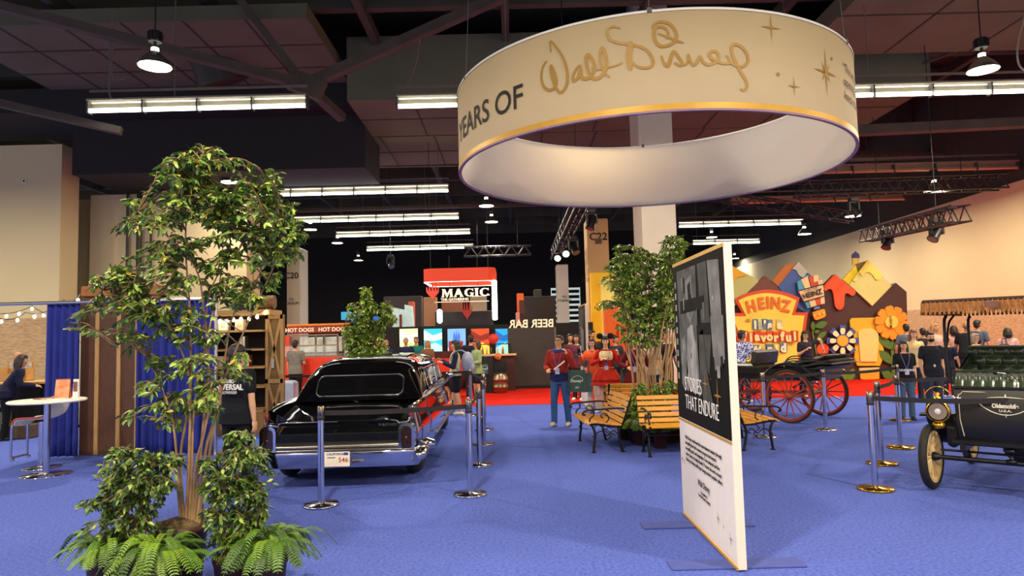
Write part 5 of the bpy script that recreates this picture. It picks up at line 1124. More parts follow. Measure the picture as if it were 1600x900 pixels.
# ---- left side
person('person in a black shirt and cap seen from behind near the black car', fx(371, 700, 7.65), PI-.35, 1.66, skin='#c79a78', hair='#0f0f12', style='cap', tc='#11131a', lc='#0f1014', shoe='#151515', fat=1.25, yaw=-.7, vox=.007, armR=((-.15, .05, -1), (-.05, -.1, -1)), armL=((.15, .1, -1), (.02, -.15, -1)), extras=(('print', 1, 1.33, .055, 'STUDIO', '#c9cac8'), ('print', 1, 1.265, .085, 'UNIVERSAL', '#d9dad8'), ('print', 1, 1.205, .04, 'HOLLYWOOD', '#a9aaa8')))
g = gp(8, 688); person('person in navy leaning over the counter at the left edge', (g.x, g.y), 2.2, 1.62, 'f', '#b98a68', '#2a1812', 'long', 'long', '#191c36', legs='pants', lc='#101114', shoe='#171717', fat=1.3, lean=.45, armR=HOLDR, armL=HOLDL)
person('balding person in a waistcoat and white sleeves behind the left counter', fx(30, 620, 14.6), -1.0, 1.62, skin='#b9805c', hair='#9a8d80', style='bald', top='vest', tc='#3c4552', tc2='#e9e6de', legs='pants', lc='#222226', armR=HOLDR, armL=HOLDL, nod=.35, yaw=.5)
person('person in a grey shirt and dark trousers with back turned beside the hot dog stand', fx(462, 600, 18.3), PI-.15, 1.72, hair='#1b1a1b', style='short', tc='#757268', lc='#15161a', shoe='#1b1b1b', armR=HOLDR, armL=DNL, fat=1.1)
for px, Y, H, rz, lab, kw in ((474, 21.6, 1.56, .2, 'shorter person in black inside the glass of the hot dog stand', dict(tc='#17161a', armR=HOLDR, armL=HOLDL)), (483, 22.4, 1.74, -.2, 'taller dark haired person in black serving in the hot dog stand', dict(tc='#1c1a1e', armR=HOLDR, armL=HOLDL)), (493, 22.9, 1.68, .1, 'person in grey at the back of the hot dog stand', dict(tc='#6d6c66', hair='#4a3324'))):
    person(lab, fx(px, 600, Y), rz, H, vox=.012, lc='#1b1b1f', **kw)
# ---- right side
person('person in a blue and white patterned shirt behind the black carriage', fx(1163, 600, 16.2), 2.4, 1.68, hair='#130f0e', style='short', tc='#3f4c94', skin='#8d5f43', lc='#22242c', fat=1.1, yaw=-.7)
o = [c for c in bpy.data.objects if c.name.startswith('shirt') and c.parent and c.parent['label'].startswith('person in a blue and white')][0]
o.data.materials.clear(); o.data.materials.append(mat('#3a4590', .8, h2='#d5d8e6', sc=26, thr=.5))
person('person in dark patterned clothes at the edge of the tall sign panel', fx(1149, 600, 16.8), .2, 1.70, hair='#15110f', tc='#39404f', lc='#22242c')
person('person with a headband and raised bent arm before the yellow label sign', fx(1262, 600, 17.2), .1, 1.62, 'f', '#c9966f', '#1a1210', 'long', 'tee', '#2b2230', legs='pants', lc='#1b1c22', armL=((.75, .05, .35), (.25, -.15, -.95)), armR=((-.2, -.1, -1), (.4, -.7, .5)), glasses=True)
g = gp(1419, 656); person('smiling person in black shirt and jeans with lanyard, left of the masked one', (g.x, g.y), -.25, 1.42, 'f', '#c48f69', '#17110f', 'long', 'tee', '#14141a', legs='pants', lc='#41586f', shoe='#2b2b2f', fat=1.12, vox=.008, armR=((-.15, -.05, -1), (.25, -.35, -.9)), armL=DNL, extras=('lanyard', ('print', -1, 1.1, .05, 'CALIFORNIA', '#c9c9cf')), mouthc='#c9a09a')
g = gp(1462, 652); person('person in a black mask and dark shirt beside the old car canopy', (g.x, g.y), -.2, 1.56, 'f', '#c48f69', '#120f0f', 'bun', 'tee', '#191b24', legs='pants', lc='#2b3444', shoe='#22252a', fat=1.15, vox=.008, mask='#0c0c0f', armR=((-.25, -.05, -1), (.1, -.2, -1)), armL=DNL, extras=(('patch', 'shirt_emblem', 1.05, .03, .05, '#b9aeb0', .115),))
for px, py, Y, H, rz, lab, kw in ((1432, 600, 15.3, 1.60, -.1, 'long haired person in a cream top behind the two women at right', dict(sex='f', style='long', hair='#7a4a28', tc='#cdb27d', skin='#cf9f7c')), (1447, 600, 18.0, 1.62, 2.8, 'dark haired head just left of the masked woman', dict(hair='#17110f', tc='#2a2a30')), (1467, 600, 17.4, 1.72, .4, 'curly blond person beside the canopy post of the old car', dict(sex='f', style='bob', hair='#a87a48', tc='#c79a86')), (1421, 600, 18.6, 1.74, 2.9, 'person in grey with back turned at the edge of the orange flower', dict(hair='#14100e', tc='#5a6070')),
                                (1496, 600, 17.8, 1.66, 2.7, 'person in a pink shirt with short dark hair under the canopy', dict(sex='f', style='bob', hair='#24140f', tc='#d7a596')), (1484, 600, 16.2, 1.40, 2.2, 'person in a dark shirt right of the canopy post', dict(tc='#1d2230', hair='#2a1a14')), (1516, 600, 17.2, 1.78, 2.5, 'bald person in a black shirt bending forward under the canopy', dict(style='bald', hair='#6b4a38', tc='#15151a', skin='#a8714f', lean=.25, fat=1.2)), (1531, 600, 18.4, 1.80, 2.0, 'person in a slate shirt beyond the bald one', dict(tc='#4a5566', skin='#b07d5c', lean=.15)),
                                (1529, 600, 15.0, 1.48, .6, 'person in beige with raised arms in front of the bald one', dict(sex='f', style='bob', hair='#8d7a68', tc='#cdbb95', armR=UPR, armL=UPL, glasses=True)), (1580, 600, 16.5, 1.58, 2.7, 'person in a pink top with dark hair near the right edge', dict(sex='f', style='bob', hair='#1c1210', tc='#c99a93', fat=1.15))):
    kw.setdefault('skin', '#c19069'); person(lab, fx(px, py, Y), rz, H, vox=.012, lc='#2a2d36', **kw)
p = fx(1566, 560, 16.3); tote('small black handbag of the person in the pink top', (p[0], p[1]-.1, 1.20), .1, '#15161d', .26, .26, .14, False)
# ================================================================ LEFT SIDE STANDS
BLUE = mat('#1d2a86', .85, var=.12, sc=6, bump=.2, bsc=60); WOODD = mat('#5d3a22', .55, h2='#432616', sc=7, stretch=(14, 14, .7), bump=.2, bsc=30); WOODT = mat('#b08a56', .55, var=.15, sc=8, stretch=(8, 8, .6)); WOODP = mat('#a27c4b', .6, h2='#8a6639', sc=6, stretch=(6, 6, .6))
def drape(label, x0, x1, y, h, folds, drop=0, seed=0):
    q = MB(); n = int((x1-x0)*70)
    def fn(u, v):
        x = x0+(x1-x0)*u; a = u*folds*2*PI+seed; return (x+.012*math.sin(a*.7)*v, y-.05*math.sin(a)*(.45+.55*v)-.02*math.sin(2.3*a+1)*v, h*(1-v)+.02-drop*0)
    q.grid(fn, n, 14); o = q.build('drape', BLUE); s = o.modifiers.new('s', 'SOLIDIFY'); s.thickness = .006; tag(o, label, 'curtain', 'blue drapes of the left stand')
YK = 10.72
drape('blue drape hanging left of the dark wooden panels', -7.22, -6.72, YK-.05, 2.33, 4.5); drape('blue drape behind the leaves of the foreground tree', -5.82, -4.62, YK-.05, 2.33, 9, seed=2)
t = thing('pipe_stand', 'silver pipe frame carrying the blue drapes', 'frame', (0, 0, 0))
MB().tube([(-8.35, YK-.12, 2.37), (-4.55, YK-.12, 2.37)], .026, 10).build('cross_pipe', STEEL, t)
for x in (-8.32, -4.57): q = MB().tube([(x, YK-.12, .02), (x, YK-.12, 2.40)], .026, 10); q.build('upright', STEEL, t); MB().box((x, YK-.12, .012), (.42, .42, .022), 0, None, .004).build('base_plate', STEEL, t)
t = thing('display_wall', 'dark brown wooden panel wall with light upright battens behind the tree', 'wall panel', (-6.28, YK+.12, 0))
MB().box((0, .06, 1.28), (1.04, .12, 2.56)).build('panel', WOODD, t)
for x in (-.25, .09, .38): MB().box((x, -.012, 1.27), (.06, .03, 2.52)).build('batten', WOODT, t)
MB().box((.1, .1, 2.55), (1.2, .3, .16), 0, None, .01).build('top_crate', mat('#9a5f2c', .6, var=.2, sc=8), t)
# bistro table, its things, and the chair
tp = gp(72, 742); t = thing('bistro_table', 'white round bistro table on a chrome pillar left of the blue drape', 'table', (tp.x, tp.y, 0))
MB().lathe([(0, .955), (.44, .955), (.455, .965), (.455, .98), (.44, .99), (0, .99)], 48).build('tabletop', mat('#efe9db', .4), t)
MB().cyl((0, 0, .02), .04, .93, 20).build('pillar', CHROME, t); MB().lathe([(0, 0), (.30, 0), (.30, .012), (.06, .03), (0, .03)], 40).build('base', CHROME, t)
zt = .99; tx_, ty_ = tp.x, tp.y
def leaflet(name, label, x, y, w, h, c, lean=.2, rz=0, h2=None):
    t = thing(name, label, 'leaflet', (tx_+x, ty_+y, zt), rz)
    MB().box((0, 0, h/2*math.cos(lean)), (w, .004, h), 0, (-lean, 0, 0)).build('front_sheet', mat(c, .5, h2=h2, sc=9), t)
    MB().box((0, h*math.sin(lean)*.9, h/2*math.cos(lean)), (w, .004, h), 0, (lean, 0, 0)).build('back_support', mat(c, .5), t); return t
leaflet('brochure_stand', 'orange printed brochure standing on the white bistro table', .14, .08, .17, .27, '#d4662a', .25, .3, '#e9b48a'); l = leaflet('photo_stand', 'narrow white photo stand at the right of the bistro table', .34, .05, .075, .26, '#ece8e4', .08)
MB().box((0, -.012, .16), (.05, .004, .13)).build('photo', mat('#4a2c2c', .5, h2='#8f5a4a', sc=18), l)
for k, (x, y, c, rz) in enumerate(((.0, .05, '#c9b79a', .3), (.2, -.1, '#e6e2dc', .1), (-.12, .12, '#7b4a3a', -.5), (.06, .17, '#d89a68', .2))):
    o = MB().box((0, 0, .008), (.16, .22, .014), 0, None, .002).build('booklet', mat(c, .5, var=.2, sc=20), None, (tx_+x, ty_+y, zt), (0, 0, rz)); tag(o, ('tan booklet lying in the middle of the bistro table', 'white booklet lying near the front of the bistro table', 'brown booklet at the left of the bistro table', 'orange booklet lying behind the standing brochure')[k], 'booklet')
cp_ = gp(65, 731); t = thing('bar_chair', 'white shell chair with red edge on a chrome pedestal by the bistro table', 'chair', (cp_.x, cp_.y, 0))
MB().lathe([(0, 0), (.24, 0), (.24, .012), (.06, .03), (0, .03)], 36).build('base', CHROME, t); MB().cyl((0, 0, .02), .045, .62, 18).build('pedestal', CHROME, t)
SH = [Vector(p) for p in cat([(-.28, 0, .60), (-.26, 0, .655), (-.2, 0, .68), (.05, 0, .69), (.17, 0, .72), (.23, 0, .82), (.26, 0, .98)], 6)]
q = MB(); q.grid(lambda u, v: SH[min(int(u*(len(SH)-1)), len(SH)-1)]+Vector((0, (v-.5)*.40, .03*(2*v-1)**2)), len(SH)-1, 10); o = q.build('seat_shell', WHITE, t); s = o.modifiers.new('s', 'SOLIDIFY'); s.thickness = .014
q = MB(); q.tube([p+Vector((0, -.205, .03)) for p in SH], .012, 6); q.build('red_edge', mat('#c44a2c', .4), t)
q = MB(); q.tube(cat([(-.25, -.16, .64), (-.31, -.16, .60), (-.32, -.16, .45), (-.32, -.16, .16), (-.28, -.16, .15)], 5), .016, 8); q.tube(cat([(-.25, .16, .64), (-.31, .16, .60), (-.32, .16, .45), (-.32, .16, .16), (-.28, .16, .15)], 5), .016, 8); q.tube([(-.32, -.16, .17), (-.32, .16, .17)], .016, 8); q.build('foot_rest', CHROME, t)
# counter with its goods
c0 = gp(50, 665); t = thing('counter', 'black counter with pale wooden top behind the bistro table', 'counter', (-9.95, 13.6, 0))
MB().box((0, 0, .50), (1.75, .5, 1.0), 0, None, .01).build('body', BLKCLOTH, t); MB().box((0, 0, 1.02), (1.9, .62, .05), 0, None, .01).build('counter_top', mat('#d2a868', .5, var=.1), t)
MB().box((-.1, -.27, .72), (.62, .04, .30)).build('shelf_print', mat('#8f9a86', .6, h2='#cfc6b2', sc=8), t); MB().box((-.1, -.27, .3), (.8, .04, .34)).build('lower_print', mat('#56604c', .6, h2='#2d352c', sc=6), t)
t = thing('cardboard_box', 'open cardboard display box on the pale counter top', 'box', (-9.75, 13.55, 1.045), .1)
for c_, d in (((0, 0, .01), (.5, .3, .02)), ((-.24, 0, .13), (.02, .3, .26)), ((.24, 0, .13), (.02, .3, .26)), ((0, .14, .19), (.5, .02, .38)), ((0, -.14, .08), (.5, .02, .16))): MB().box(c_, d).build('side', mat('#b98d50', .7, var=.08), t)
for i, x in enumerate((-.11, .12)): MB().box((x, .125, .31), (.17, .012, .12)).build('card', mat('#e5e0d6', .6, h2='#8c8a88', sc=30), t)
q = MB().box((0, 0, .13), (.5, .36, .26), 0, None, .02); tag(q.build('carton', mat('#4d3a2c', .7, var=.2), None, (-9.3, 13.1, 0)), 'low brown carton on the floor before the black counter', 'box')
t = thing('map_poster', 'tall pale map poster on a black framed banner behind the blue drape', 'poster', (-9.15, 14.6, 0))
MB().box((0, .03, 1.05), (1.05, .05, 2.1), 0, None, .01).build('black_frame', BLKCLOTH, t); MB().box((.10, -.005, 1.02), (.86, .02, 1.92)).build('printed_map', mat('#c9c6a6', .6, h2='#b7c0a0', sc=3), t)
q = MB(); P = cat([(-.1, 1.85), (0, 1.72), (.2, 1.68), (.34, 1.76), (.25, 1.88), (.05, 1.84)], 5); V, F = ribbon([np.array(p) for p in P], [.012]*len(P)); q.add([(p[0]+.05, -.017, p[1]) for p in V], F)
q.build('river_line', mat('#8a9a78', .6), t)
q = MB()
for i in range(7): q.poly([(.02+.09*(i % 3), 1.42-.06*i), (.26+.05*(i % 2), 1.40-.06*i), (.30, 1.36-.06*i), (.05, 1.375-.06*i)], .004, 0, Matrix.Translation((.03, -.02, 0)))
q.build('orange_hills', mat('#c98a58', .6, var=.2, sc=20), t)
for i, (x, z) in enumerate(((-.12, 1.12), (-.12, .7))):
    q = MB(); q.poly([(x-.05, z), (x+.05, z), (x+.07, z+.14), (x, z+.22), (x-.07, z+.14)], .004, 0, Matrix.Translation((0, -.02, 0))); q.box((x, -.018, z-.16), (.02, .004, .32)); q.build('lantern_drawing', mat('#7d8668', .6), t)
# string lights
def bulbs(name, P, n, sag, label):
    t = thing('string_lights', label, 'string lights', (0, 0, 0)); C = []
    for i in range(len(P)-1):
        a, b = Vector(P[i]), Vector(P[i+1]); C += [a+(b-a)*u-Vector((0, 0, sag*4*u*(1-u))) for u in np.linspace(0, 1, 14)[:-1]]
    C.append(Vector(P[-1])); MB().tube(C, .008, 5).build('wire', BLACK, t)
    for i in range(n):
        u = (i+.5)/n*(len(C)-1); k = int(u); p = C[k].lerp(C[k+1], u-k); MB().ell(p-Vector((0, 0, .06)), (.028, .028, .038), 0, 10, 7).build('bulb', mat('#ffe6b0', .3, var=0, em=22), t)
bulbs('s', [at(-10, 492, 14), at(40, 488, 14), at(100, 468, 13), at(130, 452, 12)], 6, .12, 'string of small bulbs rising to the top of the wooden panel wall'); bulbs('s', [at(0, 490, 15), at(50, 478, 15), at(96, 496, 15)], 5, .05, 'string of small bulbs drooping above the map poster')
# bookcase with barn door end
bx = thing('bookcase', 'tall wooden bookcase with a cross braced barn door end', 'bookcase', (-5.0, 13.1, 0))
MB().box((-.35, .32, 1.1), (1.5, .04, 2.2)).build('back_panel', mat('#1b1512', .7), bx); MB().box((-1.05, .0, 1.1), (.05, .62, 2.2)).build('end_panel', WOODP, bx)
for z in (.42, .86, 1.22, 1.55, 1.90): MB().box((-.35, 0, z), (1.38, .58, .035)).build('shelf', WOODT, bx)
MB().box((-.35, 0, .21), (1.38, .56, .42)).build('lower_cabinet', WOODP, bx); MB().box((-.3, -.02, 2.24), (1.6, .68, .10)).build('top_board', WOODT, bx)
d = MB().box((.49, -.02, 1.1), (.33, .10, 2.2)).build('barn_door', mat('#7f6136', .6, h2='#6b5029', sc=5, stretch=(8, 8, .6)), bx)
for c_, dd in (((.35, -.085, 1.1), (.05, .03, 2.2)), ((.63, -.085, 1.1), (.05, .03, 2.2)), ((.49, -.085, 2.16), (.33, .03, .08)), ((.49, -.085, .95), (.33, .03, .08)), ((.49, -.085, .04), (.33, .03, .08))): MB().box(c_, dd).build('frame_board', WOODT, bx)
for z0, z1 in ((.99, 2.12), (.08, .91)):
    for a, b in (((.37, z0), (.61, z1)), ((.61, z0), (.37, z1))): MB().bar((a[0], -.082, a[1]), (b[0], -.082, b[1]), .05, .02, 0, (0, -1, 0)).build('cross_brace', WOODT, bx)
MB().box((.47, -.11, 1.28), (.05, .02, .18), 0, None, .008).build('door_handle', mat('#d9d6cf', .3, .5), bx)
bulbs('s', [(-6.1, 12.72, 2.22), (-5.6, 12.72, 2.24), (-5.1, 12.72, 2.2), (-4.5, 12.72, 2.34)], 12, .08, 'string of warm bulbs along the top of the bookcase')
rnd = random.Random(9); kk = 0
for z, cs, w in ((1.24, ('#7d1f22', '#8d2a2a', '#6f1a20', '#7a2024', '#842626', '#701c1e'), .03), (1.57, ('#262422', '#d9d2c6'), .05), (.88, ('#1f1d1c', '#cfc6b6', '#2e2a28'), .03)):
    x = -4.70 if z < 1.5 and z > 1 else -4.78
    for i, c_ in enumerate(cs):
        h = rnd.uniform(.19, .24); o = MB().box((0, 0, h/2), (w, .16, h), 0, None, .003).box((0, -.005, h/2), (w*.8, .162, h*.94), 1).build('book', [mat(c_, .5), mat('#e8dfc8', .8)], None, (x-.23-i*(w+.006), 12.9, z), (0, .0, 0))
        tag(o, {1.24: 'dark red book in the row of red books on the middle shelf of the bookcase', 1.57: ('black upright book on the second shelf of the bookcase', 'white upright book beside the black one on the second shelf')[i % 2], .88: ('black book at the right of the low bookcase shelf', 'cream book between two black ones on the low shelf', 'dark grey book at left of the low shelf row')[i % 3]}[z], 'book', 'red books on the middle shelf of the bookcase' if z == 1.24 else None)
for k, (x, z, c_, lab) in enumerate(((-5.35, 1.92, '#efe8de', 'white box on the top shelf of the bookcase, left of its twin'), (-5.18, 1.92, '#f0eae0', 'white box on the top shelf of the bookcase, right of its twin'), (-4.88, 1.92, '#d8c8ac', 'cream package at the right end of the top shelf'), (-5.55, 1.92, '#3d2a24', 'dark brown box left of the white boxes'), (-5.2, 1.24, '#c2a27c', 'tan box on the middle shelf left of the red books'))):
    o = MB().box((0, 0, .1), (.15, .16, .2), 0, None, .006).box((0, -.081, .1), (.09, .004, .10), 1).build('gift_box', [mat(c_, .5), mat('#b8a890', .5)], None, (x-.22, 12.9, z)); tag(o, lab, 'box')
o = MB().tube([(0, 0, 0), (.72, 0, 0)], [.13, .13], 14).build('rolled_mat', mat('#8a6a45', .9, bump=.8, bsc=40, h2='#6f5232', sc=20), None, (-5.2, 12.95, 2.43)); tag(o, 'rolled brown mat lying on top of the bookcase', 'roll')
# hot dog stand
HY = 19.2; hx = at(500, 560, HY).x; t = thing('food_stand', 'red food stand with a glass case and a hot dogs sign', 'stand', (hx, HY, 0)); RED = mat('#d83a1f', .5, var=.06)
MB().box((0, 0, .62), (1.25, .9, 1.24), 0, None, .01).build('red_base', RED, t); MB().box((-1.28, .6, .9), (.62, .1, 1.9)).build('red_side_wall', RED, t)
q = MB(); 
for i in range(4): q.tube([(-.5+.08*i+.03*math.sin(v*6), -.456, .35+v*.8) for v in np.linspace(0, 1, 12)], .012, 5)
q.build('red_swirls', mat('#b32c18', .5), t)
for sx in (-.95, .0, .6):
    for y in (-.4, .4): MB().box((sx, y, 1.24), (.045, .045, 1.22)).build('post', mat('#6d5848', .4, .4), t)
for z in (1.27, 1.56, 1.85): MB().box((-.18, -.4, z), (1.6, .05, .04)).build('rail', mat('#8d765f', .4, .4), t)
MB().box((-.18, -.43, 1.42), (1.5, .006, .28)).build('glass_front', GLASS, t); MB().box((-.2, .4, 1.35), (1.6, .05, .05)).build('rail', BLACK, t)
MB().box((-.1, .5, 1.45), (1.2, .03, .7)).build('menu_board', mat('#9fb6b0', .6, h2='#dfe8dd', sc=6), t)
s = MB().box((.1, -.42, 2.0), (1.7, .08, .20), 0, None, .02).build('sign_board', mat('#8e2f1e', .5), t); MB().box((.1, -.43, 2.12), (1.74, .1, .07), 0, None, .02).build('sign_rim', mat('#d27a2c', .5), t)
q = MB(); put_text(q, 'HOT DOGS', .15, Matrix.Translation((-.42, -.466, 1.99)) @ XZ, 0, .003, .003); q.build('sign_lettering', mat('#f0d8b8', .6, em=.3), t)
q = MB(); put_text(q, 'HOT DOGS', .15, Matrix.Translation((.48, -.466, 1.99)) @ XZ, 0, .003, .003); q.build('sign_lettering', mat('#f0d8b8', .6, em=.3), t)
hx2 = at(545, 560, 20.4).x+.25
t = thing('popcorn_machine', 'glass popcorn case with yellow glow right of the hot dog stand', 'machine', (hx2, 20.6, 0))
MB().box((0, 0, .5), (.75, .6, 1.0)).build('cabinet', mat('#4a2c22', .5), t); MB().box((0, 0, 1.32), (.7, .55, .6)).build('lit_case', mat('#caa63a', .5, h2='#efe0a0', sc=9, em=.5), t); MB().box((0, 0, 1.68), (.78, .62, .14), 0, None, .02).build('hood', mat('#8d7a60', .4, .4), t)
for sx in (-.37, .37): MB().box((sx, -.3, 1.35), (.04, .04, .66)).build('post', mat('#b0a080', .3, .7), t)
o = MB().box((0, 0, .21), (.30, .01, .42)).box((0, -.007, .3), (.2, .004, .03), 1).box((0, -.007, .2), (.22, .004, .1), 1).build('price_card', [mat('#c9c7e6', .5), mat('#8f86c8', .5)], None, (hx+.95, 18.72, 1.26)); tag(o, 'pale lilac price card standing on the food counter', 'sign')
o = MB().box((0, 0, .63), (.9, .6, 1.26), 0, None, .01).build('side_counter', mat('#a8452c', .5), None, (hx+1.1, 18.75, 0)); tag(o, 'rust red side counter under the price card', 'counter')
o = MB().box((0, 0, .35), (.5, .4, .7), 0, None, .06).build('bin_bag', mat('#9fb0c4', .5, bump=.5, bsc=8), None, (at(455, 590, 18.0).x, 17.6, 0)); tag(o, 'pale blue bagged bin at the feet of the person in the grey shirt', 'bin')
# ================================================================ FAR MIDDLE: SIGNS, LIT POSTERS, BAR
DKW = mat('#1c1b1c', .8); FY = 23.6
a, b = at(622, 505, FY), at(795, 505, FY)
o = MB().box(((a.x+b.x)/2+1.2, FY+.3, 1.06), (b.x-a.x+3.4, .3, 2.08)).build('booth_wall', DKW); tag(o, 'long black booth wall carrying the five lit posters', 'booth')
PAL = [('#d8e0a8', '#a9bf78', '#eef0cc'), ('#2fb3cf', '#a9e4e0', '#d8f0e0'), ('#6fa0e6', '#c7d8f4', '#3b66c0'), ('#d8451f', '#f2c53c', '#7a1e14'), ('#1f93cf', '#9fdcc4', '#0f5fa8')]
def glow(h, e=1.0): return mat(h, .4, var=.06, sc=5, em=e)
for i, (x0, x1, lab) in enumerate(((624, 653, 'lit pale green poster, leftmost of the five on the black booth'), (662, 691, 'lit blue and white poster, second of the five'), (699, 728, 'lit light blue castle shape poster, third of the five'), (736, 765, 'lit red and yellow poster, fourth of the five'), (774, 800, 'lit deep blue poster beside the bar hut, last of the five'))):
    p, q_ = at(x0, 514, FY), at(x1, 556, FY); w, h = q_.x-p.x, p.z-q_.z; t = thing('light_box_poster', lab, 'poster', ((p.x+q_.x)/2, FY+.10, q_.z)); c1, c2, c3 = PAL[i]
    MB().box((0, 0, h/2), (w+.04, .08, h+.04)).build('frame', BLACK, t); MB().box((0, -.045, h/2), (w, .02, h)).build('lit_sheet', glow(c1), t)
    A = [(-.5, 0), (.5, 0), (.5, .35), (.1, .5), (-.5, .3)]; B = [(-.5, .95), (0, .75), (.5, .85), (.5, .62), (.05, .55), (-.5, .6)]
    MB().poly([(x*w, z*h) for x, z in A], .004, 0, Matrix.Translation((0, -.06, 0))).build('lower_shape', glow(c2), t)
    MB().poly([(x*w, z*h) for x, z in (B if i != 2 else [(-.2, .3), (.2, .3), (.2, .7), (.12, .92), (.05, .72), (0, .98), (-.05, .72), (-.12, .92), (-.2, .7)])], .004, 0, Matrix.Translation((0, -.066, 0))).build('upper_shape', glow(c3), t)
    if i == 2: MB().box((0, -.4, .2), (w*.72, .5, .62)).build('red_card', mat('#a82a18', .5, em=.3), t)
o = MB().box(((a.x+b.x)/2-.6, FY-.55, .62), (b.x-a.x-.6, .4, 1.24)).build('booth_counter', mat('#5a1510', .6, h2='#1d1516', sc=2)); tag(o, 'dark counter in front of the lit posters', 'counter')
o = MB().box((0, 0, .3), (1.3, .1, .42)).build('red_front_panel', mat('#d8301a', .6), None, (at(690, 590, 21).x, 21, .55)); tag(o, 'bright red low panel between the car roof and the backpack', 'panel')
MGY = 25.0
def M_(px, py, Y=MGY): return at(px, py, Y)
# the red square hanging sign with logo
p0, p1 = M_(660, 420), M_(774, 437); w = p1.x-p0.x; zc = (p0.z+p1.z)/2; hh = p0.z-p1.z
t = thing('hanging_sign', 'far red square hanging sign with a lit frame and card game logo', 'sign', (p0.x+w/2, MGY, zc)); RO = mat('#e2401c', .5, var=.08, sc=40, stretch=(40, 40, .5), em=.35); LEDW = glow('#dff6f4', 5.5)
C = rrect(w, 2.6, .35, 6); q = MB(); n = len(C)
V = [(x, y+1.3, z) for z in (-hh/2, hh/2) for x, y in C]+[(x*.97, y*.97+1.3, z) for z in (-hh/2, hh/2) for x, y in C]
F = [(j, (j+1) % n, n+(j+1) % n, n+j) for j in range(n)]+[(3*n+j, 3*n+(j+1) % n, 2*n+(j+1) % n, 2*n+j) for j in range(n)]; q.add(V, F); q.build('red_band', RO, t)
V = [(x*f, y*f+1.3, -hh/2-.02) for f in (1.0, .90) for x, y in C]; MB().add(V, [(j, n+j, n+(j+1) % n, (j+1) % n) for j in range(n)]).build('lit_underside', LEDW, t)
for x0, x1, z1 in ((M_(768, 440).x, M_(776, 440).x, M_(770, 500).z), ): MB().box(((x0+x1)/2-t.location.x, .15, (z1-zc-hh/2)/2), (x1-x0, .2, zc-hh/2-z1), 0, None, .04).build('lit_column', LEDW, t)
MB().box((M_(687, 492, 26.6).x-t.location.x, 1.6, M_(687, 492).z-zc), (.18, .2, .55), 0, None, .06).build('lit_column', LEDW, t)
for k in (-.4, .4): MB().tube([(k*w, .3, hh/2), (k*w, .3, 9.0-zc)], .012, 5).build('hanging_cable', BLKPLAST, t)
t = thing('logo_sign', 'white word MAGIC with a red five pointed emblem below the red square sign', 'sign', (0, 0, 0)); CRM = glow('#e8d8bc', .75)
u = (M_(765, 450).x-M_(687, 450).x)
# serif capitals drawn as outlines in a 10 x 10 box
GL = dict(M=[(0, 0), (2.6, 0), (2.6, .8), (2.1, 1), (2.6, 6.2), (4.6, 0), (5.6, 0), (7.9, 6.4), (8.2, 1), (7.6, .8), (7.6, 0), (11, 0), (11, .8), (10.4, 1), (10, 9), (10.6, 9.3), (10.6, 10), (7.7, 10), (5.6, 4), (3.4, 10), (.5, 10), (.5, 9.3), (1.2, 9), (.7, 1), (0, .8)],
          A=[(0, 0), (2.6, 0), (2.6, .8), (2.0, 1), (2.6, 2.7), (5.6, 2.7), (6.1, 1), (5.5, .8), (5.5, 0), (9, 0), (9, .8), (8.4, 1), (5.4, 10), (3.3, 10), (.7, 1), (0, .8)],
          G=[(8.5, 7), (8.5, 9.8), (7.9, 9.8), (7.4, 9.2), (5, 10), (2.2, 9.3), (.4, 7), (.4, 3), (2.2, .7), (5, 0), (7.4, .8), (8.0, 0), (8.4, -.8), (8.6, -.8), (8.6, 4), (9, 4.2), (9, 4.8), (5.4, 4.8), (5.4, 4.2), (6.2, 4), (6.2, 1.6), (5.2, 1), (3.6, 1.8), (2.8, 3.6), (2.8, 6.4), (3.6, 8.3), (5.3, 9), (7.2, 8.4), (7.9, 7)],
          I=[(0, 0), (4, 0), (4, .8), (3.2, 1), (3.2, 9), (4, 9.2), (4, 10), (0, 10), (0, 9.2), (.8, 9), (.8, 1), (0, .8)],
          C=[(8.5, 7), (8.5, 9.8), (7.9, 9.8), (7.4, 9.2), (5, 10), (2.2, 9.3), (.4, 7), (.4, 3), (2.2, .7), (5, 0), (7.6, .6), (9.6, .9), (9.6, 1.5), (8.7, 1.9), (8.3, 3), (7.7, 3), (6.8, 1.6), (5.2, 1), (3.6, 1.8), (2.8, 3.6), (2.8, 6.4), (3.6, 8.3), (5.3, 9), (7.2, 8.4), (7.9, 7)])
bs = M_(687, 463); ht = M_(687, 450).z-bs.z; x = bs.x; tot = 11+9+9+4+10+3; sc_ = u/tot
for ch in 'MAGIC':
    wch = {'M': 11, 'A': 9, 'G': 9, 'I': 4, 'C': 10}[ch]; z0 = bs.z-(x-bs.x)*0
    l = MB().poly([(p[0]*sc_, p[1]*ht/10) for p in GL[ch]], .08, 0, Matrix.Translation((x, MGY+.6, z0+(.006*(x-bs.x)))))
    if ch == 'A': pass
    l.build('letter', CRM, t); x += (wch+.75)*sc_
p = M_(686, 467); q = MB(); put_text(q, 'THE GATHERING', .135, Matrix.Translation((p.x, MGY+.62, p.z)) @ XZ, 0, .003, .02, 1.0, 'LEFT'); q.build('small_lettering', CRM, t)
p, p2 = M_(676, 470.5), M_(763, 469.5); MB().box(((p.x+p2.x)/2, MGY+.62, (p.z+p2.z)/2), (p2.x-p.x, .05, .022)).build('underline', CRM, t)
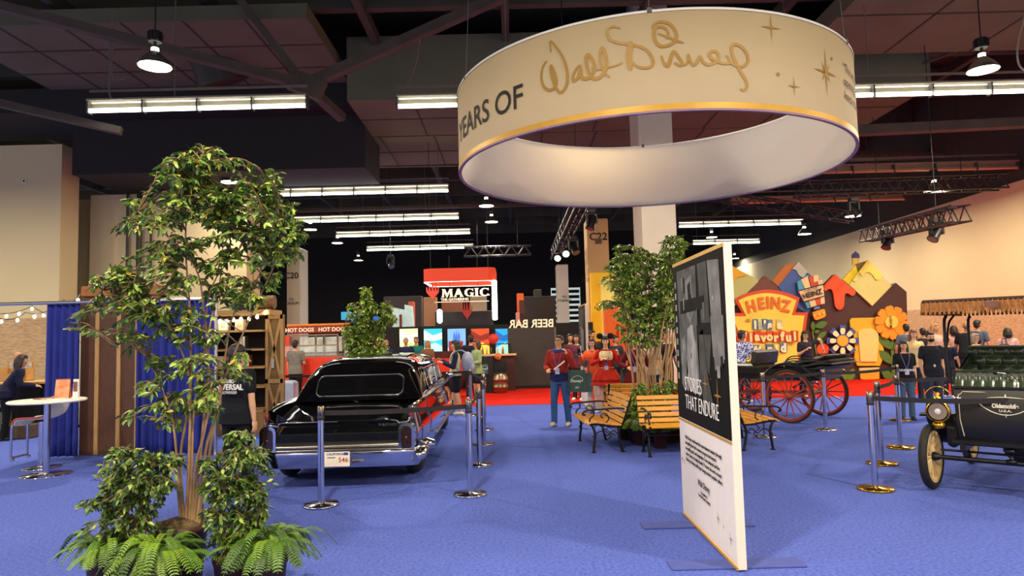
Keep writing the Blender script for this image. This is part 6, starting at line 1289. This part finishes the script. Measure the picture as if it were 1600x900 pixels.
def flame(px, top, bot, wpx, Y, m, parent, nm='red_emblem'):
    H = [(-.52, .70), (-.5, .42), (-.3, .26), (-.08, .12), (0, 0), (.08, .12), (.3, .26), (.5, .42), (.52, .70), (.46, .70), (.38, .46), (.32, .47), (.29, .88), (.23, .88), (.17, .48), (.09, .48), (.04, 1.0), (-.04, 1.0), (-.09, .48), (-.17, .48), (-.23, .88), (-.29, .88), (-.32, .47), (-.38, .46), (-.46, .70)]
    a_, b_ = at(px, bot, Y), at(px, top, Y); hgt = b_.z-a_.z; ww = wpx*Y/FPX
    MB().poly([(x*ww, z*hgt) for x, z in H], .06, 0, Matrix.Translation((a_.x, Y, a_.z))).build(nm, m, parent)
flame(676, 440, 469, 19, MGY+.6, glow('#d23a24', .55), t)
for px in (700, 745): a_ = M_(px, 448); MB().tube([(a_.x, MGY+.65, a_.z), (a_.x, MGY+.65, a_.z+1.2)], .01, 5).build('hanging_rod', BLKPLAST, t)
t = thing('red_banner', 'dark red emblem banner hanging behind the word MAGIC', 'banner', (0, 0, 0)); flame(730, 468, 500, 16, 27, mat('#a02a1e', .6, em=.2), t, 'banner_shape')
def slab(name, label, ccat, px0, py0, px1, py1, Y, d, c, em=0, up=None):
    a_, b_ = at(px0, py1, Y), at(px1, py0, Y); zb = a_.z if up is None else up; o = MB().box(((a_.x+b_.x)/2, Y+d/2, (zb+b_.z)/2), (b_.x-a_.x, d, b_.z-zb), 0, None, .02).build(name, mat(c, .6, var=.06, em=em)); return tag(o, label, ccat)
slab('booth_tower', 'grey booth wall left of the red square sign', 'booth', 600, 462, 658, 520, 30, .6, '#3b3b3b', up=0)
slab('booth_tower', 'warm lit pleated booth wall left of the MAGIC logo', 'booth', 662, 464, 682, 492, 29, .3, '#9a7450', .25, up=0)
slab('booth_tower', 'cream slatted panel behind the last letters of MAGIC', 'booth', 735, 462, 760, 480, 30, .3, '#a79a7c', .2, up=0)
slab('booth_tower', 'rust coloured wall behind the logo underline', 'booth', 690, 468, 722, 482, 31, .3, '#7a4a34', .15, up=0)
slab('booth_tower', 'dark booth block behind the black poster wall', 'booth', 680, 485, 770, 505, 27.5, 1, '#242223', up=0)
# white stepped shape
q = MB(); A = [(613, 505), (613, 480), (632, 484), (632, 476), (643, 478), (645, 505)]; P = [at(x, y, 26) for x, y in A]
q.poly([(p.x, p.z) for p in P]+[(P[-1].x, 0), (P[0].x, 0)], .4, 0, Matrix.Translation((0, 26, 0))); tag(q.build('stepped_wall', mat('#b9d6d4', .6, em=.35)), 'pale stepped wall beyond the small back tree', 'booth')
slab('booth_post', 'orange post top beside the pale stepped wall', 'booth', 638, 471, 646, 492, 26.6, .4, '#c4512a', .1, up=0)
slab('booth_post', 'small red upright in the pale stepped wall', 'booth', 624, 491, 627, 505, 25.8, .15, '#7e2418', up=0)
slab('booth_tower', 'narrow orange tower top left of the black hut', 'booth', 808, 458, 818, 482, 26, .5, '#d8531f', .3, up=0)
slab('booth_tower', 'dark rust tower just right of the narrow orange one', 'booth', 812, 469, 819, 500, 25.6, .3, '#5a2a20', up=0)
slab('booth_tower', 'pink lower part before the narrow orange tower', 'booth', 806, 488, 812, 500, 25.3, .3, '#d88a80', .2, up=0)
slab('booth_tower', 'dark grey block behind the bar lettering', 'booth', 820, 462, 868, 502, 28, .8, '#2c2b2c', up=0); slab('booth_tower', 'grey upright behind the bar hut', 'booth', 835, 452, 846, 482, 29, .4, '#4a4745', up=0)
for i, (x0, y0, x1, y1, s_) in enumerate(((533, 487, 548, 500, ''), (549, 489, 564, 506, 'E TO'), (583, 494, 590, 506, ''))):
    o = slab('blue_screen', ('glowing teal screen left above the back tree', 'glowing blue screen with white letters behind the back tree', 'small glowing blue screen right of the back tree')[i], 'screen', x0, y0, x1, y1, 28, .2, ('#2a8fb8', '#1f55b8', '#2456a8')[i], .8)
    pz = min(v.co.z for v in o.data.vertices); px_ = sum(v.co.x for v in o.data.vertices)/len(o.data.vertices); MB().box((px_, 28.15, pz/2), (.12, .08, pz)).build('pole', BLACK, o)
    if s_: q = MB(); c_ = at(556, 496, 27.98); put_text(q, s_, .28, Matrix.Translation(c_) @ XZ, 0, .004, .004); l = q.build('lettering', glow('#cfe0ff', .8), o)
# the bar hut
BY = 22.0; a_, b_ = at(793, 513, BY), at(871, 607, BY); t = thing('bar_hut', 'dark grey wooden hut with bar lettering on its roof edge', 'hut', ((a_.x+b_.x)/2, BY, 0)); w = b_.x-a_.x
MB().box((0, .5, .05+(a_.z)/2), (w, 1.0, a_.z-.1)).build('plank_wall', mat('#3d3935', .6, h2='#2c2926', sc=5, stretch=(.5, .5, 14), bump=.3, bsc=20), t); MB().box((0, .5, .06), (w+.06, 1.02, .10)).build('plinth', BLACK, t)
MB().box((w/2-.02, -.02, a_.z/2), (.05, .05, a_.z)).build('corner_strip', mat('#6a645c', .5), t)
q = MB(); V, F = text_geo('BEER BAR', .36, .008, .02, 'CENTER', 4); q.add([(-v[0]*.93, .02-v[2], a_.z+.12+v[1]) for v in V], [f[::-1] for f in F]); q.build('mirrored_lettering', glow('#d9cfae', .5), t)
for i, x in enumerate((-.6, .6)): MB().lathe([(0, 0), (.05, 0), (.05, .05), (0, .05)], 10).build('caster', BLACK, t, (x, -.05, 0))
kg = at(782, 607, 20.6); t = thing('beer_keg', 'steel beer keg standing left of the dark hut', 'keg', (kg.x, 20.6, 0), 0)
MB().lathe([(0, 0), (.20, 0), (.20, .05), (.235, .08), (.235, .17), (.25, .19), (.235, .21), (.235, .39), (.25, .41), (.235, .43), (.235, .50), (.20, .54), (.20, .60), (.18, .60), (.18, .55), (0, .55)], 32).build('shell', mat('#8f7b66', .3, .9, .1), t)
o = MB().box((0, 0, .55), (.5, .5, 1.1), 0, None, .02).build('bar_cabinet', BLACK, None, (at(757, 600, 20.4).x, 20.9, 0)); tag(o, 'black cabinet between the green cardigan and the keg', 'cabinet'); q = MB(); put_text(q, 'BAR', .14, Matrix.Translation((at(757, 600, 20.4).x-.02, 20.63, .35)) @ Matrix.Rotation(PI/2, 4, 'Y') @ XZ, 0, .003, .003); l = q.build('lettering', mat('#d8d4cc', .6)); l.parent = o; l.matrix_parent_inverse = Matrix.Translation(-o.location)
t = thing('bar_counter', 'wooden bar counter with taps under the fourth poster', 'bar', (at(772, 560, 21.6).x, 21.6, 0)); MB().box((0, 0, .55), (1.3, .5, 1.1)).build('front', mat('#3b1c14', .6), t); MB().box((0, -.05, 1.12), (1.4, .6, .05)).build('top', mat('#d8a878', .5, em=.1), t)
MB().box((0, -.05, 1.45), (1.1, .05, .03)).build('arch', BLACK, t)
for x in (-.5, .5): MB().tube(cat([(x, 0, 1.14), (x, 0, 1.4), (x*.9, -.03, 1.46)], 4), .03, 8).build('tap_column', BLACK, t)
MB().lathe([(0, -.03), (.16, -.03), (.16, .03), (0, .03)], 20, 0, Matrix.Rotation(PI/2, 4, 'X')).build('round_sign', mat('#b8281e', .5, em=.3), t, (.0, -.1, 1.62))
for k, (x, c_) in enumerate(((-.35, '#8f6a3c'), (-.22, '#c9b9a0'), (-.08, '#5b2d22'), (.12, '#d8d2c6'), (.28, '#b05a2c'))):
    o = MB().lathe([(0, 0), (.035, 0), (.035, .13), (.014, .19), (.014, .24), (0, .24)], 12).build('bottle', mat(c_, .2), None, (t.location.x+x, 21.55, 1.145)); tag(o, ('brown', 'cream', 'dark red', 'white', 'orange')[k]+' bottle standing on the bar counter by the keg', 'bottle')
o = MB().ell((0, 0, .11), (.11, .09, .11), 0, 14, 10).box((0, -.08, .11), (.06, .03, .02), 1).build('orange_ornament', [mat('#e0702a', .5), BLACK], None, (at(778, 560, 21.2).x, 21.25, .95)); tag(o, 'round orange ornament on the shelf above the keg', 'ornament')
tag(MB().box((0, 0, .46), (.5, .3, .92)).build('bar_stand', BLACK, None, (o.location.x, 21.25, 0)), 'black stand under the round orange ornament', 'stand')
# the yellow and orange booth by the C22 column
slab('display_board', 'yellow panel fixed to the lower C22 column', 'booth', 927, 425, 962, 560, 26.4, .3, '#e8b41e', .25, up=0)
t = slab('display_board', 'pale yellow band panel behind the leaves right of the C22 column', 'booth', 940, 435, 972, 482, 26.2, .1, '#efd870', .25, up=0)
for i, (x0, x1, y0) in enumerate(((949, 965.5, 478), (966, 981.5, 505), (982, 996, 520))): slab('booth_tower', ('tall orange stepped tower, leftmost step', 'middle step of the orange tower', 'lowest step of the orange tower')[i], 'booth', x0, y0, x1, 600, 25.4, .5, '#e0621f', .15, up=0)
q = MB(); 
for i in range(9): q.box((0, 0, i*.35), (1.9, .06, .14))
for s_ in (-.93, .93): q.box((s_, .02, .5), (.05, .05, 4.76))
tag(q.build('lit_shelving', glow('#b9cfcb', .5), None, (at(884, 470, 45).x, 45, 1.9)), 'far pale lit shelving seen right of the narrow column', 'shelving')['kind'] = 'stuff'
# ================================================================ THE PAINTED MOUNTAIN BACKDROP
HYB = 22.3
hb = thing('display_backdrop', 'dark brown mountain shaped backdrop with cut-out flowers, bottle and yellow label sign', 'backdrop', (9.9, HYB, 0))
def cut(name, P, layer, c, d=.06, parent=None, em=0, var=.05):
    Y = HYB-layer*.07; Q = []
    for x, y in P: p = at(x, y, Y); Q.append((p.x, max(p.z, .015)))
    o = MB().poly(Q, d, 0, Matrix.Translation((0, Y, 0))).build(name, c if not isinstance(c, str) else mat(c, .65, var=var, sc=2, em=em)); o.parent = parent or hb
    o.matrix_parent_inverse = Matrix.Translation(-hb.location) if not parent else Matrix(); return o
def blob(cx, cy, rx, ry, a=0, n=16):
    c, s = math.cos(a), math.sin(a); return [(cx+rx*math.cos(t)*c-ry*math.sin(t)*s, cy+rx*math.cos(t)*s+ry*math.sin(t)*c) for t in np.linspace(0, 2*PI, n+1)[:-1]]
def leafp(x0, y0, x1, y1, w):
    d = np.array((x1-x0, y1-y0)); q = np.array((-d[1], d[0])); q = q/np.linalg.norm(q)*w; a = np.array((x0, y0)); L = [a+d*t+q*math.sin(PI*t)**.8 for t in np.linspace(0, 1, 8)]+[a+d*t-q*math.sin(PI*t)**.8 for t in np.linspace(1, 0, 8)[1:-1]]
    return [tuple(p) for p in L]
def sm(P, n=4): return [tuple(p) for p in cat(P, n)]
BR = mat('#43231c', .7, var=.06, sc=2)
cut('brown_panel', [(1118, 604), (1118, 495), (1150, 477), (1196, 431), (1222, 455), (1250, 470), (1288, 446), (1304.4, 429), (1336, 455), (1363, 477), (1393, 447), (1400, 442), (1416.5, 456), (1420, 594)], 0, BR, .22)
cut('brown_peak', [(1195.5, 430.5), (1165, 460), (1226, 460)], 1.2, '#6b3a2e')
cut('pale_mountain', [(1118, 400), (1138, 412), (1184.5, 437), (1185, 441), (1140, 486), (1118, 500)], .8, '#b5b46c')
cut('yellow_drip', sm([(1118, 400), (1138, 412), (1168, 430)])+sm([(1168, 430), (1160, 432), (1153, 433), (1149, 438), (1143, 439), (1139, 434), (1118, 425)])[1:], 1.4, '#d9a318')
cut('orange_side', [(1217, 448), (1206, 439), (1226, 415), (1246, 410), (1248, 412)], .3, '#b0601f')
cut('blue_mountain', [(1247.5, 409.5), (1264, 427.5), (1288, 452), (1262, 490), (1240, 478), (1216, 448)], .7, '#3b5794')
cut('snow_cap', [(1247.5, 409)]+sm([(1238, 420.5), (1244, 422), (1248, 429), (1254, 433.5), (1258, 431), (1260.5, 426.5), (1264.5, 427.5)]), 1.2, '#a9aa9a')
cut('orange_drip', [(1304.4, 428.5), (1287.6, 446)]+sm([(1287, 452), (1290, 455), (1294, 452), (1299, 452), (1302, 458), (1304, 472), (1306, 480), (1312, 484), (1318, 480), (1319.5, 470), (1320.5, 460), (1325, 458.5), (1331, 462), (1336, 460), (1337, 455)]), 1.5, '#d84d18')
cut('yellow_side', [(1327, 445), (1316.5, 437), (1337.6, 413.5), (1342, 412), (1342, 426)], .5, '#d8bf1e'); cut('shadow_side', [(1337, 412.5), (1356.7, 406.7), (1341, 427)], .6, '#6b5318')
cut('cheese_mountain', [(1356.7, 406.5), (1393.3, 446.7), (1363, 478), (1327, 445)], 1.3, '#c9c274')
cut('yellow_drip', [(1356.7, 405.8), (1378, 428)]+sm([(1378, 430), (1376, 436), (1369, 437), (1364, 430), (1358, 425.5), (1352, 426), (1349, 430), (1346, 430.5), (1343.5, 426), (1340, 430), (1338, 439), (1334.5, 439.5), (1333, 437)]), 1.9, '#e0cf5a')
cut('bell_tower', [(1332.5, 414), (1332.5, 402), (1342.5, 402), (1342.5, 414)], .2, mat('#b98f3a', .6, h2='#e0c060', sc=30, stretch=(8, 1, .1))); cut('blue_dome', sm([(1331.5, 403), (1332.5, 397), (1336, 394.5), (1337.5, 392.5), (1339, 394.5), (1342.5, 397), (1343.5, 403)]), .4, '#343a6a')
# the label sign
ko = cut('label_outline', sm([(1148, 468), (1165, 459), (1195, 452.5), (1225, 456), (1249.5, 465)])+[(1243, 488), (1262.5, 488), (1258, 520), (1250, 572), (1158, 572), (1150, 520), (1140, 489), (1160, 489)], 2.6, '#cc4a1c', .1)
cut('label_face', sm([(1154, 469.5), (1170, 462.5), (1195, 458), (1222, 461), (1244.5, 469)])+[(1237, 492.5), (1257, 493), (1253, 520), (1246, 569), (1162, 569), (1155, 520), (1144, 494.5), (1166, 494)], 3.0, '#ecd04e', .04)
def ptext(name, s, px, py, hpx, layer, c, rot=0, off=0, sx=1, em=0):
    Y = HYB-layer*.07; p = at(px, py, Y); q = MB(); put_text(q, s, hpx*Y/FPX/.70, Matrix.Translation(p) @ Matrix.Rotation(-rot, 4, 'Y') @ XZ, 0, off, .006, sx)
    o = q.build(name, mat(c, .6, em=em)); o.parent = hb; o.matrix_parent_inverse = Matrix.Translation(-hb.location); return o
for ch, x, y, a in (('H', 1174, 479.5, .2), ('E', 1189.5, 475, .10), ('I', 1200, 473.5, .02), ('N', 1212, 474.5, -.08), ('Z', 1227.5, 479, -.2)): ptext('orange_letter', ch, x, y, 17.5, 3.5, '#d8691c', a, .022, .82)
def tiles(s, x0, dx, y0, dy, cols, tc, w=9.5, h=16):
    for i, ch in enumerate(s):
        if ch == ' ': continue
        x, y = x0+dx*i, y0+dy*i+(.8 if i % 2 else -.8); a = .06*((i*7) % 3-1)
        if cols[i % len(cols)]: cut('letter_tile', [(x-w/2-a*8, y-h/2), (x+w/2, y-h/2+a*6), (x+w/2+a*6, y+h/2), (x-w/2, y+h/2-a*5)], 3.6, cols[i % len(cols)], .03)
        ptext('letter', ch, x, y+1, 12.5 if ch.islower() else 11, 4.1, tc[i % len(tc)], 0, .022, .95)
tiles("it’s a", 1180, 7.6, 507.5, -.25, ['#5f7f96', '#c9c985', '#5f7f96', '#5f7f96', None, '#bfbd7c'], ['#eee6c8', '#9fb0a0', '#eee6c8', '#eee6c8', '#eee6c8', '#e9dfae'], 8.6, 16)
tiles('flavorful', 1163.5, 9.8, 526.5, -.1, ['#cf4a1c', '#d8521f', '#c9451a'], ['#f0dd9a'], 10.5, 17)
tiles('World', 1181, 10.8, 547.5, -.9, ['#5f7f96', '#c9b95a', '#54748e', '#d8c35a', '#5f7f96'], ['#efe4c0', '#cfae4a', '#efe4c0', '#efe4c0', '#efe4c0'], 12, 15)
ptext('letter', '“', 1169, 505, 12, 3.6, '#b9902c', 0, .01); ptext('letter', '”', 1237, 541, 12, 3.6, '#b9802c', 0, .01)
# the balloon
CR = '#e3c592'
for P, c in (([(1246, 440), (1252, 437), (1258, 452), (1248, 455)], '#4f9cb4'), ([(1252, 437), (1263, 430.5), (1268, 450), (1257, 453)], CR), ([(1262, 432), (1271, 431.5), (1272, 441), (1278, 439), (1279.5, 446.5), (1267, 450)], '#c04a2a'), ([(1271, 430), (1279, 430), (1279, 438), (1285, 437), (1286, 444.5), (1279.5, 446.5), (1278, 439), (1272, 441)], CR),
             ([(1257, 471), (1263.5, 469), (1267, 480), (1262, 482)], '#4f9cb4'), ([(1263, 470), (1273.5, 467), (1276, 477.5), (1266, 480.5)], CR), ([(1273, 467), (1281.5, 464.5), (1283, 475.5), (1276, 477.5)], '#c04a2a'), ([(1281, 465), (1288, 463), (1289, 474), (1283, 475.5)], CR)): cut('balloon_stripe', P, 2.8, c)
cut('balloon_band', [(1248, 454.5), (1286, 444.5), (1288, 462.5), (1257, 471.5)], 3.2, '#e6c896'); cut('band_line', [(1248, 453.5), (1286, 443.5), (1286.2, 445), (1248.4, 455)], 3.4, '#2a211c', .03); cut('band_line', [(1256.6, 470.6), (1288, 461.8), (1288, 463.2), (1257, 472)], 3.4, '#2a211c', .03)
ptext('balloon_lettering', 'HEINZ', 1269.5, 459.5, 8, 3.9, '#2a211c', .26, .006, .95); ptext('balloon_lettering', 'IT HAS TO BE', 1267, 452.3, 2.6, 3.9, '#6b5a44', .26)
cut('balloon_neck', [(1272, 480), (1281, 478), (1281, 482), (1273, 484)], 2.8, '#5f7fa8'); bk_ = cut('balloon_basket', sm([(1270, 488), (1279, 485), (1287.5, 483), (1289.5, 487), (1290, 494), (1281, 498.5), (1275, 500), (1272, 496), (1270, 488)]), 2.8, '#e89a1e')
for x, y in ((1272.5, 493), (1280, 491), (1287, 489)): cut('basket_dot', blob(x, y, 1.3, 1.6), 3.6, '#f4d890', .03)
# plants, daisy, bottle, sunflower, tomato
GRN = '#4a6b22'
def ribbon_px(P, w): C = [np.array(p) for p in cat(P, 5)]; V, F = ribbon(C, [w]*len(C)); n = len(C); return [V[2*i] for i in range(n)]+[V[2*i+1] for i in range(n-1, -1, -1)]
cut('plant_stem', ribbon_px([(1277, 560), (1273, 535), (1270, 520), (1274, 507)], .9), 1.2, '#5d7a2e', .04)
for L in ((1271, 517, 1270, 502, 3.6), (1273, 511, 1293, 504, 5.5), (1272, 519, 1281, 517, 2.6), (1276, 530, 1292, 518, 4), (1282, 528, 1285, 541, 3.2)): cut('plant_leaf', leafp(*L), 1.5, GRN, .04)
cut('red_tomato', blob(1286, 546, 9.5, 9.5), 1.5, '#d8451c')
for k in range(8):
    a = k*PI/4; ca, sa = math.cos(a), math.sin(a); R_ = lambda u, v: (1317+u*ca-v*sa, 532.5+u*sa+v*ca)
    pe = cut('daisy_petal', [R_(6, -3), R_(24.5, -5), R_(24.5, 5), R_(6, 3)], 2.6, '#3f4f96'); cut('petal_face', [R_(10.5, -2.6), R_(16, -4), R_(19.5, -3), R_(20, 0), R_(19.5, 3), R_(16, 4), R_(10.5, 2.6)], 3.4, '#ead9a4', .03, pe)
cut('daisy_ring', blob(1317, 532.5, 10.3, 10.3, 0, 24), 3.6, '#3f4f96', .05); cut('daisy_centre', blob(1317, 532.5, 8.6, 8.6, 0, 24), 4.2, '#e9a31c', .05)
cut('bottle', [(1331, 497), (1369, 496), (1373, 508), (1371, 522), (1381, 545), (1380, 560), (1375, 571.5), (1340, 571.5), (1335, 560), (1336, 542), (1334, 525), (1329, 512), (1328, 501)], 1.5, '#d8a51a'); cut('bottle_label', sm([(1341, 518), (1349, 514), (1358, 513), (1367, 515), (1372, 519)])+[(1373, 530), (1370, 565), (1345, 565), (1342, 530)], 2.2, '#e6c672', .04)
cut('cap_band', [(1343, 575), (1374, 574), (1374, 579), (1343, 580)], 1.5, '#d9b878'); cut('bottle_cap', [(1344, 580.5), (1374, 580), (1374, 592), (1367, 596), (1350, 596), (1345, 592)], 1.5, '#e09a16')
cut('flower_stem', ribbon_px([(1394, 520), (1395, 560), (1396, 594)], 2.2), 1.3, '#4f7424', .05)
for L in ((1395, 546, 1372, 524, 6.5), (1396, 546, 1418, 522, 6.5), (1395, 569, 1374, 547, 6.5), (1396, 594, 1378, 578, 6.5), (1396, 594, 1412, 576, 6)): cut('flower_leaf', leafp(*L), 1.8, GRN, .05)
for k in range(10):
    a = k*PI/5+.15; ca, sa = math.cos(a), math.sin(a); R_ = lambda u, v: (1393.5+u*ca-v*sa, 504+u*sa+v*ca)
    cut('sunflower_petal', [R_(7, -2.5), R_(14, -5.5), R_(24, -6.5), R_(26.5, -2), R_(25.5, 0), R_(27, 2.5), R_(24, 6.5), R_(14, 5.5), R_(7, 2.5)], 2.8+(k % 2)*.25, '#e38f12')
cut('sunflower_centre', [(1393.5+10.3*math.cos(t), 503+10.3*math.sin(t)) for t in np.linspace(0, 2*PI, 11)[:-1]], 3.8, '#e9c24a'); 
Y_ = HYB-.31; q = MB(); put_text(q, 'Mustard', .12, Matrix.Translation(at(1392, 503, Y_)) @ Matrix.Rotation(-PI/2, 4, 'Y') @ XZ, 0, .001, .004); o = q.build('centre_lettering', INK); o.parent = hb; o.matrix_parent_inverse = Matrix.Translation(-hb.location)
for L in ((1312, 596, 1300, 578, 5), (1325, 597, 1334, 576, 6), (1322, 596, 1312, 575, 6), (1260, 596, 1268, 578, 5)): cut('low_leaf', leafp(*L), 1.6, '#5d7a26', .05)
